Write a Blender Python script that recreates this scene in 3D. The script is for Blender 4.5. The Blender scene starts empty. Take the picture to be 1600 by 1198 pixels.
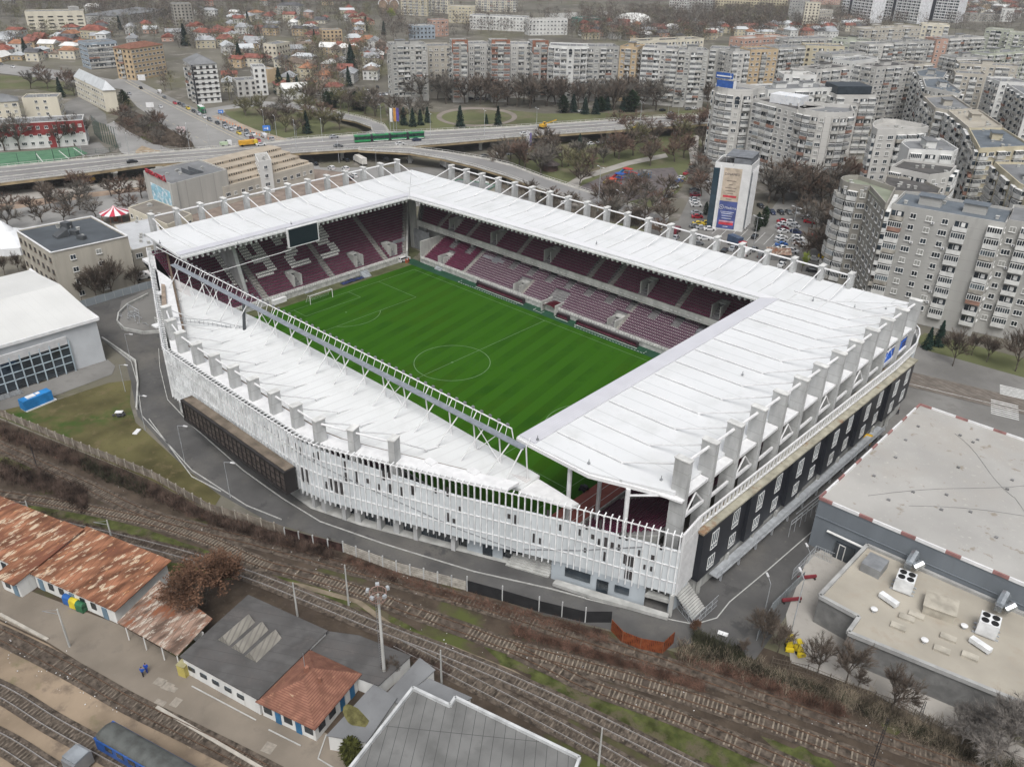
import bpy, bmesh, math, random
from mathutils import Vector, Matrix
sc = bpy.context.scene
COL = sc.collection
R = math.radians
random.seed(7)
# ------------------------------------------------------------------ camera
FX, YAW, PIT, ROL = 1291.48837, 2.308622, 0.505664, 0.020376
CAM = Vector((129.356, -120.736, 92.254))
_f = Vector((math.cos(YAW)*math.cos(PIT), math.sin(YAW)*math.cos(PIT), -math.sin(PIT)))
_r = Vector((math.sin(YAW), -math.cos(YAW), 0)); _u = _r.cross(_f)
RT = math.cos(ROL)*_r + math.sin(ROL)*_u; UP = -math.sin(ROL)*_r + math.cos(ROL)*_u
cd = bpy.data.cameras.new('camera'); cam = bpy.data.objects.new('camera', cd); COL.objects.link(cam)
cd.sensor_width = 36; cd.lens = FX/1600*36; cd.clip_end = 9000; cd.clip_start = 1
_m = Matrix((RT, UP, -_f)).transposed().to_4x4(); _m.translation = CAM; cam.matrix_world = _m
sc.camera = cam
# ------------------------------------------------------------------ light
SUN_EL, SUN_AZ = R(58), R(140)
w = bpy.data.worlds.new('World'); sc.world = w; w.use_nodes = True
nt = w.node_tree; sky = nt.nodes.new('ShaderNodeTexSky'); sky.sky_type = 'NISHITA'; sky.sun_disc = False
sky.sun_elevation = SUN_EL; sky.sun_rotation = SUN_AZ; sky.air_density = 1.0; sky.dust_density = 5; sky.ozone_density = 1
hs = nt.nodes.new('ShaderNodeHueSaturation'); hs.inputs['Saturation'].default_value = 0.28
nt.links.new(sky.outputs[0], hs.inputs['Color']); nt.links.new(hs.outputs[0], nt.nodes['Background'].inputs[0])
nt.nodes['Background'].inputs[1].default_value = 0.12
sl = bpy.data.lights.new('sun', 'SUN'); sl.energy = 1.3; sl.angle = R(28); sl.color = (1, .995, .985)
so = bpy.data.objects.new('sun', sl); COL.objects.link(so)
sd = Vector((math.sin(SUN_AZ)*math.cos(SUN_EL), math.cos(SUN_AZ)*math.cos(SUN_EL), math.sin(SUN_EL)))
so.rotation_euler = (-sd).to_track_quat('-Z', 'Y').to_euler()
sc.view_settings.view_transform = 'Standard'; sc.view_settings.look = 'None'
sc.view_settings.exposure = 0.36; sc.view_settings.gamma = 1
sc.cycles.max_bounces = 5; sc.cycles.diffuse_bounces = 3; sc.cycles.glossy_bounces = 2
sc.cycles.transmission_bounces = 2; sc.cycles.transparent_max_bounces = 4; sc.cycles.volume_bounces = 0
sc.cycles.use_fast_gi = False

# ------------------------------------------------------------------ helpers
def ray(px, py):
    return (_f + RT*((px-800)/FX) + UP*((599-py)/FX))
def at(px, py, z=0.0):                       # photo position -> point of the place at height z
    d = ray(px, py); return CAM + d*((z-CAM.z)/d.z)
def aty(px, py, Y):
    d = ray(px, py); return CAM + d*((Y-CAM.y)/d.y)
def atx(px, py, X):
    d = ray(px, py); return CAM + d*((X-CAM.x)/d.x)
def pxof(P):
    q = Vector(P)-CAM; z = q.dot(_f); return (800+FX*q.dot(RT)/z, 599-FX*q.dot(UP)/z, z)

class MB:
    def __init__(s): s.v = []; s.f = []; s.m = []
    def add(s, vs, fs, m=0):
        n = len(s.v); s.v += [tuple(a) for a in vs]; s.f += [tuple(i+n for i in f) for f in fs]; s.m += [m]*len(fs)
    def prism(s, poly, z0, z1, m=0, cap=True, mt=None):
        a = sum(poly[i-1][0]*poly[i][1]-poly[i][0]*poly[i-1][1] for i in range(len(poly)))
        if a < 0: poly = poly[::-1]
        n = len(poly); zz = (lambda z, i: z[i] if isinstance(z, (list, tuple)) else z)
        vs = [(p[0], p[1], zz(z0, i)) for i, p in enumerate(poly)]+[(p[0], p[1], zz(z1, i)) for i, p in enumerate(poly)]
        s.add(vs, [(i, (i+1) % n, (i+1) % n+n, i+n) for i in range(n)], m)
        if cap:
            s.add(vs[n:], [tuple(range(n))], m if mt is None else mt); s.add(vs[:n], [tuple(range(n))[::-1]], m)
    def box(s, x, y, z, sx, sy, sz, rz=0, m=0):      # centre x,y ; bottom z
        c, q = math.cos(rz), math.sin(rz)
        s.prism([(x+c*a-q*b, y+q*a+c*b) for a, b in ((-sx/2, -sy/2), (sx/2, -sy/2), (sx/2, sy/2), (-sx/2, sy/2))], z, z+sz, m)
    def bar(s, a, b, wd, z0, z1, m=0):               # wall from a to b of width wd, heights z0..z1 (may be pairs)
        a = Vector(a[:2]); b = Vector(b[:2]); d = (b-a)
        if d.length < 1e-6: return
        d.normalize(); n = Vector((-d.y, d.x))*wd/2
        P = [a-n, b-n, b+n, a+n]; g = (lambda z: [z[0], z[1], z[1], z[0]] if isinstance(z, tuple) else z)
        s.prism(P, g(z0), g(z1), m)
    def tube(s, a, b, r, n=5, r2=None, m=0, cap=True):
        a = Vector(a); b = Vector(b); d = (b-a)
        if d.length < 1e-6: return
        d.normalize(); u = d.orthogonal().normalized(); v = d.cross(u); r2 = r if r2 is None else r2
        vs = [a+(u*math.cos(t)+v*math.sin(t))*r for t in [2*math.pi*i/n for i in range(n)]]
        vs += [b+(u*math.cos(t)+v*math.sin(t))*r2 for t in [2*math.pi*i/n for i in range(n)]]
        s.add(vs, [(i, (i+1) % n, (i+1) % n+n, i+n) for i in range(n)], m)
        if cap: s.add(vs[n:], [tuple(range(n))], m); s.add(vs[:n], [tuple(range(n))[::-1]], m)
    def beam(s, a, b, wd, ht, m=0):                  # rectangular member between two 3D points
        a = Vector(a); b = Vector(b); d = (b-a).normalized()
        u = d.cross(Vector((0, 0, 1))); u = u.normalized() if u.length > 1e-4 else Vector((1, 0, 0)); v = u.cross(d)
        vs = []
        for p in (a, b):
            for i, j in ((-1, -1), (1, -1), (1, 1), (-1, 1)): vs.append(p+u*(i*wd/2)+v*(j*ht/2))
        s.add(vs, [(0, 1, 5, 4), (1, 2, 6, 5), (2, 3, 7, 6), (3, 0, 4, 7), (4, 5, 6, 7), (3, 2, 1, 0)], m)
    def strip(s, pts, wd, z, m=0, off=0):            # flat ribbon along a path
        L = []
        for i, p in enumerate(pts):
            a = Vector(pts[max(i-1, 0)][:2]); b = Vector(pts[min(i+1, len(pts)-1)][:2]); d = (b-a).normalized()
            n = Vector((-d.y, d.x)); c = Vector(p[:2])+n*off
            zz = p[2]+z if len(p) > 2 and z is not None else (z or 0)
            L += [(c.x-n.x*wd/2, c.y-n.y*wd/2, zz), (c.x+n.x*wd/2, c.y+n.y*wd/2, zz)]
        s.add(L, [(2*i, 2*i+2, 2*i+3, 2*i+1) for i in range(len(pts)-1)], m)
    def poly(s, pts, z=None, m=0):
        s.add([(p[0], p[1], p[2] if z is None else z) for p in pts], [tuple(range(len(pts)))], m)
    def mesh(s, name, mats, smooth=False):
        me = bpy.data.meshes.new(name); me.from_pydata(s.v, [], s.f)
        for mt in (mats if isinstance(mats, (list, tuple)) else [mats]): me.materials.append(mt)
        if len(me.materials) > 1: me.polygons.foreach_set('material_index', s.m)
        if smooth: me.polygons.foreach_set('use_smooth', [True]*len(me.polygons))
        me.update(); return me
    def split(s, name, mats, parent, tol=.03):          # one object per separate piece
        par = list(range(len(s.v)))
        def fd(i):
            while par[i] != i: par[i] = par[par[i]]; i = par[i]
            return i
        for f in s.f:
            for j in f[1:]: par[fd(f[0])] = fd(j)
        C = {}
        for k, f in enumerate(s.f): C.setdefault(fd(f[0]), []).append(k)
        L = []
        for fs in C.values():
            V = [s.v[i] for k in fs for i in s.f[k]]; bb = [[min(v[a] for v in V)-tol for a in range(3)], [max(v[a] for v in V)+tol for a in range(3)]]; fs = list(fs); ch = True
            while ch:
                ch = False
                for o in L:
                    if all(o[1][0][a] < bb[1][a] and bb[0][a] < o[1][1][a] for a in range(3)):
                        fs += o[0]; bb = [[min(bb[0][a], o[1][0][a]) for a in range(3)], [max(bb[1][a], o[1][1][a]) for a in range(3)]]; L.remove(o); ch = True; break
            L.append((fs, bb))
        for fs, bb in L:
            g = MB(); mp = {}
            for k in fs:
                for i in s.f[k]:
                    if i not in mp: mp[i] = len(g.v); g.v.append(s.v[i])
                g.f.append(tuple(mp[i] for i in s.f[k])); g.m.append(s.m[k])
            r = g.build(name, mats, parent)
        return r
    def build(s, name, mats, parent=None, smooth=False, **kw):
        return obj(name, s.mesh(name, mats, smooth), parent, **kw)

def obj(name, me, parent=None, loc=None, rz=None, label=None, cat=None, group=None, kind=None, scale=None):
    o = bpy.data.objects.new(name, me); COL.objects.link(o)
    if parent is not None: o.parent = parent
    if loc is not None: o.location = loc
    if rz is not None: o.rotation_euler = (0, 0, rz)
    if scale is not None: o.scale = scale if isinstance(scale, (tuple, list)) else (scale,)*3
    tag(o, label, cat, group, kind); return o
def tag(o, label=None, cat=None, group=None, kind=None):
    if label: o['label'] = label
    if cat: o['category'] = cat
    if group: o['group'] = group
    if kind: o['kind'] = kind
    return o
def empty(name, label, cat, group=None, loc=(0, 0, 0), rz=0, scale=None):
    return obj(name, None, None, loc, rz, label, cat, group, None, scale)
def copytree(root, loc, rz, label=None, group=None, scale=None, parts=True):
    r = root.copy(); COL.objects.link(r); r.location = loc; r.rotation_euler = (0, 0, rz)
    if scale is not None: r.scale = scale if isinstance(scale, (tuple, list)) else (scale,)*3
    if label: r['label'] = label
    if group: r['group'] = group
    if parts:
        for ch in root.children:
            c = ch.copy(); COL.objects.link(c); c.parent = r
            for g in ch.children:
                d = g.copy(); COL.objects.link(d); d.parent = c
    return r
def struct(name, mb, m): return mb.build(name, m, kind='structure')
ORD = ['leftmost', 'second from left', 'third from left', 'fourth from left', 'fifth from left', 'sixth from left', 'seventh from left', 'eighth from left', 'ninth from left', 'tenth from left', 'eleventh from left', 'twelfth from left']
PENDING = {}
def later(o, phrase): PENDING.setdefault(phrase, []).append(o)
def nth(n):
    return '%d%s' % (n, 'th' if 10 <= n % 100 <= 20 else {1: 'st', 2: 'nd', 3: 'rd'}.get(n % 10, 'th'))
def flush_labels():
    bpy.context.view_layer.update()
    for ph, L in PENDING.items():
        if len(L) == 1: L[0]['label'] = ph; continue
        P = [(pxof(o.matrix_world.translation)[:2], o) for o in L]
        P.sort(key=lambda t: t[0][0])
        if len(P) <= 12:
            for i, (p, o) in enumerate(P):
                s = ORD[i] if i < len(P)-1 else 'rightmost'
                o['label'] = ph+', '+s+(' of the %d' % len(P) if len(P) > 2 and len(ph.split()) < 11 else '')
        else:                                       # rows counted from the camera outward
            nr = math.ceil(len(P)/9); P.sort(key=lambda t: -t[0][1]); k = math.ceil(len(P)/nr)
            for r_ in range(nr):
                row = sorted(P[r_*k:(r_+1)*k], key=lambda t: t[0][0])
                for i, (p, o) in enumerate(row):
                    rn = 'nearest row' if r_ == 0 else ('farthest row' if r_ == nr-1 else nth(r_+1)+' row back')
                    o['label'] = ph+', '+rn+', '+ORD[i]

# ------------------------------------------------------------------ materials
_M = {}
def mat(name, col, rough=.85, var=.12, scale=.6, col2=None, bump=0, metal=0, stretch=(1, 1, 1), detail=4, lo=.35, hi=.65, fine=None, wave=None, spec=None):
    if name in _M: return _M[name]
    m = bpy.data.materials.new(name); m.use_nodes = True; n = m.node_tree; N = n.nodes; Lk = n.links.new
    b = N['Principled BSDF']; b.inputs['Roughness'].default_value = rough; b.inputs['Metallic'].default_value = metal
    b.inputs['Specular IOR Level'].default_value = spec if spec is not None else (.12 if rough >= .8 else .4)
    col = tuple(col[:3])
    geo = N.new('ShaderNodeNewGeometry'); mp = N.new('ShaderNodeMapping'); mp.inputs['Scale'].default_value = stretch
    Lk(geo.outputs['Position'], mp.inputs[0])
    no = N.new('ShaderNodeTexNoise'); no.inputs['Scale'].default_value = scale; no.inputs['Detail'].default_value = detail
    Lk(mp.outputs[0], no.inputs['Vector'])
    rp = N.new('ShaderNodeValToRGB'); rp.color_ramp.elements[0].position = lo; rp.color_ramp.elements[1].position = hi
    c2 = col2 or tuple(c*(1-2*var) for c in col); c1 = col if col2 else tuple(min(1, c*(1+var)) for c in col)
    rp.color_ramp.elements[0].color = (*c1, 1); rp.color_ramp.elements[1].color = (*c2, 1)
    Lk(no.outputs['Fac'], rp.inputs[0]); out = rp.outputs[0]
    def mix(o, colr, fac, mode='MIX'):
        x = N.new('ShaderNodeMix'); x.data_type = 'RGBA'; x.blend_type = mode
        Lk(fac, x.inputs[0]); Lk(o, x.inputs[6]); x.inputs[7].default_value = (*colr, 1); return x.outputs[2]
    if fine:                                         # (scale, colour, threshold, softness)
        for fs, fc, th, sf in (fine if isinstance(fine[0], tuple) else (fine,)):
            n2 = N.new('ShaderNodeTexNoise'); n2.inputs['Scale'].default_value = fs; n2.inputs['Detail'].default_value = 5
            n2.inputs['Roughness'].default_value = .65; Lk(mp.outputs[0], n2.inputs['Vector'])
            r2 = N.new('ShaderNodeMapRange'); r2.inputs[1].default_value = th; r2.inputs[2].default_value = th+sf
            Lk(n2.outputs['Fac'], r2.inputs[0]); out = mix(out, fc, r2.outputs[0])
    if wave:                                         # (direction xyz, period, colour, duty)
        for wd, per, wc, duty in (wave if isinstance(wave[0], tuple) and isinstance(wave[0][0], tuple) else (wave,)):
            dp = N.new('ShaderNodeVectorMath'); dp.operation = 'DOT_PRODUCT'; Lk(geo.outputs['Position'], dp.inputs[0]); dp.inputs[1].default_value = wd
            md = N.new('ShaderNodeMath'); md.operation = 'MULTIPLY'; md.inputs[1].default_value = 1/per; Lk(dp.outputs['Value'], md.inputs[0])
            fr = N.new('ShaderNodeMath'); fr.operation = 'FRACT'; Lk(md.outputs[0], fr.inputs[0])
            lt = N.new('ShaderNodeMath'); lt.operation = 'LESS_THAN'; lt.inputs[1].default_value = duty; Lk(fr.outputs[0], lt.inputs[0])
            out = mix(out, wc, lt.outputs[0])
    Lk(out, b.inputs['Base Color'])
    if bump:
        bp_ = N.new('ShaderNodeBump'); bp_.inputs['Strength'].default_value = bump; bp_.inputs['Distance'].default_value = .1
        n3 = N.new('ShaderNodeTexNoise'); n3.inputs['Scale'].default_value = scale*6; Lk(geo.outputs['Position'], n3.inputs['Vector'])
        Lk(n3.outputs['Fac'], bp_.inputs['Height']); Lk(bp_.outputs[0], b.inputs['Normal'])
    _M[name] = m; return m
VS = (1, 1, .18)
white_roof = mat('white roof sheet', (.66, .67, .675), .45, .02, .08, wave=((.0, 1, 0), 7.0, (.47, .48, .48), .02), fine=((.5, (.565, .575, .57), .58, .2), (.12, (.575, .585, .58), .5, .2), (3, (.57, .575, .57), .7, .05)))
white_roof_x = mat('white roof sheet across', (.66, .67, .675), .45, .02, .08, wave=((1, 0, 0), 7.0, (.47, .48, .48), .02), fine=((.5, (.565, .575, .57), .58, .2), (.12, (.575, .585, .58), .5, .2), (3, (.57, .575, .57), .7, .05)))
white_strip = mat('clear edge sheet', (.56, .56, .59), .3, .04, .3, wave=(((0, 1, 0), .5, (.50, .50, .54), .2), ((1, 0, 0), .5, (.50, .50, .54), .2)))
white_ribbed = mat('white ribbed sheet', (.64, .65, .645), .45, .03, .1, wave=((1, -.2, 0), 2.4, (.57, .575, .57), .12), fine=((.4, (.57, .58, .57), .52, .2),))
white_paint = mat('white paint', (.70, .70, .70), .5, .05, .8)
white_panel = mat('white facade panel', (.56, .59, .605), .55, .05, .15, stretch=VS, wave=((1, 0, 0), 1.1, (.46, .49, .51), .05))
conc = mat('grey concrete', (.42, .42, .40), .9, .12, .5, stretch=(1, 1, .3), bump=.1, fine=(.35, (.30, .30, .28), .55, .25))
conc_pale = mat('pale pillar concrete', (.44, .445, .44), .85, .08, .9, stretch=(1, 1, .3), fine=(.4, (.30, .30, .29), .56, .2), wave=((0, 0, 1), 2.4, (.28, .28, .27), .03))
conc_dark = mat('dark concrete', (.20, .20, .20), .9, .15, .4, bump=.1)
conc_step = mat('tread concrete', (.21, .205, .205), .9, .1, .6)
black_metal = mat('black cladding', (.022, .024, .030), .4, .1, .3)
dark_glass = mat('dark glass', (.03, .04, .05), .12, .3, .3, metal=0, spec=.8)
grey_glass = mat('grey glass', (.12, .15, .17), .15, .3, .2)
white_frame = mat('white window frame', (.72, .72, .70), .5, .05, 1)
asphalt = mat('asphalt', (.098, .096, .094), .9, .12, .15, fine=((.05, (.14, .132, .12), .5, .2), (.16, (.072, .071, .070), .58, .05), (.5, (.125, .12, .11), .62, .06), (2.5, (.085, .084, .083), .55, .2)))
asphalt_old = mat('old asphalt', (.19, .185, .175), .95, .12, .08, fine=((.3, (.14, .135, .125), .55, .25), (3, (.23, .22, .205), .6, .2)))
asphalt_far = mat('pale road asphalt', (.27, .265, .255), .95, .1, .03, fine=(.15, (.22, .215, .205), .5, .3))
platform_m = mat('platform asphalt', (.215, .185, .15), .95, .1, .12, fine=((.25, (.15, .13, .11), .56, .2), (1.6, (.23, .21, .18), .6, .25)))
paving = mat('pale paving', (.36, .34, .31), .95, .1, .1, fine=(.8, (.28, .265, .24), .55, .25))
line_white = mat('white road paint', (.62, .62, .60), .8, .1, 1)
kerb_m = mat('kerb stone', (.45, .45, .43), .9, .1, .6)
soil = mat('brown soil', (.078, .060, .045), 1, .2, .25, bump=.4, fine=((.12, (.055, .042, .034), .48, .2), (1.4, (.13, .11, .088), .6, .15), (.06, (.075, .085, .028), .56, .1)))
ballast = mat('ballast', (.105, .085, .068), 1, .3, 1.2, bump=.5, fine=((.2, (.07, .055, .045), .5, .2), (5, (.20, .17, .14), .62, .12)))
sandy = mat('sandy yard soil', (.27, .21, .15), 1, .15, .12, bump=.3, fine=((.35, (.16, .125, .095), .52, .18), (.9, (.34, .28, .20), .6, .2), (.1, (.12, .12, .06), .62, .12)))
grass = mat('short grass', (.105, .095, .042), 1, .2, .12, bump=.4, fine=((.035, (.04, .08, .016), .52, .08), (.3, (.14, .112, .06), .55, .15), (1.5, (.07, .06, .035), .6, .1)))
grass_rail = mat('track side grass', (.075, .085, .028), 1, .25, .5, bump=.4, fine=((.3, (.10, .085, .055), .5, .1), (1.2, (.04, .06, .015), .55, .15)))
lawn = mat('park lawn', (.115, .125, .06), 1, .15, .03, fine=((.05, (.15, .13, .09), .5, .15), (.3, (.10, .10, .055), .55, .15)))
city_ground = mat('city ground', (.15, .14, .115), 1, .2, .02, fine=((.012, (.12, .115, .07), .5, .15), (.07, (.24, .22, .20), .55, .12), (.35, (.09, .08, .065), .58, .2)))
metal_grey = mat('grey metal', (.30, .31, .32), .45, .1, .6, metal=.4)
galv = mat('galvanised steel', (.48, .50, .52), .4, .1, 1, metal=.3)
rail_rust = mat('rusty rail steel', (.12, .075, .05), .6, .2, 1)
rail_shiny = mat('polished rail steel', (.50, .47, .45), .35, .1, 1, metal=.6)
sleeper_m = mat('sleeper wood', (.15, .125, .10), .95, .3, 1.5)
sleeper_c = mat('concrete sleeper', (.22, .185, .145), .95, .2, 1.5)
seat_maroon = mat('maroon seat', (.13, .018, .055), .5, .2, 2)
seat_light = mat('pale seat', (.80, .78, .74), .5, .05, 2)
seat_mauve = mat('mauve seat', (.105, .036, .075), .45, .15, 2)
rust = mat('rusty tin roof', (.26, .12, .07), .9, .3, .7, stretch=(1.2, .35, 1), fine=((1.1, (.50, .40, .29), .56, .03), (.35, (.17, .07, .045), .55, .1), (2.2, (.42, .20, .08), .62, .04)), wave=((.867, .5, 0), 1.1, (.13, .06, .04), .06))
rust_grey = mat('faded rusty tin roof', (.25, .17, .13), .9, .3, .8, stretch=(1.2, .35, 1), fine=((1.3, (.42, .37, .31), .53, .04), (.5, (.22, .09, .05), .55, .06)), wave=((.867, .5, 0), .9, (.12, .09, .075), .08))
felt_dark = mat('dark roofing felt', (.095, .092, .09), .9, .15, .4, fine=((.2, (.13, .12, .115), .52, .2),), wave=((.5, -.867, 0), 1.6, (.065, .063, .06), .03))
felt_grey = mat('grey roofing felt', (.20, .205, .21), .9, .1, .15, fine=(.4, (.15, .15, .155), .55, .25))
felt_blue = mat('blue grey roofing felt', (.135, .155, .175), .85, .1, .2, fine=(.5, (.18, .19, .20), .55, .2))
felt_slab = mat('grey roofing slabs', (.17, .17, .165), .9, .1, .3, fine=(.25, (.12, .12, .115), .55, .2), wave=(((.8, .6, 0), 1.3, (.07, .07, .07), .05), ((.6, -.8, 0), 6.0, (.07, .07, .07), .012)))
gravel_roof = mat('pale gravel roof', (.385, .375, .355), .95, .06, .08, fine=((.06, (.36, .34, .31), .5, .2), (.35, (.27, .24, .20), .61, .06), (1.3, (.50, .48, .44), .6, .2)))
tan_roof = mat('tan felt roof', (.38, .35, .295), .95, .08, .1, fine=((.3, (.34, .30, .245), .55, .15), (.12, (.25, .20, .15), .68, .05)))
tile_red = mat('worn red roof tile', (.235, .115, .08), .9, .15, .8, fine=((1.2, (.32, .17, .11), .55, .15), (.4, (.14, .085, .06), .6, .15)), wave=((0, 0, 1), .16, (.14, .06, .045), .25))
white_wall = mat('whitewashed wall', (.66, .66, .64), .9, .06, .5, stretch=VS, fine=(.6, (.50, .49, .46), .6, .15))
# ================================================================== STADIUM
pitch_m = mat('pitch grass', spec=0, col=(.027, .088, .006), rough=.95, var=.1, scale=.05, bump=.2, fine=((.09, (.018, .066, .005), .5, .2), (.03, (.033, .088, .005), .5, .15), (.9, (.020, .070, .006), .55, .2), (2.2, (.028, .078, .010), .55, .2)),
              wave=((.985, .17, 0), 5.2, (.031, .097, .007), .5))
turf_dark = mat('dark artificial turf', (.022, .068, .040), .95, .1, .3)
turf_olive = mat('worn olive turf', (.10, .105, .055), .95, .15, .3)
track_red = mat('red track surface', (.26, .085, .07), .9, .1, .3)
g = MB(); g.poly([(-56.2, -37.5), (55.4, -37.5), (55.4, 36.2), (-56.2, 36.2)], .06); struct('pitch', g, pitch_m)
g = MB(); g.poly([(-60, 36.2), (62, 36.2), (62, 39.9), (-60, 39.9)], .05); struct('touchline_apron', g, turf_dark)
g = MB(); g.poly([(-60.3, -39), (-56.2, -39), (-56.2, 36.2), (-60, 39.5), (-63, 46), (-68, 46), (-62, 38)], .045); struct('goal_end_apron', g, turf_olive)
g = MB(); g.poly([(55.4, -41), (62, -41), (62, 36.2), (55.4, 36.2)], .045); struct('red_apron', g, track_red)
g = MB()
for yy in (-36, -33, -30): g.strip([(55.4, yy), (62, yy)], .12, .062)
for xx in (57.2, 59.2): g.strip([(xx, -40), (xx, 30)], .1, .066)
struct('apron_lines', g, line_white)
g = MB(); z = .085
def ln(a, b, w_=.16): g.strip([a, b], w_*.8, z)
for s in (-1, 1):
    ln((-52.5, 34*s), (52.5, 34*s)); ln((52.5*s, -34), (52.5*s, 34))
    ln((36*s, -20.16), (36*s, 20.16)); ln((47*s, -9.16), (47*s, 9.16))
    for q in (-1, 1): ln((36*s, 20.16*q), (52.5*s, 20.16*q)); ln((47*s, 9.16*q), (52.5*s, 9.16*q))
    a0 = math.acos(5.5/9.15); g.strip([(41.5*s-s*9.15*math.cos(t), 9.15*math.sin(t)) for t in [a0*(i/12-1) for i in range(25)]], .16, z)
    g.strip([(41.5*s-.2, 0), (41.5*s+.2, 0)], .4, z)
ln((0, -34), (0, 34)); g.strip([(9.15*math.cos(t*math.pi/36), 9.15*math.sin(t*math.pi/36)) for t in range(73)], .16, z)
g.strip([(-.25, 0), (.25, 0)], .5, z)
struct('pitch_markings', g, mat('pitch line paint', (.15, .24, .12), .9, .1, 1))
g = MB()
for x0, x1 in ((-36, -13), (8, 30)):
    for (a, b) in (((x0, 36.7), (x1, 36.7)), ((x0, 36.7), (x0, 38.6)), ((x1, 36.7), (x1, 38.6))):
        n = int((Vector(b)-Vector(a)).length/1.0)+1
        for i in range(n):
            p = Vector(a).lerp(Vector(b), i/n); q = Vector(a).lerp(Vector(b), (i+.6)/n); g.strip([p, q], .14, .075)
for (a, b) in (((-7, 38.6), (-7, 37.2)), ((-7, 37.2), (-4, 37.2)), ((-4, 37.2), (-4, 38.6))): g.strip([a, b], .12, .075)
struct('technical_area_markings', g, line_white)

for s, lab in ((-1, 'white football goal in front of the far left stand'), (1, 'white football goal under the roof edge of the near right stand')):
    e = empty('football_goal', lab, 'goal', 'goals at both ends of the pitch', (52.5*s, 0, .06))
    g = MB()
    for y in (-3.7, 3.7): g.tube((0, y, 0), (0, y, 2.5), .09, 8); g.tube((0, y, 2.45), (s*1.0, y, 2.4), .04); g.tube((s*1., y, 2.4), (s*2.2, y, 0), .04)
    g.tube((0, -3.75, 2.46), (0, 3.75, 2.46), .09, 8); g.build('goal_frame', white_paint, e)
    g = MB()
    for i in range(25):
        y = -3.66+7.32*i/24; g.tube((s*1.0, y, 2.4), (s*2.2, y, .02), .012, 3); g.tube((0, y, 2.42), (s*1., y, 2.4), .012, 3)
    for i in range(8): t = i/7; g.tube((s*(1+1.2*t), -3.66, 2.4*(1-t)), (s*(1+1.2*t), 3.66, 2.4*(1-t)), .012, 3)
    g.build('net', mat('goal net cord', (.6, .6, .58)), e)

ST = empty('football_stadium', 'large white roofed football stadium with maroon seats around a green pitch', 'stadium')
# ---- stands: stepped tiers
def tier(name, axis, sgn, f0, z0, rows, going, rise, a, b, zb=0):
    """axis 0: rows recede along x, 1: along y. sgn direction. a..b extent on the other axis"""
    g = MB()
    a_, b_ = a, b
    for i in range(rows):
        a = a_(i) if callable(a_) else a_; b = b_(i) if callable(b_) else b_
        u0 = f0+sgn*i*going; u1 = f0+sgn*(i+1)*going; z1 = z0+i*rise; zl = max(zb, z1-1.2)
        P = [(u0, a), (u1, a), (u1, b), (u0, b)] if axis == 0 else [(a, u0), (a, u1), (b, u1), (b, u0)]
        g.prism(P, zl, z1)
    return g.build(name, conc_step, ST)
SEATP = []
def seats(name, axis, sgn, f0, z0, rows, going, rise, spans, mt, pitch_=.52, pick=None, individual=None, h=.42):
    """rows of tip-up seats: pan and backrest"""
    g = {id(m_): (MB(), m_) for m_ in mt}
    for i in range(rows):
        u = f0+sgn*(i+.62)*going; zz = z0+i*rise
        for a, b in (spans(i) if callable(spans) else spans):
            n = int((b-a)/pitch_)
            for k in range(n):
                v = a+(k+.5)*pitch_
                m_ = mt[pick(i, v) if pick else 0]; G = g[id(m_)][0]
                if individual and individual(i, v): SEATP.append((axis, sgn, u, v, zz)); continue
                s_ = sgn
                def P(du, dv, dz): return (u+s_*du, v+dv, zz+dz) if axis == 0 else (v+dv, u+s_*du, zz+dz)
                w_ = .21
                G.add([P(-.22, -w_, .40), P(-.22, w_, .40), P(.18, w_, .38), P(.18, -w_, .38), P(.26, -w_, .40+h), P(.26, w_, .40+h)],
                      [(0, 1, 2, 3), (3, 2, 5, 4)])
    for k, (G, m_) in g.items():
        if G.v: G.build(name, m_, ST, kind='stuff')
DIG = {'1': ['00110', '01110', '00110', '00110', '00110', '00110', '00110', '00110', '00110', '01111'],
       '9': ['01110', '11011', '11011', '11011', '11111', '01111', '00011', '00011', '11111', '11110'],
       '2': ['01110', '11111', '11011', '00011', '00111', '01110', '11100', '11000', '11111', '11111'],
       '3': ['11110', '11111', '00011', '00011', '01111', '01110', '00011', '00011', '11111', '11110']}
def digit_at(i, v):
    if not 7 <= i < 21: return 0
    r_ = int((20-i)/14*10)
    for ch, y0 in (('1', -20.5), ('9', -10.5), ('2', .3), ('3', 11.3)):
        c_ = (v-y0)/6.6*5
        if 0 <= c_ < 5 and DIG[ch][r_][int(c_)] == '1': return 1
    return 0
# west end
WE = lambda i: 38.3+i*.72
tier('seating_tier', 0, -1, -60.5, 1.6, 25, .78, .545, -33, WE)
AW = [-33, -12.8, -11.2, 9.4, 11, 29.4, 31, 38]
VW = (-1.2, 20.6, 33.6)
def wspan(i):
    L = []
    for a, b in ((-32.5, -12.9), (-11.1, 9.3), (11.1, 29.3), (31.1, WE(i)-1.5)):
        cuts = [v for v in VW if a < v < b] if 1 <= i < 7 else []
        s0 = a
        for v in cuts: L.append((s0, v-1.3)); s0 = v+1.3
        if b-s0 > .6: L.append((s0, b))
    return L
seats('seat', 0, -1, -60.5, 1.6, 25, .78, .545, wspan, (seat_maroon, seat_light), pick=digit_at)
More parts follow.
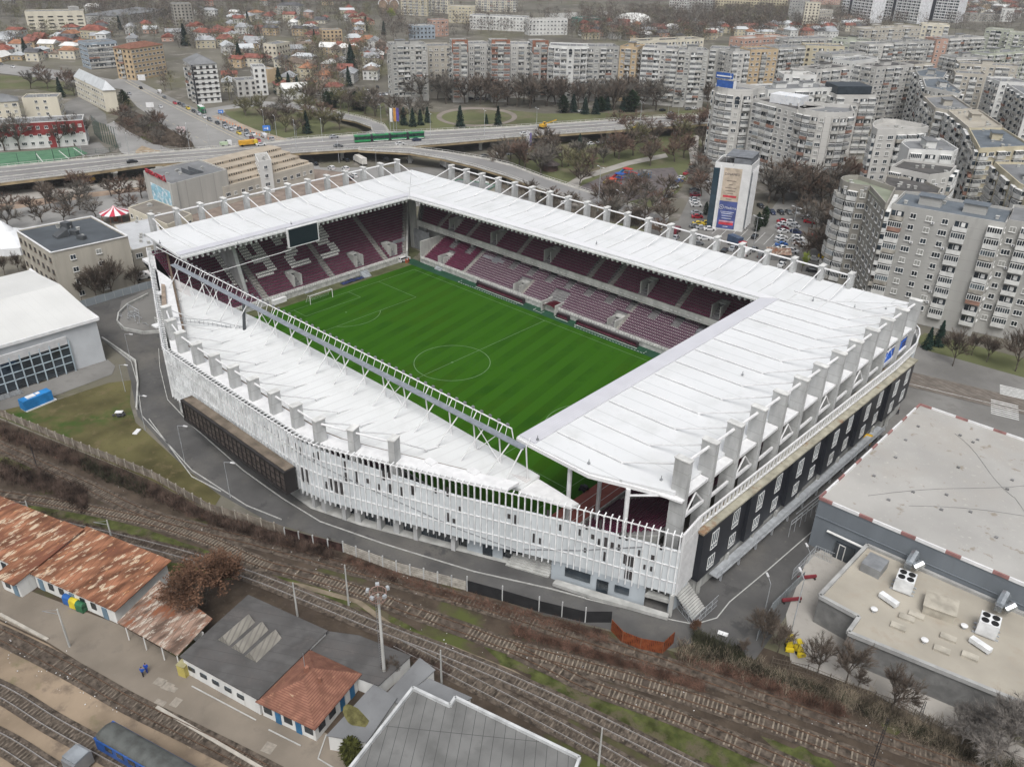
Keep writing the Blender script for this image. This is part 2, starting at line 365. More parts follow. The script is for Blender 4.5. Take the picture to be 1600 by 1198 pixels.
# north lower + upper
tier('seating_tier', 1, 1, 39.9, 1.3, 13, .78, .39, -56, 76)
def nlspan(i):
    L = []; cuts = [(-47.3, 1.2), (-37.5, .7), (-16, 2.3), (-3.2, 2.6), (17.2, 2.2), (40, 1.4), (56, 1)]
    s0 = -55
    for c_, w_ in cuts:
        if i < 7 or w_ < 1.1: L.append((s0, c_-w_)); s0 = c_+w_
        elif i >= 8:
            pass
    L.append((s0, 75)); 
    if i >= 8:                                  # notches in front of the boxes
        out = []
        for a, b in L:
            x = a
            while x < b: out.append((x, min(b, x+4.9))); x += 7.0
        L = out
    return L
seats('seat', 1, 1, 39.9, 1.3, 13, .78, .39, nlspan, (seat_maroon, seat_mauve, seat_light), pick=lambda i, v: 0 if v < -37.5 else 1, h=.5)
g = MB()                                        # pale seat backs sprinkled on the padded seats
for i in range(13):
    for a, b in nlspan(i):
        if b < -37: continue
        n = int((b-a)/.52)
        for k in range(n):
            v = a+(k+.5)*.52; u = 39.9+(i+.62)*.78; zz = 1.3+i*.39
            g.add([(v-.1, u+.2, zz+.76), (v+.1, u+.2, zz+.76), (v+.1, u+.3, zz+.92), (v-.1, u+.3, zz+.92)], [(0, 1, 2, 3)])
g.build('headrest', seat_light, ST, kind='stuff')
NE_ = lambda i: -66-i*.62
tier('seating_tier', 1, 1, 48.2, 8.9, 19, .78, .485, NE_, 80, zb=8)
AN = [-57, -44, -23, 3, 10.3, 31, 52, 68]
def nuspan(i):
    L = []; s0 = NE_(i)+.8
    for a in AN: L.append((s0, a-.8)); s0 = a+.8
    L.append((s0, 79)); out = []
    for a, b in L:
        cs = [v for v in (-51.5, -33.5, -12.5, 20.5, 41.5, 60) if a < v < b] if i < 7 else []
        for v in cs: out.append((a, v-1.3)); a = v+1.3
        out.append((a, b))
    return out
seats('seat', 1, 1, 48.2, 8.9, 19, .78, .485, nuspan, (seat_maroon,))
# east end
tier('seating_tier', 0, 1, 62.2, 1.3, 22, .78, .485, -33, 60)
seats('seat', 0, 1, 62.2, 1.3, 22, .78, .485, lambda i: [(-31.5, -17.5) if i > 1 else (-28, -17.5), (-16, 5), (6.5, 27), (28.5, 38)], (seat_maroon,),
      individual=lambda i, v: v < -27.6 and 3 <= i < 17)
sm_ = MB(); sm_.add([(-.22, -.21, .40), (-.22, .21, .40), (.18, .21, .38), (.18, -.21, .38), (-.22, -.21, .34), (-.22, .21, .34), (.18, .21, .32), (.18, -.21, .32), (.26, -.21, .82), (.26, .21, .82), (.31, -.21, .80), (.31, .21, .80)],
     [(0, 1, 2, 3), (7, 6, 5, 4), (0, 4, 5, 1), (1, 5, 6, 2), (4, 0, 3, 7), (3, 2, 9, 8), (10, 11, 6, 7), (8, 9, 11, 10), (2, 6, 11, 9), (7, 3, 8, 10)])
sm_ = sm_.mesh('seat', seat_maroon)
for k, (ax, sg, u, v, zz) in enumerate(SEATP[:100]): obj('seat', sm_, ST, (u, v, zz))
# south stand (under its roof)
tier('seating_tier', 1, -1, -39.5, 1.3, 14, .78, .46, -22, 27)
tier('seating_tier', 1, -1, -39.5, 1.3, 5, .78, .46, 27, 48)
tier('seating_tier', 1, -1, -39.5, 1.3, 4, .78, .46, -48, -22)
seats('seat', 1, -1, -39.5, 1.3, 14, .78, .46, [(-21, -14), (-12, 12), (14, 26)], (seat_maroon,))
# aisles, vomitories, front walls, parapets
g = MB()
def stair(axis, sgn, f0, z0, rows, going, rise, v, w_):
    v_ = v
    for i in range(rows):
        v = v_(i) if callable(v_) else v_
        for h_ in (0, .5):
            u0 = f0+sgn*(i+h_)*going; u1 = f0+sgn*(i+h_+.5)*going; zz = z0+(i+h_)*rise
            P = [(u0, v-w_), (u1, v-w_), (u1, v+w_), (u0, v+w_)] if axis == 0 else [(v-w_, u0), (v-w_, u1), (v+w_, u1), (v+w_, u0)]
            g.prism(P, zz-.3, zz+.10)
for v in (-12, 10.2, 30.2, lambda i: WE(i)-.75): stair(0, -1, -60.5, 1.6, 25, .78, .545, v, .75)
for v in AN: stair(1, 1, 48.2, 8.9, 19, .78, .485, v, .7)
for v in (-37.5, -14.2, 19, 42, -55.4): stair(1, 1, 39.9, 1.3, 13, .78, .39, v, .6)
for v in (-16.8, 5.8): stair(0, 1, 62.2, 1.3, 22, .78, .485, v, .7)
g.build('aisle_steps', mat('pale stair concrete', (.33, .315, .29), .9, .1, .8), ST)
def vom(axis, sgn, f, zf, v, ln_, hz):
    g = MB(); a = f; b = f+sgn*ln_
    def bx(u0, u1, v0, v1, z0, z1, m=0):
        P = [(u0, v0), (u1, v0), (u1, v1), (u0, v1)] if axis == 0 else [(v0, u0), (v0, u1), (v1, u1), (v1, u0)]
        g.prism(P, z0, z1, m)
    bx(a, b, v-1.3, v-1.05, zf, (zf+hz) ); bx(a, b, v+1.05, v+1.3, zf, zf+hz)
    bx(b-.25*sgn, b, v-1.3, v+1.3, zf, zf+hz); bx(b-sgn*1.6, b-sgn*.25, v-1.05, v+1.05, zf+hz-.5, zf+hz-.2)
    bx(a, b-.3*sgn, v-1.05, v+1.05, zf-.2, zf+.12, 1)
    g.build('stand_entrance', [conc, conc_dark], ST)
for v in VW: vom(0, -1, -61.3, 1.9, v, 4.6, 3.7)
for v in (-51.5, -33.5, -12.5, 20.5, 41.5, 60): vom(1, 1, 49, 9.3, v, 4.6, 3.3)
for v in (-47.3, -16, 17.2, 40): vom(1, 1, 40.2, 1.3, v, 4.8, 2.6)
g = MB()
g.prism([(-60.5, -33), (-60.2, -33), (-60.2, 38.3), (-60.5, 38.3)], 0, 2.3); g.prism([(-56, 39.6), (76, 39.6), (76, 39.9), (-56, 39.9)], 0, 2.1)
g.prism([(62, -33), (62.2, -33), (62.2, 39), (62, 39)], 0, 2.1); g.prism([(-70, -39.5), (48, -39.5), (48, -39.2), (-70, -39.2)], 0, 2.1)
g.build('front_wall', mat('pale front wall', (.46, .46, .44), .9, .15, .9, fine=(1.5, (.30, .30, .29), .58, .1)), ST)
g = MB()
for i in range(95):
    y = -32+i*.74; g.box(-60.1, y, 1.5, .16, .5, .62)
for i in range(150): g.box(-55+i*.88, 39.45, 1.4, .6, .16, .55)
g.build('advertising_board', mat('white board', (.62, .61, .59), .7, .1, 1), ST, kind='stuff')
g = MB(); g.prism([(-66, 47.3), (80, 47.3), (80, 48.2), (-66, 48.2)], 7.7, 8.3); g.prism([(-66, 47.3), (80, 47.3), (80, 47.5), (-66, 47.5)], 8.3, 9.6)
g.prism([(-66, 48.2), (80, 48.2), (80, 50.6), (-66, 50.6)], 7.7, 8.7)
g.build('balcony_parapet', conc, ST)
g = MB()
for i in range(120): g.box(-64.5+i*1.2, 47.2, 8.35, .7, .12, .32)
g.build('balcony_sign', mat('pale grey board', (.50, .50, .49)), ST, kind='stuff')
g = MB()
for i in range(21): g.box(-64+i*7, 49.6, 5.9, .9, .7, 1.9)
g.build('concourse_column', conc_pale, ST)
g = MB(); g.prism([(-66, 51), (80, 51), (80, 51.3), (-66, 51.3)], 5.5, 8)
for i in range(40): g.box(-62+i*3.5, 50.95, 5.9, .15, .3, 1.9)
g.build('box_glazing', dark_glass, ST)
g = MB()
for i in range(2, 21): g.box(-64+i*7, 49.2, 6.7, .7, .12, .7)
g.build('section_sign', mat('red sign face', (.42, .05, .07), .6), ST)
g = MB()                                           # glazed pods beside the pitch boxes
for x0 in (-36, 38): g.prism([(x0, 47), (x0+8, 47), (x0+8, 49.4), (x0, 49.4)], 4.6, 5.6)
g.build('commentary_pod', mat('grey pod', (.28, .29, .31), .5), ST)
# corner opening NW, side walls
g = MB(); g.bar((-61, 38.5), (-80.5, 56.6), .5, 0, (2.6, 15.4)); g.bar((-66.3, 48), (-78, 63), .5, 0, (9.6, 18.8)); g.prism([(-56.5, 40), (-56, 40), (-56, 50.5), (-56.5, 50.5)], 0, 6.6)
g.box(-68, 47.6, 0, 1.6, 1.6, 19.6); g.prism([(-66, 50.4), (-56, 50.4), (-56, 51), (-66, 51)], 0, 8.2)
g.prism([(-60.5, -33.4), (-80.5, -33.4), (-80.5, -33), (-60.5, -33)], 0, [2.2, 15, 15, 2.2]); g.prism([(62, -33.6), (80, -33.6), (80, -33), (62, -33)], 0, [2.2, 12.4, 12.4, 2.2])
g.split('stand_side_wall', conc, ST)
g = MB()                                           # big raking concrete fin in the west stand
g.add([(-62.5, -16.2, 3), (-63.2, -15.6, 3), (-77, -19, 19.8), (-63.5, -19, 19.8), (-77, -18, 19.8), (-63.5, -18, 19.8), (-62.5, -17, 3)],
      [(0, 1, 5, 3), (1, 4, 5), (0, 3, 6), (3, 2, 6), (2, 4, 1, 6)])
g.build('raking_fin', conc_pale, ST)
g = MB(); g.box(-64.8, 38.6+.1, 0, .3, 5, 5.5); g.prism([(-68, 47), (-60, 47), (-60, 47.4), (-68, 47.4)], 0, 6.5)
g.split('corner_gate', mat('grey gate', (.25, .26, .27), .6), ST)
# ---- roofs
def slab(g, poly, z, t=.55, m=0): g.prism([p[:2] for p in poly], [q-t for q in z], z, m)
ZR = 20.3
g = MB(); slab(g, [(-80.2, -33.2), (-59.6, -34.6), (-59.6, 39.2), (-81.5, 59.2)], [ZR+.2, ZR-.2, ZR-.2, ZR+.2]); rw = g.build('west_roof', white_roof, ST)
g = MB(); slab(g, [(-81.5, 59.3), (-59.6, 39.3), (54.6, 43.6), (80.8, 64.4)], [ZR+.21, ZR-.19, ZR-.2, ZR+.2]); rn = g.build('north_roof', white_roof_x, ST)
g = MB(); slab(g, [(54.7, 43.6), (54.3, -36.6), (69, -36.6), (81.3, -32.2), (81.3, 64.2)], [ZR-.18, ZR-.18, ZR, ZR+.22, ZR+.22]); re = g.build('east_roof', white_roof, ST)
g = MB()
g.prism([(54.5, -36.4), (57.9, -36.4), (57.9, 46.1), (54.6, 43.4)], ZR-.1, ZR+.08); g.build('edge_sheet', white_strip, re)
g = MB(); g.prism([(-62.4, -34.0), (-59.8, -34.4), (-59.8, 39.1), (-62.4, 41.4)], ZR-.12, ZR+.06); g.build('edge_sheet', white_strip, rw)
g = MB(); g.prism([(-59.6, 39.4), (54.5, 43.7), (57.4, 46.2), (-61.8, 41.9)], ZR-.12, ZR+.055); g.build('edge_sheet', mat('clear edge sheet north', (.70, .70, .71), .35, .03, .3, wave=((1, 0, 0), .5, (.62, .62, .64), .2)), rn)
# south roof: curved outer edge
SCR = [(-83.8, -31.6), (-24.6, -57.2), (-2, -57.6), (22.5, -57.5), (27.5, -56.6), (33, -54.6), (51.5, -47.3), (69, -39.7), (84.6, -34.0)]
def along(P, s):
    for a, b in zip(P, P[1:]):
        a = Vector(a); b = Vector(b); L = (b-a).length
        if s <= L: return a.lerp(b, s/L), (b-a).normalized()
        s -= L
    return Vector(P[-1]), (Vector(P[-1])-Vector(P[-2])).normalized()
SL = sum((Vector(b)-Vector(a)).length for a, b in zip(SCR, SCR[1:]))
def scry(x):
    for a, b in zip(SCR, SCR[1:]):
        if a[0] <= x <= b[0]: return a[1]+(b[1]-a[1])*(x-a[0])/(b[0]-a[0])
    return SCR[-1][1]
g = MB(); g2 = MB(); xs = [-79, -60, -40, -24.6, -8, 8, 22.5, 27.5, 33, 42, 51, 58]
for a, b in zip(xs, xs[1:]):
    ya, yb = min(scry(a)+5.0, -35.2), min(scry(b)+5.0, -35.2)
    ia, ib = (-35.0, -35.0)
    za = 13+(-35-ya)*.09; zb = 13+(-35-yb)*.09
    if a < 57 and abs(ya-ia) > .25 or abs(yb-ib) > .25: g.prism([(a, ia), (b, ib), (b, yb), (a, ya)], [12.5, 12.5, zb-.5, za-.5], [13, 13, zb, za])
    oa, ob = scry(a)+1.3, scry(b)+1.3
    g2.prism([(a, ya-.55), (b, yb-.55), (b, ob), (a, oa)], 14.3 if a > -79 else 14, 14.72)
g2.prism([(58, -40.2), (58, -35.3), (67, -35.9), (66.5, -37.5)], 12.4, 12.9)
rs = g.build('south_roof', white_ribbed, ST); g2.build('roof_gutter_deck', white_paint, rs)
g = MB()
g.prism([(-74, -35.02), (57.6, -35.02), (57.6, -37.9), (-74, -37.9)], 12.9, 13.30); 
g.build('edge_sheet', mat('clear pinkish sheet', (.62, .60, .59), .4, .04, .3, wave=((1, 0, 0), .45, (.52, .50, .49), .3)), rs)
g = MB()                                          # gutter line: brown channel
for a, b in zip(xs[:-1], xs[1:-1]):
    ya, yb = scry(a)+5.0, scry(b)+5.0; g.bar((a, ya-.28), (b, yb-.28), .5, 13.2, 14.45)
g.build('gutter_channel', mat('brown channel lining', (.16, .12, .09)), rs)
# fascias under the inner edges with bracket ends
g = MB()
for a, b in (((-59.5, -34.6), (-59.5, 39.2)), ((-59.5, 39.2), (54.6, 43.5)), ((54.2, -36.6), (54.6, 43.5))): g.bar(a, b, .25, ZR-.95, ZR-.5)
g.bar((54.3, -36.7), (69, -36.7), .3, ZR-1.0, ZR-.4); g.bar((69, -36.7), (81.3, -32.3), .3, ZR-1.0, ZR-.4)
g.build('roof_fascia', white_paint, ST)
g = MB()
for i in range(48): g.box(-60.2, -33+i*1.52, ZR-1.9, .7, .5, .8)
for i in range(74):
    x = -57+i*1.52; g.box(x, 39.9+(x+59)*.038, ZR-1.7, .5, .7, .6)
g.build('roof_bracket', mat('white bracket', (.75, .75, .74)), ST, kind='stuff')
g = MB()                                          # dark soffit trusses
for i in range(17): x = -55+i*7; g.beam((x, 42.8, ZR-1.2), (x, 61, ZR-.9), .3, .9)
for i in range(11): y = -29+i*7; g.beam((-61, y, ZR-1.2), (-79, y, ZR-.9), .3, .9); g.beam((56, y, ZR-1.2), (80, y, ZR-.9), .3, .9)
g.build('roof_truss', metal_grey, ST)
# ---- pillars with tie tubes and struts
pill = {}
def pillar(x, y, sx, sy, h, rz=0):
    k = (sx, sy, h)
    if k not in pill:
        g = MB(); g.box(0, 0, 0, sx, sy, h); g.box(0, 0, h, sx+.2, sy+.2, .18, m=1)
        pill[k] = g.mesh('roof_pillar', [conc_pale, mat('pillar cap', (.62, .62, .60))])
    obj('roof_pillar', pill[k], ST, (x, y, 0), rz)
SP = [(-36, -50.4), (-28.8, -53.0), (-21.9, -54.6)]+[(-15+6.8*i, -54.9) for i in range(6)]+[(25.6, -54.9), (32.0, -52.6), (39.2, -49.9)]
NP = [(66.5-7*i, 63.4) for i in range(20)]+[(73.5, 64.6), (79.5, 66)]; EP = [(81.6+.217*i, -31.3+7*i) for i in range(13)]; WP = [(-83, -29.5+7*i) for i in range(13)]
for x, y in NP: pillar(x, y, 1.0, 1.9, 24 if y < 64.5 else 19)
for x, y in WP: pillar(x, y, 1.9, 1.0, 24.3)
for x, y in EP: pillar(x, y, 2.4, 1.05, 26)
for i, (x, y) in enumerate(SP): pillar(x, y, 1.15, 1.9, 19, 0 if i < 10 else R(20))
g = MB(); gs = MB(); gr = MB()
for L, zt, dv, ln_, zr, r_ in ((NP[:20], 23.4, (0, -1), 10.6, ZR+.25, .17), (WP, 23.6, (1, 0), 10, ZR+.25, .17), (EP, 25.2, (-1, 0), 10.3, ZR+.3, .2), (SP, 18.2, (0, 1), 8.5, 14.0, .15)):
    for a, b in zip(L, L[1:]): g = MB(); g.tube((*a, zt), (*b, zt), r_*1.25, 6); g.build('tie_tube', white_paint, ST)
    for a in L:
        rz_ = zr
        e = (a[0]+dv[0]*ln_, a[1]+dv[1]*ln_, rz_)
        if L is SP and a[1] > -51: e = (a[0]+.3, a[1]+6.5, 13.9)
        gs = MB(); gs.tube((a[0]+dv[0]*.9, a[1]+dv[1]*.9, zt-.3), e, r_*.8, 6); gs.box(e[0], e[1], e[2]-.25, .35, .35, .3); gs.build('roof_strut', white_paint, ST); gr = MB()
        if L is EP: gr.beam(e, (58.2, a[1], ZR+.12), .28, .16)
        elif L is SP: gr.beam(e, (e[0]+1.5, -38.2, 13.42), .16, .12)
        elif L is NP[:20] or zt == 23.4: gr.beam(e, (e[0], max(44, 41.9+(e[0]+62)*.036)+.6, ZR+.02), .14, .08)
        else: gr.beam(e, (-62.6, e[1], ZR+.02), .14, .08)
        gr.build('roof_rib', white_paint, ST)

g = MB()
for a, b in zip(EP, EP[1:]):                       # white consoles and braces between east pillars
    X = a[0]; g.prism([(X-1.1, a[1]+.7), (X+1.1, a[1]+.7), (X+1.1, b[1]-.7), (X-1.1, b[1]-.7)], 19.6, 20.1)
    g.beam((X+.8, a[1]+.8, 15.8), (X+.8, b[1]-.8, 15.8), .35, .5)
for a in EP[:-1:2]: X = a[0]+.8; g.tube((X, a[1]+.9, 15.9), (X, a[1]+3.4, 18.8), .16); g.tube((X, a[1]+3.4, 18.8), (X, a[1]+6, 15.9), .16)
g.prism([(78.8, -33.4), (82.9, -32.6), (82.7, -30.6), (78.8, -31.6)], 19.5, 19.8)
g.build('pillar_console', white_paint, ST)
g = MB()
for (x, y, z_) in ((63.6, -24.8, ZR), (63.7, -33.4, 19.7), (75, -33.7, 19.7)): g.tube((x, y-1, 0), (x, y-1, z_-.4), .38, 8)
g.tube((63.7, -34.4, 19), (72, -35.4, ZR-.5), .15); g.tube((75, -34.6, 18), (79.5, -33.6, ZR-.5), .2)
g.build('roof_column', white_paint, ST)
g = MB()
for i, (px, py) in enumerate(((840, 687), (920, 724), (1033, 750), (1095, 716), (1160, 586), (1335, 481), (1384, 483), (1270, 470), (932, 381), (250, 380), (243, 395), (372, 383), (455, 350), (905, 302), (1022, 340))):
    P = at(px, py, ZR+.2); g.tube(P, P+Vector((0, 0, .8)), .07); g.box(P.x, P.y, P.z, .35, .35, .25)
g.build('roof_vent', metal_grey, ST)
# ---- screen facade
g = MB(); gp = MB(); slots = MB(); rails_ = MB(); s = .4
while s < SL:
    p, d = along(SCR, s); n = Vector((d.y, -d.x))
    zb = 4.3 if p.x < 22 or p.x > 80 else 3.9; zb += .35*(int(s/1.05) % 2)*0
    a = math.atan2(d.y, d.x); q = p+n*.24
    g.box(q.x, q.y, zb-.25, .17, .34, 15.65-zb, a); q2 = p-n*.1
    g.box(q2.x, q2.y, 15.3, .17, 1.3, .16, a)
    s += 1.05
g.build('facade_fin', mat('fin white', (.76, .77, .77), .5), ST, kind='stuff')
N_ = 120; zt_ = lambda x: 14.6 if x < 26 else max(12.6, 14.6-(x-26)*.08)
for i in range(N_):
    p, d = along(SCR, SL*i/N_); q, _ = along(SCR, SL*(i+1)/N_)
    gp.bar(p, q, .14, 4.1, (zt_(p.x), zt_(q.x)))
    n = Vector((d.y, -d.x))
    for zz, of in ((6.4, .12), (9.4, .12), (12.4, .12), (15.5, .3)): rails_.beam((p.x+n.x*of, p.y+n.y*of, zz), (q.x+n.x*of, q.y+n.y*of, zz), .14, .16)
gp.build('facade_panel', white_panel, ST); rails_.split('facade_rail', white_paint, ST)
random.seed(5)
for i in range(110):
    s = random.uniform(22, SL-3); p, d = along(SCR, s)
    n = Vector((d.y, -d.x)); a = math.atan2(d.y, d.x); s = round((s-.4)/1.05)*1.05+.92; p, d = along(SCR, s)
    z0 = random.choice((12.6, 11.9, 9.6, 10.4, 7.4, 6.8)) if p.x > 28 else random.choice((12.1, 12.4, 11.8, 9.8))
    q = p+n*.09; slots.box(q.x, q.y, z0, random.choice((.35, .5, .35)), .06, random.choice((1.2, 1.8, .9)) if p.x > 28 else 1.7, a)
for (x_, z0, h_) in ((22.8, 6.2, 2.9), (24.0, 6.2, 2.9), (30.2, 6.4, 2.6), (31.2, 6.4, 2.6), (77.5, 7.2, 1.9), (78.2, 7.2, 1.9), (77.5, 4.6, 1.9), (78.2, 4.6, 1.9)):
    y_ = scry(x_)-.12; slots.box(x_, y_, z0, .62, .1, h_, R(20) if x_ > 25 else 0)
slots.build('facade_slot', mat('dark slot', (.05, .045, .045), .6), ST, kind='stuff')
g = MB()                                            # thin fold lines of the cladding
def fold(pts):
    for (xa, za), (xb, zb) in zip(pts, pts[1:]):
        for k in range(12):
            x0 = xa+(xb-xa)*k/12; x1 = xa+(xb-xa)*(k+1)/12; g.beam((x0, scry(x0)-.12, za+(zb-za)*k/12), (x1, scry(x1)-.12, za+(zb-za)*(k+1)/12), .08, .2)
fold([(12, 13), (27, 11.5), (40, 8.5), (52, 5.8), (61, 4.4)]); fold([(62, 5.0), (70, 7.4), (79.5, 11.6)])
g.build('facade_fold', mat('grey seam', (.28, .29, .30)), ST)
# east side rail ladder, curved NE corner, ledge, black wall
g = MB(); XW = lambda y: 84.9+(y+28.5)*.029
ER = [(84.65, -33.8), (84.1, -28.6), (84.3, -20), (84.8, 0), (85.4, 22), (86.0, 45), (85.7, 56), (84.6, 61), (83.4, 64), (81.3, 66.5), (78, 69), (72, 70.5)]
EL = sum((Vector(b)-Vector(a)).length for a, b in zip(ER, ER[1:])); k = 0
for a, b in zip(ER, ER[1:]):
    for zz in (15.5, 13.6): g.beam((*a, zz), (*b, zz), .28, .28)
while k*1.15 < EL:
    p, d = along(ER, k*1.15); g.box(p.x, p.y, 13.5, .3, .22, 2.1, math.atan2(d.y, d.x)); k += 1
g.build('parapet_ladder', white_paint, ST)
g = MB(); 
for k in range(24):
    p, d = along(ER, EL*k/24); q, d = along(ER, EL*(k+1)/24)
    if p.y > 53: g.bar(p, q, .2, 3.8, 13.4)
    elif k < 1: g.bar((84.2, -33.6), (83.6, -28.4), .25, 3.8, 13.2)
g.split('corner_panel', white_panel, ST)
g = MB(); 
for s in range(12):
    p, d = along(SCR, SL-.3)
    g.box(84.6-s*.05, -33.7+s*.47, 3.8, .45, .15, 11.7)
for k in range(14): g.box(81.3-.0*k+1.4*math.cos(k*.14), 64.6+k*.35, 3.8, .5, .12, 9.6)
g.build('corner_fin', white_paint, ST, kind='stuff')
g = MB(); g.prism([(83.2, -28.9), (85.3, -28.9), (87.6, 53.5), (84, 53.5)], 12.75, 13.1); g.build('roof_ledge', mat('mossy ledge', (.36, .34, .27), .95, .15, .6, fine=((.25, (.24, .15, .09), .55, .1),)), ST)
wb = MB(); random.seed(3)
for i in range(12):
    y0 = -28.5+i*6.85; o_ = .0 if i % 2 else .4
    wb.prism([(83.3, y0), (XW(y0)+o_, y0), (XW(y0)+o_, y0+6.83), (83.3, y0+6.83)], 3.4, 12.3+(.35 if i % 2 == 0 else 0))
wbo = wb.build('black_wall', black_metal, ST)
wm = MB()                                           # tall window with white frame, facing +x
wm.box(0, 0, 0, .06, 1.9, 3.4, m=1)
for q in (-.95, -.32, .32, .95): wm.box(.05, q, 0, .08, .1, 3.4)
for q in (0, .9, 3.3): wm.box(.05, 0, q, .08, 1.95, .09)
wmh = wm.mesh('window', [white_frame, grey_glass])
for i in range(12):
    y0 = -28.5+i*6.85; X = XW(y0)+(.04 if i % 2 else .44); y0 += 3.4
    obj('window', wmh, wbo, (X, y0, 8.3)); obj('window', wmh, wbo, (X, y0-.1, 4.4), scale=(1, 1, .72))
g = MB(); g.prism([(83.5, -28), (84.5, -28), (86.6, 53), (83.5, 53)], 0, 3.4)
for i in range(10): g.box(84.9+i*.23, -27+i*8, 0, .5, .5, 3.4)
g.build('base_wall', conc, ST)
g = MB(); g.prism([(84.9, -24), (86.5, -24), (88.4, 40), (86.7, 40)], 1.9, 2.15)
g.beam((86.4, -24, 3.1), (88.3, 40, 3.1), .09, .09); g.beam((86.4, -24, 2.6), (88.3, 40, 2.6), .06, .06)
for i in range(52): g.box(86.4+i*.0365, -24+i*1.25, 2.1, .06, .06, 1.0)
for i in range(12): g.box(86.1+i*.16, -22+i*5.5, 0, .3, .3, 1.9)
g.beam((89.3, 34, .3), (88.1, 0, 2.3), .08, .08); g.beam((90.2, 34, .3), (89, -4, 2.6), .08, .08); g.beam((90.2, 34, 1.3), (89, -4, 3.4), .08, .08)
for i in range(20): t = i/19; g.box(89+t*1.2, -4+38*t, 0, .07, .07, 3.4-2.1*t)
g.build('access_gallery', galv, ST)
g = MB()                                            # outside stair under the SE corner
for i in range(12): g.box(84.3+i*.3, -31.2, 3.2-i*.27, .32, 3.6, .2)
g.build('outside_stair', conc, ST)
# ground floor behind the screen: columns, glass, grey wall, stairs
g = MB(); GL = [(-70, -34), (-24, -53.6), (22, -54), (27, -53), (33, -51.6), (51, -44.6), (61, -40.4), (61, -38)]
for a, b in zip(GL, GL[1:-1]): g.bar(a, b, .3, 0, 4.2)
g.build('ground_floor_glazing', dark_glass, ST)
g = MB()
for a, b in zip(GL, GL[1:-1]):
    L = (Vector(b)-Vector(a)).length; n = int(L/1.4)
    for i in range(n):
        p = Vector(a).lerp(Vector(b), i/n); d = (Vector(b)-Vector(a)).normalized(); q = p+Vector((d.y, -d.x))*.2
        g.box(q.x, q.y, 0, .09, .09, 4)
    d = (Vector(b)-Vector(a)).normalized(); nn = Vector((d.y, -d.x))
    for zz in (.1, 2.4): g.beam((a[0]+nn.x*.22, a[1]+nn.y*.22, zz), (b[0]+nn.x*.22, b[1]+nn.y*.22, zz), .1, .14)
g.build('glazing_frame', metal_grey, ST)
cm = MB(); cm.box(0, 0, 0, .75, 1.5, 4.5); cm = cm.mesh('ground_column', conc_pale)
for i in range(19):
    p, d = along(SCR, 14+i*7.05); n = Vector((-d.y, d.x)); q = p+n*1.6
    if q.x < 62: obj('ground_column', cm, ST, (q.x, q.y, 0), math.atan2(d.y, d.x))
g = MB(); g.prism([(-60, -42), (-24.4, -56.6), (23, -56.9), (33, -53.8), (61, -42), (61, -40), (33, -51), (22, -54), (-24, -53.6), (-60, -39)], -.05, .14); g.build('plinth', conc, ST)
gw = mat('pale grey ground wall', (.40, .44, .47), .7, .06, .3, stretch=VS)
g = MB(); g.bar((66, -40.6), (80.4, -35.4), .3, 0, 4.2); g.bar((66, -40.6), (66, -36), .3, 0, 4.2); g.bar((84, -34), (84.2, -30), .4, 0, 4); g.bar((51.3, -45.2), (57.2, -42.8), .3, 0, 4.2)
g.split('grey_ground_wall', gw, ST)
g = MB()
for a, b, z0, z1 in (((68.2, -39.9), (72.2, -38.5), 1.6, 3.4), ((73.2, -38.15), (75, -37.5), .5, 2.9), ((76, -37.2), (78.2, -36.4), 1.5, 2.9), ((54, -44.2), (55.6, -43.5), .2, 2.3)):
    d = (Vector(b)-Vector(a)).normalized(); n = Vector((d.y, -d.x))*.18; g.bar(Vector(a)+n, Vector(b)+n, .08, z0, z1)
g.split('ground_window', dark_glass, ST)
g = MB(); g.prism([(67.2, -40.9), (84.6, -34.7), (84.9, -35.6), (74, -39.9), (67.4, -42)], .15, .75)
g.prism([(80.4, -35.4), (84.5, -33.9), (84.3, -33.2), (80.4, -34)], 1.9, 2.5); g.box(84.5, -34.3, 0, .6, .6, 4.2, .35)
for i in range(9): g.prism([(58.6, -43.6+i*.42), (65.6, -41+i*.42), (65.6, -40.6+i*.42), (58.6, -43.2+i*.42)], 0, .3+i*.3)
g.build('entrance_ramp', conc, ST)
# dark glazed balcony box
bb = MB(); bb.prism([(-13.5, -58.3), (22.2, -58.3), (22.2, -60.8), (-13.5, -60.8)], 4.6, 5.0); bb.prism([(-13.5, -58.3), (22.2, -58.3), (22.2, -60.8), (-13.5, -60.8)], 8.9, 9.3)
for i in range(24):
    x_ = -13.4+i*1.545; bb.box(x_, -60.7, 5, .14, .14, 3.9)
for zz in (6.2, 7.6): bb.beam((-13.5, -60.72, zz), (22.2, -60.72, zz), .08, .08)
bb.box(22.1, -59.6, 5, .12, 2.3, 3.9); bb.box(-13.4, -59.6, 5, .12, 2.3, 3.9)
bo = bb.build('balcony_box', mat('black balcony metal', (.025, .022, .022), .6), ST)
g = MB(); g.bar((-13.4, -60.4), (22.1, -60.4), .06, 5, 8.9); g.build('balcony_glass', mat('brown blind glass', (.11, .09, .08), .5, .25, .5, stretch=(1, 1, 3)), bo)
g = MB(); g.prism([(-13.2, -58.4), (21.9, -58.4), (21.9, -60.3), (-13.2, -60.3)], 9.28, 9.42); g.build('balcony_cover', mat('brown felt', (.17, .14, .11), .95, .2, .4), bo)
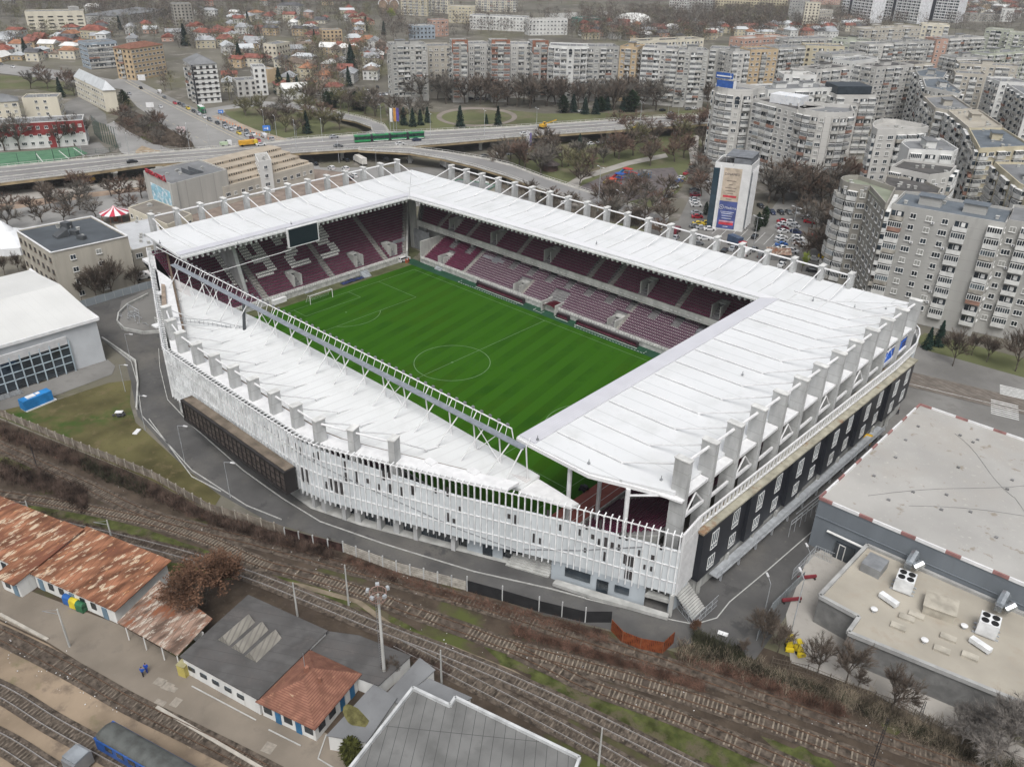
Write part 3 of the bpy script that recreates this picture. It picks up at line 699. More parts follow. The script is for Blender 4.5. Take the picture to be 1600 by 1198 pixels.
# ---- roof lighting truss along the south roof
T = MB(); W_ = MB(); Lm = MB(); x0, x1 = -56.5, 57; zT = 21.0; zW = 20.1; n = 19; dx = (x1-x0)/n
T.tube((x0-13, -35.5, 20.2), (x0, -36.6, zT), .1); T.tube((x0, -36.6, zT), (x1-4, -36.6, zT), .13, 6); T.tube((x1-4, -36.6, zT), (x1-3.6, -36.6, zW-.8), .1)
T.tube((x0, -38.2, zW-.5), (x1, -38.2, zW-.5), .13, 6)
W_.prism([(x0, -38.7), (x1, -38.7), (x1, -37.4), (x0, -37.4)], zW-.35, zW-.2)
for i in range(n+1):
    x = x0+i*dx
    T.tube((x, -36.6, zT), (x, -37.6, zW-.4), .08); T.tube((x, -37.5, zW-.4), (x+.1, -37, 13.2), .13, 6)
    if i < n: T.tube((x+dx*.55, -38.3, zW-.4), (x+dx*.1, -41, 13.5), .12, 6)
    if i in (2, 6, 10, 13, 17): T.tube((x, -37.4, zW-.5), (x+dx, -37, 13.3), .09); T.tube((x+dx, -37.4, zW-.5), (x, -37, 13.3), .09)
    for k in range(3):
        xx = x+(k+.5)*dx/3
        if xx < x1-4: Lm.box(xx, -36.5, zT+.0, .5, .3, .5); T.tube((xx, -36.6, zT), (xx+.4, -37.5, zW-.3), .05, 4)
T.tube((x1, -38.5, zW-.3), (x1-1.5, -41, 13.4), .13, 6)
T.build('lighting_truss', white_paint, ST); W_.build('truss_walkway', mat('walkway grating', (.22, .24, .27), .5, .1, 1), ST); Lm.build('floodlight', mat('floodlight housing', (.18, .18, .19), .4), ST)
g = MB(); g.tube((-24.5, -38.4, 19.6), (-23.6, -39.7, 13.8), .35, 6); P0 = at(466, 503, 13.9)
g.build('access_ladder', mat('dark ladder', (.06, .065, .07)), ST)
g = MB(); a = at(293, 540, 15); b = at(345, 507, 14.6); c_ = at(385, 503, 14); d_ = at(365, 505, 14.0)
pts = [(-38, -48.5, 14.5), (-31, -43, 14.2), (-25, -40, 13.8), (-24, -39.5, 13.8)]
for p, q in zip(pts, pts[1:]): g.tube(p, (q[0], q[1], q[2]), .08); g.tube((p[0], p[1], p[2]+.8), (q[0], q[1], q[2]+.8), .07)
for i in range(16):
    t = i/15; p = Vector(pts[0]).lerp(Vector(pts[2]), t); g.tube(p, p+Vector((0, 0, .8)), .05, 4)
g.build('roof_handrail', metal_grey, ST)
g = MB(); g.tube((-57, -30, 14.7), (-57.6, -4.6, 14.8), .09); g.build('stay_cable', white_paint, ST)
# brown edge strip on the far left of the south roof
g = MB(); g.prism([(-58, -41.0), (-56.9, -40.6), (-37.2, -50), (-38.2, -50.8)], 14.9, 15.3); g.build('parapet_cap', mat('brown coping', (.30, .24, .19), .9, .15, .8), ST)
g = MB()
for px, py in ((251, 458), (245, 509), (673, 722), (740, 737)): P = at(px, py, 14.75); g.box(P.x, P.y, 14.6, 2, 1.4, .35)
g.split('roof_hatch', white_paint, rs)
# video board
e = empty('video_board', 'black video board in a white frame hanging under the far left roof', 'video screen', None, (-58.3, 0, 15.2))
g = MB(); g.box(0, 0, 0, .5, 9.4, 5.1); g.box(.02, 0, -.12, .7, 9.7, .2); g.box(.02, 0, 5, .7, 9.7, .2); g.box(.02, -4.8, 0, .7, .2, 5.1); g.box(.02, 4.8, 0, .7, .2, 5.1)
g.build('frame', white_paint, e); g = MB(); g.box(.3, 0, .15, .1, 9.1, 4.8); g.build('screen', mat('switched off screen', (.012, .02, .028), .4, .05, 1), e)
# blue banners in the NE corner
g = MB()
for (y0, y1) in ((46.4, 51.9),): pass
for i, (ya, yb, lab) in enumerate(((39.4, 45, 'blue and black banner between two roof pillars at the right corner'), (46.4, 51.8, 'dark blue banner at the last gap before the right corner'))):
    e = empty('banner', lab, 'banner', None, (84.6, (ya+yb)/2, 15.2))
    g = MB(); L = yb-ya; g.box(0, 0, 0, .08, L, 3.2); g.build('cloth', mat('banner navy', (.02, .03, .10) if i else (.025, .05, .20), .7), e)
    g = MB(); rng = random.Random(i)
    for k in range(3 if i else 5): g.prism([(.06, -L/2+.4+k*.9), (.1, -L/2+.4+k*.9), (.1, -L/2+1.0+k*.9), (.06, -L/2+1.0+k*.9)], .5, 2.2+.2*(k % 2))
    g.prism([(.06, -L/2+.2), (.1, -L/2+.2), (.1, L/2-.4), (.06, L/2-.4)], 2.5, 2.8); g.build('lettering', mat('banner blue', (.02, .16, .72), .6), e)
    g = MB(); g.box(0, 0, -.12, .2, L+.3, .15); g.box(0, 0, 3.2, .2, L+.3, .12); g.build('rail', white_paint, e)
# dugouts, tunnel
def dug(x0, x1, lab, y=38.3):
    e = empty('dugout', lab, 'team bench', 'team benches along the far touchline', ((x0+x1)/2, y, .05)); L = x1-x0
    g = MB(); g.box(0, .55, 0, L, .15, 1.2); g.box(0, .25, 1.2, L, .8, .1); g.box(-L/2, .15, 0, .1, 1.1, 1.2); g.box(L/2, .15, 0, .1, 1.1, 1.2); g.build('shell', mat('dark dugout shell', (.03, .02, .025), .4), e)
    g = MB(); n = int(L/.7)
    for i in range(n): xx = -L/2+(i+.5)*L/n; g.box(xx, 0, .25, .5, .5, .18); g.box(xx, .3, .4, .5, .14, .75)
    g.build('bench_seats', mat('dugout seat maroon', (.13, .04, .06)), e)
    g = MB(); g.box(0, -.55, 0, L+.6, .12, .06); g.build('base_kerb', line_white, e)
dug(-29.5, -11.5, 'long maroon team bench left of the players tunnel'); dug(.8, 4.6, 'short maroon officials bench right of the players tunnel'); dug(7.5, 27, 'long maroon team bench right of the players tunnel')
e = empty('players_tunnel', 'dark red arched players tunnel at the halfway line', 'tunnel', None, (-2.6, 39.2, .05)); g = MB(); K = 10
for i in range(K):
    a, b = math.pi*i/K, math.pi*(i+1)/K; P = lambda t, y, r=2.2: (r*math.cos(t), y, 1.4+.9*math.sin(t)*r/2.2)
    g.add([P(a, -.6), P(b, -.6), P(b, 3.6), P(a, 3.6)], [(0, 1, 2, 3), (3, 2, 1, 0)])
g.build('tunnel_cover', mat('dark red cover', (.13, .018, .03), .5), e); g = MB()
for s in (-1, 1): g.box(s*2.35, 1.6, 0, .3, 5, 1.6); g.box(s*2.35, 1.6, 1.6, .3, 4.6, 1.2)
g.split('tunnel_wall', conc, e)
e = empty('folded_tarpaulin', 'dark blue crumpled tarpaulin beside the far left goal', 'tarpaulin', None, (-58.3, 15.5, .06)); g = MB(); rng = random.Random(4); nn = 12
V = [(rng.uniform(-.15, .15)+1.9*(j/4-.5)*2*.55*(1-.5*abs(i/nn-.5)), (i/nn-.5)*9, .08+rng.random()*.35) for i in range(nn+1) for j in range(5)]
g.add(V, [(i*5+j, i*5+j+1, (i+1)*5+j+1, (i+1)*5+j) for i in range(nn) for j in range(4)]); g.build('cloth', mat('navy tarpaulin', (.02, .03, .09), .5, .4, 2), e)
e = empty('advertising_box', 'white box lying by the stand wall behind the goal', 'box', None, (-59.6, -9, .06)); g = MB(); g.box(0, 0, 0, 1.1, 4.2, 1.2); g.box(0, 0, 1.2, 1.2, 4.3, .08); g.build('crate', white_paint, e)
for px, py, lab in ((572, 432, 'grey folded steps by the stand wall near the far corner flag'), (480, 456, 'grey steps at the entrance behind the far left goal'), (1010, 540, 'grey steps at the end of the right team bench'), (756, 448, 'grey steps at the corner of the far touchline'), (687, 421, 'small grey steps below the far lower tier')):
    P = at(px, py, 0); e = empty('portable_steps', lab, 'steps', 'steps from the stands to the pitch', (P.x, P.y, .05), R(90) if px < 600 else 0); g = MB()
    for i in range(5): g.box(0, .9-i*.42, 0, 2.6, .42, 1.5-i*.3)
    g.build('flight', mat('grey step plate', (.36, .38, .40), .6), e)
for px, py, lab in ((912, 766, 'two folded dark chairs standing by the near right corner of the pitch'), (749, 445, 'dark ride-on mower parked on the far touchline strip')):
    P = at(px, py, 0); e = empty('pitch_equipment', lab, 'equipment', None, (P.x, P.y, .06)); g = MB()
    g.box(0, 0, .3, .9, 1.4, .6); g.box(0, -.5, .9, .7, .4, .5); g.build('body', mat('dark machine', (.05, .05, .06)), e); g = MB()
    for a_ in (-.5, .5):
        for b_ in (-.6, .6): g.tube((a_-.1, b_, .3), (a_+.1, b_, .3), .3, 10)
    g.build('wheel', mat('tyre rubber', (.02, .02, .02)), e)
g = MB(); rng = random.Random(9); e = empty('flower_bed', 'green weedy planter beside the red apron', 'planter', None, (64.4, -30.5, 0))
for i in range(420):
    a_, b_, c_ = rng.uniform(-2.6, 2.6), rng.uniform(-1.2, 1.2), rng.uniform(1.0, 1.9); d_ = rng.uniform(0, 6.28)
    g.add([(a_, b_, c_), (a_+.3*math.cos(d_), b_+.3*math.sin(d_), c_+.2), (a_+.1, b_+.25, c_+.1)], [(0, 1, 2)])
g.build('foliage', mat('weed green', (.05, .09, .03), .9, .5, 2), e); g = MB(); g.box(0, 0, 0, 5.6, 2.8, 1.0); g.build('trough', conc, e)
# ================================================================== GROUND
ZC = [0]
def gp(name, m, pts, z=.01, world=False):
    ZC[0] += 1; z += .0011*ZC[0]
    g = MB(); g.poly([p if world else at(*p, 0) for p in pts], z); return struct(name, g, m)
g = MB(); g.add([(-7000, -2500, -.03), (2500, -2500, -.03), (2500, 7000, -.03), (-7000, 7000, -.03)], [(0, 1, 2, 3)]); struct('ground', g, city_ground)
# railway land
gp('railway_ground', soil, [(-260, 560), (0, 655), (130, 707), (240, 752), (330, 802), (430, 828), (520, 850), (620, 885), (730, 918), (850, 962), (950, 985), (1060, 1020), (1100, 990), (1190, 1010), (1330, 1060), (1480, 1130), (1700, 1220), (1750, 1500), (500, 1700), (-400, 1000)], .0)
GR = [[(0, 790), (60, 782), (150, 800), (260, 838), (330, 862), (300, 875), (200, 850), (100, 815), (0, 800)], [(420, 895), (520, 912), (600, 955), (680, 1000), (640, 985), (560, 950), (470, 930)],
      [(430, 925), (545, 945), (600, 975), (560, 960)], [(820, 1040), (880, 1065), (1000, 1110), (1120, 1155), (1230, 1198), (1150, 1210), (1000, 1150), (900, 1100), (830, 1068)],
      [(960, 1120), (1060, 1150), (1150, 1190), (1060, 1190)], [(1190, 1150), (1300, 1185), (1330, 1215), (1230, 1200)], [(0, 690), (60, 725), (40, 740), (0, 720)],
      [(1360, 1110), (1420, 1140), (1390, 1150)], [(760, 1010), (850, 1030), (870, 1070), (790, 1040)], [(140, 868), (300, 880), (420, 905), (300, 905)]]
for q in GR:
    g = MB(); P = [at(*p) for p in q]; c = sum((Vector(p) for p in P), Vector())/len(P); L = []
    rng = random.Random(len(q)+int(q[0][0]))
    for i in range(len(P)):
        a, b = P[i], P[(i+1) % len(P)]; nn = max(2, int((b-a).length/1.5))
        for k in range(nn):
            p = a.lerp(b, k/nn); L.append(p+(p-c).normalized()*rng.uniform(-.7, .7))
    ZC[0] += 1; g.poly(L, .012+.0011*ZC[0]); struct('grass_patch', g, grass_rail)
g = MB(); PT = [(400, 903), (470, 915), (560, 940), (620, 985), (700, 1010), (800, 1050), (900, 1105), (1000, 1160), (1060, 1190)]; g.strip([at(*p) for p in PT], .9, .06); struct('foot_path', g, mat('trodden earth', (.20, .165, .12), 1, .15, .6))
# platform and yard at the station
gp('platform', platform_m, [(-160, 850), (0, 905), (185, 975), (300, 1040), (400, 1090), (520, 1150), (600, 1200), (700, 1260), (560, 1290), (400, 1196), (250, 1110), (200, 1085), (150, 1050), (75, 1003), (0, 967), (-160, 900)], .02)
gp('yard_soil', sandy, [(-160, 905), (0, 970), (75, 1006), (150, 1053), (200, 1088), (250, 1120), (420, 1215), (300, 1300), (-300, 1200)], .006)
g = MB()
for a, b in (((245, 1105), (400, 1196)), ((400, 1196), (520, 1265)), ((0, 960), (75, 1000))): g.bar(at(*a), at(*b), .45, 0, .25)
struct('platform_edge', g, mat('platform edge stone', (.42, .39, .34), .9, .1, .8))
g = MB()
for a, b in (((300, 1072), (400, 1125)), ((470, 1165), (420, 1140)), ((510, 1148), (497, 1185)), ((497, 1185), (530, 1205))): g.bar(at(*a), at(*b), .15, 0, .15)
struct('kerb', g, kerb_m)
g = MB()                                            # pit between the rails: its shade painted as a flat dark strip
g.strip([at(205, 1098), at(300, 1147), at(420, 1210)], 1.35, .075); struct('inspection_pit', g, mat('pit shade', (.018, .016, .014), 1))
g = MB(); rng = random.Random(1)
for px, py, w_, h_ in ((250, 1065, 1.6, 1.2), (262, 1072, 1.6, 1.2), (272, 1077, .8, .8), (275, 1097, 1.2, 1.4), (248, 1100, 1.6, 1.4), (420, 1168, 1.5, 1.5)):
    P = at(px, py); g.box(P.x, P.y, .02, w_, h_, .03, .37)
struct('manhole_cover', g, mat('cover slab', (.29, .26, .22), .9, .1, 2))
# asphalt round the stadium
gp('stadium_road', asphalt, [(133, 475), (160, 470), (250, 430), (262, 470), (300, 560), (480, 760), (640, 830), (820, 880), (930, 880), (1010, 880), (1060, 860), (1270, 690), (1430, 560), (1480, 540), (1500, 600), (1440, 640), (1290, 780), (1280, 930), (1230, 960), (1180, 1030), (1100, 1000), (1060, 1010), (1040, 1015), (960, 985), (850, 960), (730, 915), (540, 850), (420, 815), (340, 770), (300, 745), (215, 650), (205, 600), (195, 560), (120, 500)], .012)
gp('car_track', asphalt_old, [(190, 470), (250, 445), (258, 520), (240, 520), (215, 520), (190, 515), (183, 500)], .02)
g = MB()
KB = [[(160, 530), (205, 565), (215, 600), (222, 650), (300, 735), (385, 790), (440, 812)], [(248, 545), (250, 575), (262, 625), (300, 665), (380, 735), (440, 778), (500, 815), (600, 850), (740, 893), (860, 920), (915, 935)], [(233, 655), (300, 745), (345, 768)]]
for q in KB:
    P = [at(*p) for p in q]
    for a, b in zip(P, P[1:]): g.bar(a, b, .15, 0, .2)
P = [(915, 935), (1050, 968), (1085, 975), (1120, 965), (1140, 940), (1200, 890), (1275, 825)]; P = [at(*p) for p in P]
for a, b in zip(P, P[1:]): g.bar(a, b, .18, 0, .05)
struct('road_kerb', g, mat('white kerb', (.42, .42, .40), .9, .1, 1))
g = MB()                                            # low wall round the turning circle and ramp wall
for q, h_ in (([(232, 462), (200, 478), (186, 492), (184, 505), (195, 516), (225, 522), (250, 520)], .8), ([(160, 530), (212, 566), (216, 600), (214, 640)], .7)):
    P = [at(*p) for p in q]
    for a, b in zip(P, P[1:]): g.bar(a, b, .35, 0, h_)
w_ = g.build('low_wall', conc, label='low grey concrete wall curving beside the stadium access road', cat='wall')
gp('grass_field', grass, [(-60, 600), (28, 625), (90, 625), (170, 598), (205, 594), (203, 630), (212, 660), (300, 740), (345, 775), (330, 800), (240, 752), (130, 705), (0, 652), (-160, 600)], .014)
gp('hall_pavement', asphalt_old, [(-160, 600), (60, 600), (166, 560), (180, 572), (175, 585), (60, 628), (-160, 680)], .018)
gp('side_street', asphalt_old, [(1280, 690), (1400, 560), (1445, 537), (1560, 570), (1800, 630), (1800, 760), (1440, 660), (1380, 680)], .008)
g = MB()
for o_ in (0, 1.5, 4.4, 5.9):
    a = Vector(at(1425, 585)); b = Vector(at(1690, 648)); d = (b-a).normalized(); n = Vector((-d.y, d.x, 0)); a -= d*40
    g.strip([a-n*o_, b-n*o_], .2, .12)
tb = MB(); tb.strip([a-n*2.95, b-n*2.95], 8.2, .105); struct('tram_bed', tb, mat('tram bed paving', (.175, .155, .135), .95, .12, .5, wave=((.3, .95, 0), 1.3, (.12, .105, .09), .15)))
struct('tram_rail', g, mat('tram rail', (.13, .10, .08), .6))
g = MB()
for k in range(9):
    for dx_ in (0, 7.5):
        a = Vector(at(1540, 632-0)); b = Vector(at(1690, 668)); d = (b-a).normalized(); n = Vector((-d.y, d.x, 0)); p = a-n*(k*1.0-8)+d*dx_*0; 
for k in range(8): 
    p = Vector(at(1562, 602+k*1.9)); g.strip([p, p+d*5.5], .42, .13)
    p = Vector(at(1548, 625+k*3.0)); g.strip([p, p+d*5.5], .42, .13)
a = Vector(at(1420, 600)); g.strip([a, a+d*60], .15, .13)
struct('zebra_crossing', g, line_white)
gp('verge', lawn, [(1430, 530), (1445, 520), (1600, 560), (1800, 610), (1800, 635), (1600, 590), (1450, 548)], .012)
gp('service_yard', paving, [(1228, 960), (1262, 870), (1290, 855), (1345, 890), (1290, 960), (1350, 1000), (1500, 1110), (1620, 1180), (1700, 1260), (1500, 1160), (1360, 1080), (1235, 1035)], .02)
gp('tree_verge', mat('leaf litter', (.11, .095, .075), 1, .2, .8), [(118, 470), (240, 432), (246, 446), (125, 482)], .025)
# ground behind the stadium
gp('boulevard', asphalt_far, [(178, 125), (200, 118), (262, 150), (310, 172), (340, 178), (400, 200), (470, 222), (500, 262), (620, 262), (700, 320), (500, 330), (430, 280), (330, 245), (300, 228), (262, 200), (215, 168), (190, 140)], .012)
gp('street', asphalt_far, [(-120, 82), (0, 100), (110, 112), (178, 125), (190, 140), (115, 128), (0, 115), (-120, 100)], .010)
gp('street', asphalt_far, [(400, 158), (440, 160), (530, 180), (522, 186), (430, 168), (330, 178), (310, 172)], .010)
gp('south_street', asphalt_far, [(-200, 345), (0, 328), (140, 300), (240, 292), (240, 330), (120, 345), (0, 372), (-200, 400)], .010)
gp('pavement', paving, [(-200, 318), (0, 300), (140, 288), (240, 280), (240, 290), (140, 300), (0, 318), (-200, 335)], .016)
gp('pavement', mat('tan strip', (.33, .25, .19), .95, .1, .2), [(-200, 336), (0, 319), (140, 301), (240, 291), (240, 296), (140, 309), (0, 330), (-200, 350)], .014)
g = MB()
LN = [[(196, 128), (260, 162), (330, 197), (400, 232)], [(200, 126), (265, 160), (335, 195), (405, 229)]]
for q in LN: g.strip([at(*p) for p in q], .5, .12)
for t in range(14):
    a = Vector(at(192, 150)).lerp(Vector(at(345, 236)), t/14); b = Vector(at(192, 150)).lerp(Vector(at(345, 236)), (t+.4)/14); g.strip([a, b], .3, .12)
struct('lane_marking', g, mat('worn yellow line', (.45, .40, .30), .9))
gp('lawn', lawn, [(350, 172), (400, 166), (450, 172), (520, 192), (560, 202), (575, 212), (480, 216), (410, 216), (380, 196), (355, 180)], .018)
gp('lawn', lawn, [(-100, 112), (0, 117), (60, 122), (115, 130), (118, 150), (60, 140), (0, 140), (-100, 140)], .018)
gp('lawn', lawn, [(430, 160), (600, 160), (610, 205), (560, 190), (500, 170)], .016)
gp('lawn', lawn, [(605, 168), (690, 176), (790, 172), (850, 178), (1000, 176), (1100, 172), (1110, 180), (900, 192), (760, 200), (610, 210)], .016)
gp('lawn', lawn, [(790, 240), (860, 225), (960, 212), (1080, 200), (1105, 235), (1085, 262), (1060, 300), (1000, 345), (880, 300), (800, 262)], .014)
gp('park_path', paving, [(1076, 235), (1084, 212), (1092, 212), (1090, 262), (1080, 262)], .020)
gp('park_path', paving, [(880, 290), (905, 275), (980, 252), (1040, 240), (1044, 246), (985, 258), (910, 282), (900, 300)], .020)
c = at(757, 182); g = MB(); K = 48
ring = [(745+63*math.cos(t*2*math.pi/K), 183+15*math.sin(t*2*math.pi/K)) for t in range(K)]
g.poly([at(*p) for p in ring], .11); struct('roundabout_path', g, mat('dull path', (.235, .205, .18), .95, .1, .1))
g = MB(); g.poly([at(745+55*math.cos(t*2*math.pi/K), 183.5+12*math.sin(t*2*math.pi/K)) for t in range(K)], .13); struct('roundabout_lawn', g, lawn)
gp('playground', mat('playground rubber', (.135, .12, .12), .95, .1, .4), [(905, 292), (960, 268), (1052, 262), (1060, 275), (1030, 305), (960, 320), (900, 312)], .024)
gp('stadium_back_ground', asphalt_old, [(600, 262), (700, 262), (800, 300), (900, 335), (1000, 360), (1060, 345), (1100, 262), (1092, 235), (1112, 232), (1118, 340), (1200, 335), (1225, 300), (1290, 310), (1312, 432), (1345, 470), (1340, 520), (900, 420), (600, 300)], .010)
gp('park_verge', lawn, [(905, 342), (990, 352), (1030, 372), (960, 368)], .02)
gp('theatre_yard', mat('brown paving', (.24, .195, .165), .95, .12, .3), [(200, 330), (270, 340), (470, 262), (540, 270), (560, 290), (480, 330), (240, 400), (225, 360)], .016)
gp('school_yard', asphalt_old, [(95, 165), (125, 150), (165, 178), (168, 195), (100, 180)], .016)
gp('sports_pitch', mat('green sports pitch', (.095, .20, .12), .95, .06, .2), [(-60, 243), (0, 239), (60, 236), (118, 230), (138, 240), (90, 252), (0, 262), (-60, 266)], .03)
gp('court_ground', asphalt_old, [(118, 228), (155, 222), (172, 238), (138, 246)], .022)
g = MB()
for a, b in (((56, 240), (68, 255)), ((92, 236), (108, 249)), ((115, 232), (132, 244))): g.strip([at(*a), at(*b)], .4, .13)
struct('court_line', g, line_white)
gp('ramp_road', asphalt_far, [(165, 195), (178, 190), (215, 212), (262, 232), (300, 240), (300, 246), (200, 246), (187, 236), (185, 228), (178, 212)], .022)
gp('construction_ground', mat('excavated clay', (.33, .26, .18), 1, .15, .4), [(212, 236), (222, 228), (240, 234), (260, 238), (212, 240)], .03)
gp('shrub_ground', soil, [(178, 190), (200, 170), (240, 188), (300, 222), (305, 232), (240, 226), (200, 205)], .02)
gp('clay_strip', mat('pale clay strip', (.36, .30, .24), 1, .1, .3), [(330, 182), (345, 180), (400, 203), (450, 218), (440, 224), (380, 205)], .022)
# parking marks
g = MB()
a = at(1118, 372); 
for i in range(9):
    p = Vector(at(1120+i*13, 360+i*2.6)); q = Vector(at(1131+i*13, 348+i*2.6)) if False else Vector(at(1128+i*13.5, 352+i*2.4)); g.strip([Vector(at(1112+i*13.5, 366+i*2.8)), q], .16, .12)
for i in range(7): g.strip([Vector(at(1212, 344+i*8)), Vector(at(1232, 346+i*8))], .14, .12)
for i in range(6): g.strip([Vector(at(1262+i*4, 350+i*7)), Vector(at(1275+i*4, 348+i*7))], .14, .12)
struct('parking_lines', g, line_white)
# river-like dark strip of wood is stuff, built later

# ================================================================== RAILWAY TRACKS
def track(name, pts, label, shiny, concrete=False, step=.62, world=False, z=.0, skip=None):
    P = [Vector(p) if world else Vector(at(*p)) for p in pts]
    Q = []                                         # smooth a little
    for i in range(len(P)-1):
        p0, p1, p2, p3 = P[max(i-1, 0)], P[i], P[i+1], P[min(i+2, len(P)-1)]
        for k in range(8):
            t = k/8; Q.append(.5*((2*p1)+(-p0+p2)*t+(2*p0-5*p1+4*p2-p3)*t*t+(-p0+3*p1-3*p2+p3)*t*t*t))
    Q.append(P[-1]); Q = [(q.x, q.y) for q in Q]
    e = empty('railway_track', label, 'railway track', 'tracks of the railway yard', (Q[0][0], Q[0][1], 0)); o = Vector((Q[0][0], Q[0][1]))
    L = [(x-o.x, y-o.y) for x, y in Q]
    ZC[0] += 1; b = MB(); b.strip(L, 3.1, .05+.0011*ZC[0]); b.build('ballast_bed', ballast, e)
    for s in (-1, 1):
        r = MB()
        for a, c in zip(L, L[1:]):
            a = Vector(a); c = Vector(c); d = (c-a).normalized(); n = Vector((-d.y, d.x))*.75*s; r.bar(a+n, c+n+d*.02, .075 if not shiny else .09, .05, .32)
        r.build('rail', rail_shiny if shiny else rail_rust, e)
    sl_ = MB(); acc = 0; s_t = 0; rng = random.Random(int(abs(o.x*10)))
    for a, c in zip(L, L[1:]):
        a = Vector(a); c = Vector(c); d = c-a; ln_ = d.length; d.normalize()
        while acc < ln_:
            p = a+d*acc
            s_t = s_t+step; hid = (not shiny) and math.sin(s_t*.21+o.y)+math.sin(s_t*.083) > (-.1 if not concrete else .7)
            if rng.random() < (.25 if hid else .92): sl_.box(p.x, p.y, .03, .22, 2.3+rng.uniform(-.1, .1), random.choice((.12, .13, .14, .115, .105)), math.atan2(d.y, d.x)+rng.uniform(-.03, .03))
            acc += step
        acc -= ln_
    sl_.build('sleeper', sleeper_c if concrete else sleeper_m, e, kind='stuff'); return e
track('a', [(-120, 640), (0, 698), (60, 725), (130, 757), (225, 802), (310, 826), (400, 848), (470, 867), (535, 885), (600, 902), (650, 917), (725, 938), (800, 961), (950, 1009), (1075, 1050), (1200, 1093), (1375, 1155), (1500, 1197), (1620, 1240)], 'rusty track nearest the stadium, curving in beside the concrete fence', False)
track('b', [(-120, 755), (0, 773), (90, 787), (175, 803), (250, 820), (330, 846), (400, 878), (480, 900), (550, 921), (650, 957), (725, 984), (800, 1011), (925, 1044), (1050, 1081), (1200, 1131), (1350, 1188), (1500, 1245)], 'dull track second out from the stadium', False, True)
track('c', [(800, 1014), (860, 1042), (925, 1073), (1050, 1118), (1200, 1181), (1320, 1235)], 'track with pale concrete sleepers branching off toward the lower right', False, True)
track('d', [(-100, 778), (0, 802), (100, 822), (200, 845), (300, 871), (400, 903), (500, 943), (575, 974), (650, 1003), (700, 1022), (800, 1064), (925, 1122), (1050, 1184), (1150, 1235)], 'bright polished track through the middle of the yard', True)
track('e', [(620, 1006), (687, 1040), (799, 1098), (900, 1152), (985, 1200), (1050, 1240)], 'bright polished track branching behind the flat roofed station buildings', True)
track('f', [(-100, 950), (0, 992), (110, 1047), (200, 1098), (300, 1147), (399, 1197), (520, 1262)], 'track with the dark inspection pit along the platform', False)
track('g', [(-100, 1040), (0, 1080), (82, 1130), (165, 1175), (260, 1225), (360, 1280)], 'track carrying the blue railway coach', True)
track('h', [(-100, 1110), (0, 1157), (67, 1199), (140, 1245)], 'track in the bottom left corner of the yard', True)
# ================================================================== BUILDINGS
def V2(p): return Vector((p[0], p[1]))
frame_mats = [white_frame, dark_glass]
bal_conc = mat('balcony concrete', (.46, .45, .42), .9, .12, .5, fine=(.8, (.33, .32, .30), .55, .2))
bal_rust = mat('stained balcony', (.36, .34, .30), .9, .2, .5, fine=(.9, (.26, .19, .14), .6, .15))
brick_red = mat('red brick', (.27, .13, .09), .9, .15, .5)
PROTO = {}
def proto(key, fn, mats):
    if key not in PROTO: g = MB(); fn(g); PROTO[key] = (g, mats, g.mesh(key.split('|')[0], mats))
    return PROTO[key]
def w_double(g, wd=1.5, h=1.35):                   # local: faces -y, origin at bottom centre on the wall
    g.box(0, -.0, 0, wd, .10, h); n = max(1, round(wd/.75)); pw = (wd-.12)/n
    for i in range(n): g.box(-wd/2+.06+(i+.5)*pw, -.052, .1, pw-.1, .03, h-.2, m=1)
    g.box(0, -.1, -.08, wd+.1, .25, .07)
def balc(g, wd=3.0, closed=1, d=1.1, mull=6):
    g.box(0, -d/2, -.15, wd, d, .15, m=2); g.box(0, -d+.05, 0, wd, .1, 1.0, m=2); g.box(-wd/2+.05, -d/2, 0, .1, d-.1, 1.0, m=2); g.box(wd/2-.05, -d/2, 0, .1, d-.1, 1.0, m=2)
    if closed:
        g.box(0, -d/2, 1.0, wd-.06, d-.08, 1.35, m=1); g.box(0, -d/2, 2.35, wd, d, .1, m=0)
        for i in range(mull+1): g.box(-wd/2+.04+(wd-.08)*i/mull, -d+.02, 1.0, .09, .06, 1.35, m=0)
        g.box(0, -d+.0, 1.0, wd, .06, .09, m=0)
    else:
        g.box(0, -.03, .05, wd-.3, .05, 2.1, m=1); g.box(-.4, -.07, .1, .1, .05, 2.0, m=0); g.box(.4, -.07, .9, .8, .05, 1.1, m=0)
proto('window|a', lambda g: w_double(g), frame_mats); proto('window|b', lambda g: w_double(g, .8, 1.2), frame_mats); proto('window|c', lambda g: w_double(g, 2.1, 1.4), frame_mats)
proto('window|e', lambda g: w_double(g), [white_frame, mat('curtained glass', (.30, .30, .28), .3)])
proto('window|d', lambda g: w_double(g, 1.5, 1.35), [mat('brown window frame', (.12, .09, .07), .6), dark_glass])
for k, mm in (('balcony|a', bal_conc), ('balcony|b', bal_rust), ('balcony|w', mat('white balcony', (.60, .60, .58), .8, .08, .6)), ('balcony|r', mat('brownish balcony', (.30, .18, .14), .9, .15, .6))):
    proto(k+'1', lambda g: balc(g), [white_frame, grey_glass if k[-1] == 'b' else dark_glass, mm]); proto(k+'0', lambda g: balc(g, closed=0), [white_frame, dark_glass, mm])
proto('air_conditioner', lambda g: (g.box(0, -.25, 0, .75, .3, .55), g.tube((0, -.41, .28), (0, -.42, .28), .2, 8, m=1)), [white_paint, dark_glass])
proto('arch_window', lambda g: g.prism([(-1, -.06), (1, -.06), (1, 0), (-1, 0)], 0, 2.2) or g.tube((0, -.06, 2.2), (0, 0, 2.2), 1, 14), [dark_glass])
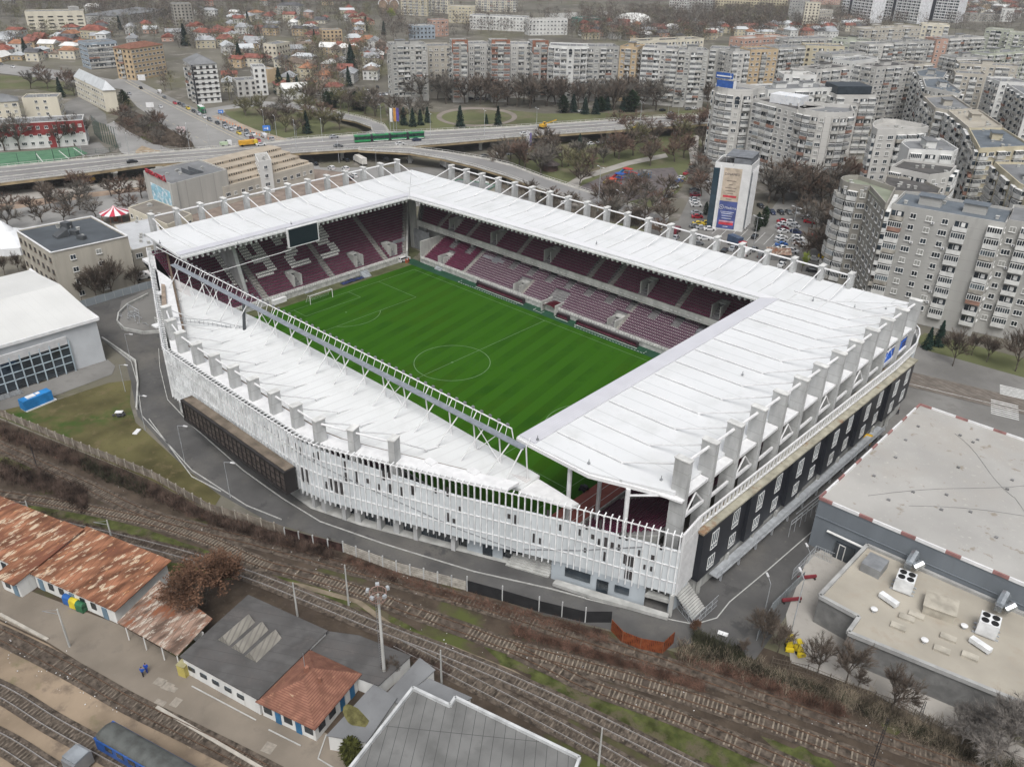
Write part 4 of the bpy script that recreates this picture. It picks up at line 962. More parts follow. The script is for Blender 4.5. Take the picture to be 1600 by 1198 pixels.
def put_units(e, o, units, cap=100):
    units.sort(key=lambda u: (Vector(u[1:4])-CAM).length); rest = {}
    for i, (k, x, y, z, rz, sc_) in enumerate(units):
        if i < cap: obj(k.split('|')[0], PROTO[k][2], e, (x-o.x, y-o.y, z-o.z), rz, scale=sc_)
        else: rest.setdefault(k, []).append((x-o.x, y-o.y, z-o.z, rz, sc_))
    for k, L in rest.items():
        src = PROTO[k][0]; g = MB()
        for x, y, z, rz, s in L:
            c, q = math.cos(rz), math.sin(rz); s = s or (1, 1, 1); n = len(g.v)
            g.v += [(x+c*a*s[0]-q*b*s[1], y+q*a*s[0]+c*b*s[1], z+h*s[2]) for a, b, h in src.v]; g.f += [tuple(i+n for i in f) for f in src.f]; g.m += src.m
        g.build(k.split('|')[0], PROTO[k][1], e, kind='stuff')
def ccw(P):
    a = sum(P[i-1][0]*P[i][1]-P[i][0]*P[i-1][1] for i in range(len(P))); return P if a > 0 else P[::-1]
def facade(units, a, b, z0, floors, fh, pat, rng, dens=1, x0off=0):
    a = V2(a); b = V2(b); L = (b-a).length; d = (b-a).normalized(); n = Vector((d.y, -d.x)); rz = math.atan2(d.y, d.x)
    nb = max(1, int(L/3.35)) if L > 2.2 else 0
    for i in range(nb):
        u = (i+.5)*L/nb; c = pat[i % len(pat)]; p = a+d*u+n*.05; bw = L/nb
        for f in range(floors):
            z = z0+f*fh
            if c == 'n': continue
            if c == 'w': units.append((rng.choice(('window|a', 'window|a', 'window|e', 'window|c')), p.x, p.y, z+.95, rz, None))
            elif c == 'p': units += [('window|b', p.x-d.x*.6, p.y-d.y*.6, z+1, rz, None), ('window|b', p.x+d.x*.6, p.y+d.y*.6, z+1, rz, None)]
            elif c == 'k': units.append(('window|d', p.x, p.y, z+.9, rz, None))
            elif c == 'W': units.append(('window|c', p.x, p.y, z+.9, rz, None))
            elif c in 'bBrg':
                m_ = {'b': 'a', 'B': 'b', 'r': 'r', 'g': 'w'}[c] if rng.random() < .8 else rng.choice('abwr'); cl = '1' if rng.random() < .68 else '0'
                units.append(('balcony|'+m_+cl, p.x, p.y, z+.15, rz, (min(1.12, bw/3.05), 1, 1)))
            if c in 'wp' and rng.random() < .16: units.append(('air_conditioner', p.x+d.x*1.15, p.y+d.y*1.15, z+.5, rz, None))
def block(poly, h, label, group=None, cat='apartment block', wall=None, floors=None, pats=None, seed=0, roof=None, ground=3.0, house=(1,), parapet=.7, cap=100, z0=0, name='apartment_block', trim=None, setback=None):
    poly = ccw([tuple(p[:2]) for p in poly]); rng = random.Random(seed*77+5)
    c = sum((V2(p) for p in poly), Vector((0, 0)))/len(poly); o = Vector((c.x, c.y, z0))
    e = empty(name, label, cat, group, o)
    rel = [(x-c.x, y-c.y) for x, y in poly]
    g = MB(); g.prism(rel, 0, h, 0, mt=1)
    for i in range(len(rel)):
        a, b = V2(rel[i]), V2(rel[(i+1) % len(rel)]); d = (b-a).normalized(); n = Vector((-d.y, d.x))*.16
        g.bar(a+n, b+n, .3, h-.01, h+parapet, 0)
    wm_ = wall or conc_pale; g.build('wall', [wm_, wm_], e)
    rf = MB(); ins = []
    for p in rel: q = V2(p); ins.append(tuple(q*(1-.5/max(q.length, 1))))
    rf.poly(ins, h+.06); ro = rf.build('roof', roof or felt_grey, e)
    L0 = max(((V2(rel[(i+1) % len(rel)])-V2(rel[i])), ) for i in range(len(rel)))if False else None
    ei = max(range(len(rel)), key=lambda i: (V2(rel[(i+1) % len(rel)])-V2(rel[i])).length); ed = (V2(rel[(ei+1) % len(rel)])-V2(rel[ei])); L = ed.length; rz = math.atan2(ed.y, ed.x)
    for k in range(house[0] if house else 0):
        t = (k+.5)/house[0]-.5; q = ed.normalized()*(t*L*.8)
        hg = MB(); hg.box(q.x, q.y, h+.05, 5.4, 3.2, 2.3, rz); hg.box(q.x, q.y, h+2.35, 6.2, 4.0, .2, rz, 1); hg.build('roof_house', [wm_, roof or felt_grey], ro)
    vg = MB()
    for k in range(int(L/5)+2):
        q = ed.normalized()*rng.uniform(-.42, .42)*L+Vector((-ed.y, ed.x)).normalized()*rng.uniform(-3, 3); vg.box(q.x, q.y, h+.05, .7, .7, .7, rz); vg.box(q.x, q.y, h+.75, .95, .95, .1, rz)
    if vg.v: vg.split('vent', conc, ro)
    units = []; fl = floors or max(1, int((h-ground)/2.8)); fh = (h-ground-.2)/fl
    for i in range(len(poly)):
        a, b = poly[i], poly[(i+1) % len(poly)]; d = (V2(b)-V2(a)); n = Vector((d.y, -d.x)).normalized(); mid = (V2(a)+V2(b))/2
        if n.dot(Vector((CAM.x, CAM.y))-mid) < 0: continue
        pat = (pats[i % len(pats)] if pats else ''.join(rng.choice(('w', 'b', 'w', 'p', 'B', 'w')) for _ in range(rng.choice((3, 5, 7)))))
        facade(units, a, b, z0+ground, fl, fh, pat, rng)
        # vertical ribs between some bays
        if trim:
            tg = MB(); Ld = d.length; nbb = max(1, int(Ld/3.35))
            for k in range(0, nbb+1, trim):
                q = V2(a)+d.normalized()*(Ld*k/nbb)+n*.25-c; tg.box(q.x, q.y, 0, .45, .6, h-.3, math.atan2(d.y, d.x))
            tg.build('wall_rib', wm_, e)
    put_units(e, o, units, cap); return e, o
def fp(A, B, depth, z):                             # footprint from two photo points of its front edge at height z
    a = at(*A, z); b = at(*B, z); d = V2(b)-V2(a); n = Vector((-d.y, d.x)).normalized()
    if n.dot(V2(a)-V2(CAM)) < 0: n = -n
    return [V2(a), V2(b), V2(b)+n*depth, V2(a)+n*depth]
wl = dict(grey=mat('grey panel wall', (.40, .395, .375), .9, .07, .12, stretch=VS, fine=((.22, (.29, .285, .27), .55, .2),), wave=((0, 0, 1), 2.8, (.30, .295, .28), .03)),
          pale=mat('pale panel wall', (.50, .49, .465), .9, .06, .12, stretch=VS, fine=((.25, (.36, .35, .33), .58, .2),), wave=((0, 0, 1), 2.8, (.38, .37, .35), .03)),
          warm=mat('warm beige panel wall', (.44, .41, .355), .9, .07, .12, stretch=VS, fine=((.22, (.32, .30, .27), .57, .2),), wave=((0, 0, 1), 2.8, (.33, .31, .27), .03)),
          dark=mat('brown grey panel wall', (.33, .315, .28), .9, .08, .12, stretch=VS, fine=((.22, (.24, .225, .20), .55, .2),)),
          white=mat('white panel wall', (.62, .62, .60), .85, .05, .12, stretch=VS, fine=((.25, (.45, .44, .42), .6, .2),)),
          yellow=mat('pale yellow wall', (.50, .45, .33), .85, .06, .15, stretch=VS, fine=(.3, (.38, .35, .27), .6, .2)),
          cream=mat('cream wall', (.60, .56, .46), .85, .05, .2, stretch=VS),
          tan=mat('tan wall', (.48, .37, .24), .85, .05, .2), pink=mat('salmon wall', (.46, .30, .24), .85, .08, .3), green=mat('greenish wall', (.40, .42, .35), .9, .06, .15, stretch=VS),
          brick=brick_red, blue=mat('blue grey wall', (.30, .35, .40), .8, .05, .2))
def _lab(): pass
G_A = 'apartment blocks of the housing estate'
# --- row behind the flyover
ROW = [((611, 72), (667, 71), 31, 14, 'grey', 'wbbwbw', 2, 'grey apartment block at the left end of the long row behind the flyover', None),
       ((668, 74), (705, 73.5), 29, 14, 'warm', 'wpw', 0, 'beige apartment section between the left end block and the first brick topped block', None),
       ((706, 67), (731, 67), 33, 15, 'grey', 'rbr', 0, 'first brick topped apartment block of the row, with brownish balcony stacks', 'b'),
       ((732, 71), (767, 70), 30, 14, 'pale', 'pbp', 0, 'pale apartment section between the first and second brick topped blocks', None),
       ((768, 67), (797, 67), 33, 15, 'grey', 'rbr', 0, 'second brick topped apartment block of the row, above the round lawn', 'b'),
       ((798, 71), (831, 71), 30, 14, 'pale', 'pbw', 0, 'pale apartment section right of the second brick topped block', None),
       ((832, 68), (857, 68), 32, 15, 'grey', 'brb', 0, 'third brick topped apartment block of the row', 'b'),
       ((918, 75), (968, 75), 30, 15, 'grey', 'bwb', 0, 'grey apartment block right of the arched round fronted block', None),
       ((969, 74), (996, 76), 30.5, 15, 'tan', 'wbw', 1, 'apartment block with an orange tan facade stripe near the gap in the row', None),
       ((1004, 76), (1060, 79), 31, 16, 'pale', 'gbgwb', 1, 'apartment block with white ribs just right of the gap in the row', None),
       ((1061, 80), (1108, 81), 31, 15, 'grey', 'bwgbw', 1, 'grey apartment block with wide balconies left of the round tower', None),
       ((1109, 77), (1144, 79), 30, 14, 'grey', 'gwb', 0, 'grey apartment block behind the blue rooftop sign', None),
       ((1145, 83), (1172, 82), 30, 14, 'pale', 'gwg', 1, 'pale apartment block with a stack of white balconies behind the round tower', None),
       ((1173, 80), (1216, 79), 30, 14, 'tan', 'wwb', 0, 'salmon and tan apartment block behind the arched tower', None),
       ((1217, 77), (1258, 74), 30, 14, 'grey', 'gbg', 0, 'light grey apartment block with a blue grey ground storey', None),
       ((1259, 73), (1320, 75), 30, 14, 'yellow', 'kwbw', 0, 'yellowish apartment block behind the white round roofed block', None)]
for i, (A, B, h, dp, wk, pt, hs, lab, brickt) in enumerate(ROW):
    e, o = block(fp(A, B, dp, h), h, lab, G_A, wall=wl[wk], pats=[pt, 'wbw', 'w', 'wbw'], seed=i, house=(hs,) if hs else None, trim=2 if i in (0, 7, 9, 10) else None)
    if brickt:
        P = fp(A, B, dp, h); g = MB()
        for k in range(3 if 0 else 2):
            a, b = ((P[0], P[0].lerp(P[1], .2)), (P[0].lerp(P[1], .8), P[1]))[k]; d = (b-a).normalized(); n = Vector((d.y, -d.x))
            if n.dot(V2(CAM)-a) < 0: n = -n
            g.bar(a+n*.2-V2(o), b+n*.2-V2(o), .4, h-5, h+1.6)
        g.bar(P[0]-V2(o), P[1]-V2(o), .5, h+.7, h+1.6); g.build('brick_crown', brick_red, e)
# --- round fronted arched block in the row, and towers
def rounded(A, B, bulge, depth, z, n=7):
    a = V2(at(*A, z)); b = V2(at(*B, z)); d = (b-a); nn = Vector((d.y, -d.x)).normalized()
    if nn.dot(V2(CAM)-a) < 0: nn = -nn
    L = [a+d*t+nn*bulge*math.sin(math.pi*t)**.7 for t in [i/n for i in range(n+1)]]
    return L+[b-nn*depth, a-nn*depth]
def arches(e, o, poly, z, m=None, every=1):
    P = ccw([tuple(p) for p in poly]); k = 0
    for i in range(len(P)):
        a, b = V2(P[i]), V2(P[(i+1) % len(P)]); d = b-a; n = Vector((d.y, -d.x)).normalized(); mid = (a+b)/2
        if n.dot(V2(CAM)-mid) < 0 or d.length > 9: continue
        k += 1
        if k % every: continue
        obj('arch_window', PROTO['arch_window'][2], e, (mid.x+n.x*.06-o.x, mid.y+n.y*.06-o.y, z), math.atan2(d.y, d.x), scale=(min(1, d.length/3), 1, 1))
P = rounded((858, 72), (917, 74), 4, 12, 31, 6)
e, o = block(P, 31, 'round fronted apartment block with arched top windows and pale balconies, centre of the far row', G_A, wall=wl['white'], pats=['b', 'g', 'b', 'w'], seed=31, trim=1, floors=9, house=None); arches(e, o, P, 27)
P = rounded((1117, 137), (1176, 146), 7, 10, 33, 7)
e, o = block(P, 33, 'round apartment tower with arched top windows and a blue rooftop sign', G_A, wall=wl['pale'], pats=['g', 'w', 'g', 'b'], seed=32, trim=1, floors=9, house=None, parapet=1.6); arches(e, o, P, 28.6)
g = MB()
for k in range(3): g.box(-6+k*3, -2, 34.3+0, .2, .2, 7)
for k in range(3): g.tube((-6+k*3, -2, 40), (-6+k*3, 2, 34.5), .1)
e2 = empty('rooftop_sign', 'blue and white sign on a frame on the round arched tower', 'sign', None, (o.x-1, o.y-3, 33.2))
g = MB()
for k in range(4): g.tube((-4+k*2.6, 0, 0), (-4+k*2.6, 0, 7), .12, 4); g.tube((-4+k*2.6, 0, 5), (-4+k*2.6, 3, 0), .1, 4)
g.build('sign_frame', white_paint, e2); g = MB(); g.box(-1.5, -.25, 4.7, 7.6, .2, 2.3, .1); g.box(-.5, -.25, 1.2, 8, .2, 2.8, .1); g.build('sign_board', mat('blue sign face', (.03, .10, .34), .5), e2)
g = MB(); g.box(-1.5, -.42, 5.4, 6.6, .1, .5, .1); g.box(3.8, -.3, 1.2, 1.2, .2, 3, .1); g.build('sign_stripe', white_paint, e2)
MID = [((1176, 157), (1245, 174), 31, 15, 'pale', 'wgbgww', 0, 'big pale apartment slab with a white graffiti penthouse, right of the round tower', felt_dark),
       ((1200, 143), (1305, 139), 30, 15, 'white', 'wbwwbr', 2, 'long white apartment block with dark red balconies behind the graffiti penthouse', felt_grey),
       ((1307, 151), (1369, 151), 28, 17, 'pale', 'gnwg', 0, 'pale apartment block with a black penthouse on its roof', felt_dark),
       ((1225, 119), (1276, 120), 30, 12, 'white', 'wgw', 1, 'white round roofed block behind the long white block', gravel_roof),
       ((1277, 111), (1330, 106), 30, 12, 'pale', 'wgwg', 1, 'pale block with a domed stair head, upper middle of the estate', felt_dark),
       ((1331, 98), (1372, 93), 30, 12, 'white', 'wpp', 0, 'white apartment block with small dark windows in threes', felt_grey),
       ((1370, 107), (1428, 103), 31, 14, 'pale', 'wwbwg', 1, 'tall pale corner block facing the inner yard, left wing', felt_dark),
       ((1429, 103), (1457, 101), 31, 14, 'warm', 'bwb', 0, 'narrow corner block joining the left wing to the diagonal street', felt_dark),
       ((1493, 116), (1540, 119), 30, 13, 'warm', 'gwgw', 0, 'beige apartment block with white glazed balconies behind the diagonal street', felt_grey),
       ((1541, 122), (1562, 130), 30, 13, 'white', 'wb', 0, 'narrow white apartment block left of the far right white slab', felt_grey),
       ((1573, 133), (1608, 156), 31, 16, 'white', 'kbkbk', 1, 'white slab with dark windows at the right edge of the estate', felt_grey),
       ((1163, 63), (1231, 58), 29, 13, 'pink', 'wwww', 1, 'pinkish tan block in the far part of the estate', gravel_roof),
       ((1232, 63), (1300, 61), 30, 13, 'grey', 'wbwb', 0, 'grey block right of the pinkish tan block, far part of the estate', felt_grey),
       ((1301, 62), (1357, 66), 30, 13, 'green', 'wgwb', 1, 'greenish grey block with a low dark roof line, far part of the estate', felt_dark),
       ((1352, 47), (1440, 43), 30, 13, 'warm', 'wwgww', 2, 'long beige block in front of the three white towers', gravel_roof),
       ((1358, 71), (1396, 70), 30, 13, 'pale', 'ggw', 0, 'pale block with rows of glazed balconies, centre of the far estate', felt_grey),
       ((1397, 68), (1460, 66), 30, 13, 'grey', 'gbwgb', 1, 'grey curved row of flats left of the salmon striped block', felt_grey),
       ((1464, 63), (1482, 63), 31, 13, 'pink', 'ww', 0, 'narrow salmon striped block in the far estate', felt_grey),
       ((1441, 39), (1484, 41), 30, 13, 'cream', 'wgw', 0, 'cream round cornered block under the rightmost white tower', gravel_roof),
       ((1484, 62), (1538, 59), 30, 13, 'pale', 'gbgb', 1, 'pale block right of the salmon striped block', felt_grey),
       ((1540, 46), (1576, 49), 30, 13, 'green', 'wggw', 0, 'pale green block with three arched openings under the roof', gravel_roof),
       ((1577, 52), (1640, 56), 30, 13, 'green', 'wgwg', 0, 'pale green block at the far right edge of the estate', gravel_roof),
       ((1494, 92), (1543, 91), 30, 13, 'grey', 'gbgb', 1, 'grey block with sloping stair roofs left of the greenish pair', felt_grey),
       ((1544, 86), (1625, 80), 30, 13, 'green', 'gwgbw', 2, 'broad greenish block with white roof boxes at the right edge', felt_grey),
       ((1300, 88), (1352, 84), 30, 12, 'grey', 'bgbw', 0, 'grey block between the yellowish block and the far curved row', felt_grey),
       ((1500, 101), (1590, 106), 29, 12, 'warm', 'wgbw', 1, 'beige block filling the yard behind the diagonal street', felt_grey),
       ((1000, 66), (1100, 62), 28, 12, 'cream', 'wwbwg', 2, 'cream block standing behind the far row, right of centre', felt_dark)]
for i, (A, B, h, dp, wk, pt, hs, lab, rf) in enumerate(MID):
    e, o = block(fp(A, B, dp, h), h, lab, G_A, wall=wl[wk], pats=[pt, 'wbw', 'w', pt[::-1]], seed=50+i, house=(hs,) if hs else None, roof=rf)
    if i == 0:
        P = fp((1202, 160), (1249, 167), 8, 31); g = MB(); g.prism([tuple(p-V2(o)) for p in P], 31, 34.4); g.build('penthouse', mat('white graffiti wall', (.66, .67, .68), .8, .05, .5, fine=((1.2, (.30, .40, .52), .6, .04),)), e)
    if i == 2:
        g = MB(); P = fp((1307, 150), (1360, 150), 13, 28); g.prism([tuple(p-V2(o)) for p in P], 28.75, 32); g.build('penthouse', mat('black penthouse sheet', (.03, .04, .05), .5), e)
    if i == 20: 
        P = fp(A, B, dp, h)
        for k in range(3):
            q = P[0].lerp(P[1], .35+k*.14); d = P[1]-P[0]; n = Vector((d.y, -d.x)).normalized(); n = n if n.dot(V2(CAM)-q) > 0 else -n
            obj('arch_window', PROTO['arch_window'][2], e, (q.x+n.x*.1-o.x, q.y+n.y*.1-o.y, 26.4), math.atan2(d.y, d.x))
def rp(pts, h): return [V2(at(*p, h)) for p in pts]
P = rounded((1246, 178), (1332, 184), 6, 14, 30, 8)
e, o = block(P, 31, 'big round fronted apartment block with a recessed curved top storey, middle of the estate', G_A, wall=wl['pale'], pats=['b', 'g', 'b', 'w', 'n'], seed=90, floors=9, roof=felt_grey, house=None, trim=2, parapet=1.4)
DIA = [([(1430, 112), (1452, 108.5), (1480, 114), (1474, 124), (1436, 121)], 30, 'grey', 'blue roofed block at the top of the diagonal street', felt_blue),
       ([(1441, 124), (1470, 123), (1503, 145), (1498, 149), (1446, 138)], 30, 'pale', 'stepped pale block second down the diagonal street', felt_blue),
       ([(1443, 153), (1488, 151), (1519, 172), (1481, 175), (1461, 171)], 30, 'warm', 'grey roofed block third down the diagonal street', felt_grey),
       ([(1479.5, 174), (1530, 174), (1566, 199), (1513, 202)], 30, 'warm', 'tan roofed block on the diagonal street', tan_roof),
       ([(1513, 203), (1567, 203), (1612, 231), (1530, 235)], 30, 'yellow', 'blue grey roofed block with a yellow end wall on the diagonal street', felt_blue),
       ([(1553, 256), (1640, 258), (1660, 320), (1592, 290)], 28, 'yellow', 'yellow block with a dark grey roof at the right edge', felt_grey)]
for i, (pl, h, wk, lab, rf) in enumerate(DIA):
    block(rp(pl, h), h, lab, G_A, wall=wl[wk], pats=['gwbw', 'wgwb', 'wwkW', 'bgw'], seed=110+i, roof=rf, house=(1,))
P = rp([(1362, 200), (1366, 195), (1378, 191.5), (1400, 193), (1440, 200), (1450, 204), (1432, 208), (1400, 209), (1370, 209), (1363, 205)], 31)
block(P, 31, 'light roofed block with a rounded balcony end, near right of the estate', G_A, wall=wl['pale'], pats=['g', 'w', 'g', 'b'], seed=120, roof=gravel_roof, house=None, parapet=1.5)
P = rp([(1407, 226), (1414, 221), (1470, 219), (1497, 236), (1490, 240), (1420, 236)], 32)
block(P, 32, 'block with a white penthouse storey and roof ducts, near right of the estate', G_A, wall=wl['white'], pats=['g', 'w', 'n'], seed=121, roof=felt_grey, house=(1,))
P = rp([(1391, 264), (1411, 252), (1494, 262), (1484, 273), (1452, 277)], 30)
block(P, 30, 'dark roofed apartment block with small white roof vents, in front of the white penthouse', G_A, wall=wl['pale'], pats=['w', 'g', 'n'], seed=122, roof=felt_dark, house=None)
P = rp([(1380, 288), (1384, 276), (1440, 284), (1470, 298), (1466, 306), (1398, 302)], 28)
block(P, 28, 'dark roofed link block behind the nearest big apartment block', G_A, wall=wl['dark'], pats=['w', 'b'], seed=123, roof=felt_dark, house=None)
# green roofed round tower and its flat flank
c_ = V2(at(1346, 283, 31)); r_ = 5.6; d_ = V2(at(1395, 330, 30))
P = [c_+Vector((math.cos(t), math.sin(t)))*r_ for t in [R(120+i*28) for i in range(8)]]+[V2(at(1384, 327, 30)), V2(at(1398, 300, 30))]
e, o = block(P, 30, 'round ended apartment tower with a green roof and curved balconies beside the car park', G_A, wall=wl['dark'], pats=['g', 'b', 'g', 'b', 'b', 'g', 'w', 'w'], seed=130, floors=9, roof=mat('green roof felt', (.24, .26, .20), .9, .1, .2), house=None, parapet=1.3)
P = fp((1393, 322), (1571, 353), 15, 30)
e, o = block(P, 30, 'big grey apartment block facing the right end of the stadium', G_A, wall=wl['grey'], pats=['gwwwgn', 'wbw', 'w', 'wgwgw'], seed=131, floors=9, roof=felt_blue, house=(2,))
P = fp((1573, 347), (1700, 368), 16, 30)
block(P, 30, 'grey apartment block cut by the right edge of the photo', G_A, wall=wl['grey'], pats=['wgwwgw', 'wbw', 'w', 'wgwgw'], seed=132, floors=9, roof=felt_grey, house=(1,))
# three white towers and far blocks
proto('white_bay', lambda g: (g.box(0, -.4, 0, 6.0, .8, 1.2), g.box(0, -.1, 1.2, 6, .1, 1.7, m=1), g.box(-1, -.5, 1.2, .5, .4, 1.7), g.box(3, -.45, 0, .4, .9, 3)), [mat('bright white render', (.78, .78, .78), .6), dark_glass])
for i, (A, B, lab) in enumerate((((1312, 30), (1358, 37), 'left white tower block with dark vertical shaft at the top of the photo'), ((1377, 31), (1432, 38), 'middle white tower block with dark window bands at the top of the photo'), ((1440, 31), (1492, 36), 'right white tower block with red balcony sides at the top of the photo'))):
    P = fp(A, B, 18, 0); c = sum(P, Vector((0, 0)))/4; e = empty('tower_block', lab, 'tower block', 'white tower blocks on the horizon', (c.x, c.y, 0)); g = MB()
    g.prism([tuple(p-c) for p in P], 0, 46); g.build('wall', [mat('tower white', (.66, .67, .69), .6)], e)
    d = P[1]-P[0]; L = d.length; d.normalize(); n = Vector((d.y, -d.x)); n = n if n.dot(V2(CAM)-P[0]) > 0 else -n; rz = math.atan2(d.y, d.x)
    nb = max(2, int(L/6.2)); g = MB(); q = P[0]+d*(L*.27)+n*.1-c; g.box(q.x, q.y, 0, L*.10, 1.0, 46, rz); g.build('dark_shaft', black_metal, e)
    k = 0
    for f in range(14):
        for b_ in range(nb):
            u = (b_+.5)/nb
            if abs(u-.27) < .07: continue
            q = P[0]+d*(L*u)+n*.05-c
            if k < 99: obj('window_bay', PROTO['white_bay'][2], e, (q.x, q.y, 2+f*3.1), rz if n.dot(Vector((d.y, -d.x))) > 0 else rz+math.pi, scale=(L/nb/6.4, 1, 1)); k += 1
FAR = [((1116, 17), (1228, 22), 16, 14, 'yellow', 'long pale yellow block behind the tree belt', 'k'), ((1229, 36), (1250, 38), 24, 14, 'grey', 'grey gabled block left of the cream flats', 'w'), ((1252, 46), (1275, 47), 26, 12, 'cream', 'cream flats with dark windows left of the white towers', 'k'),
       ((1276, 46), (1297, 44), 18, 12, 'warm', 'beige house row beside the cream flats', 'w'), ((1267, 7), (1312, 8), 22, 14, 'pink', 'pink block at the top edge left of the white towers', 'w'), ((1045, 15), (1072, 17), 16, 14, 'white', 'small white block at the top edge, right of the dome', 'k'), ((1075, 20), (1112, 22), 16, 14, 'grey', 'grey block between the small white and the long yellow blocks', 'k'),
       ((627, 24), (668, 26), 22, 13, 'yellow', 'yellow block with balconies right of the church', 'wb'), ((672, 20), (700, 22), 22, 13, 'cream', 'cream block second from the church', 'wb'), ((701, 36), (742, 37), 16, 13, 'yellow', 'yellow low block in front of the cream blocks', 'w'), ((743, 18), (806, 20), 20, 13, 'cream', 'long cream block at the top centre', 'wb'),
       ((734, 46), (822, 50), 13, 14, 'white', 'white long block with small grid windows at the top centre', 'w'), ((826, 56), (886, 55), 14, 13, 'white', 'white block with red lines right of the long grid block', 'w'), ((1500, 34), (1560, 36), 9, 16, 'dark', 'dull brown low block by the trees at the top right', 'w'), ((1561, 34), (1580, 35), 14, 12, 'white', 'white house by the trees at the top right corner', 'w'), ((1500, 17), (1546, 18), 8, 20, 'tan', 'tan shed right of the white towers', 'n'),
       ((372, 152), (403, 150), 9, 12, 'pale', 'grey roofed low house right of the white flats', 'k'), ((400, 150), (420, 149), 16, 12, 'white', 'white four storey office with dark window bands', 'kk'), ((420, 130), (434, 128), 8, 10, 'tan', 'yellow shed behind the white office', 'n'),
       ((434, 96), (455, 91), 11.5, 11, 'cream', 'cream three storey house with dark windows, left of centre', 'k'), ((505, 72), (536, 71), 12, 12, 'tan', 'tan three storey house with two toned front', 'k'), ((645, 62), (680, 61), 11, 14, 'blue', 'blue and white office with red columns', 'k'), ((676, 58), (701, 57), 14, 12, 'pink', 'pink brick block beside the blue office', 'w'),
       ((275, 42), (304, 41), 20, 14, 'dark', 'brown tower house with a stair tower', 'k'), ((1453, 27), (1460, 27), 5, 5, 'white', 'small white kiosk near the towers', 'n')]
for i, (A, B, h, dp, wk, lab, pt) in enumerate(FAR):
    block(fp(A, B, dp, 0), h, lab, None, cat='building', name='town_building', wall=wl[wk], pats=[pt], seed=200+i, ground=.4, house=None, roof=felt_grey if i % 3 else gravel_roof, parapet=.4, cap=60)
# --- special buildings on the left
def hip(e, o, P, h, rise, m, over=.6, name='roof', ridge=.5):
    P = [V2(p)-V2(o) for p in ccw([tuple(p) for p in P])]; c = sum(P, Vector((0, 0)))/4; P = [p+(p-c).normalized()*over for p in P]
    if (P[1]-P[0]).length < (P[2]-P[1]).length: P = P[1:]+P[:1]
    a = (P[0]+P[3])/2; b = (P[1]+P[2])/2; w2 = (P[3]-P[0]).length/2; d = (b-a).normalized(); L = (b-a).length; k = min(w2*ridge*2, L*.49)
    r0 = a+d*k; r1 = b-d*k; g = MB(); g.add([(*p, h) for p in P]+[(*r0, h+rise), (*r1, h+rise)]+[(*p, h-.15) for p in P], [(0, 1, 5, 4), (1, 2, 5), (2, 3, 4, 5), (3, 0, 4), (9, 8, 7, 6), (0, 6, 7, 1), (1, 7, 8, 2), (2, 8, 9, 3), (3, 9, 6, 0)])
    return g.build(name, m, e)
LEFT = [(fp((45, 48), (136, 46), 16, 0), 15.5, 'cream', 'n', 'long pale factory building with rows of louvred slots, top left', None, None, 'factory_building'),
        (fp((143, 109), (190, 105), 17, 0), 16.5, 'blue', 'b', 'blue grey windowless looking block with small square windows, top left', None, None, 'office_block'),
        (fp((213, 126), (262, 117), 15, 0), 19, 'tan', 'WWW', 'tan flats with wine red balconies beside the blue grey block', tile_red, 2.5, 'apartment_house'),
        (fp((308, 163), (347, 160), 22, 0), 21, 'white', 'kkk', 'white eight storey flats with dark floor bands and a grey hip roof', felt_grey, 4, 'apartment_house'),
        ([V2(at(167, 175)), V2(at(187, 174)), V2(at(187, 174))+V2(at(122, 151))-V2(at(167, 175)), V2(at(122, 151))], 11, 'cream', 'nwn', 'long cream school with a pale sheet metal hip roof', mat('pale sheet roof', (.50, .52, .53), .5, .06, .3), 4.5, 'school'),
        (fp((42, 186), (97, 184), 12, 0), 10, 'cream', 'nwwn', 'cream three storey building behind the red school', None, None, 'school'),
        (fp((-30, 195), (36, 190), 12, 0), 10, 'cream', 'www', 'cream building with a grey hip roof at the left edge', felt_grey, 3, 'school'),
        (fp((-20, 237), (138, 227), 13, 0), 11, 'white', 'wwwww', 'long school with a dark red upper half above the green pitch', None, None, 'school'),
        (fp((185, 40), (262, 28), 40, 0), 8, 'grey', 'n', 'long grey industrial hall among trees at the top left', felt_grey, 3, 'factory_building')]
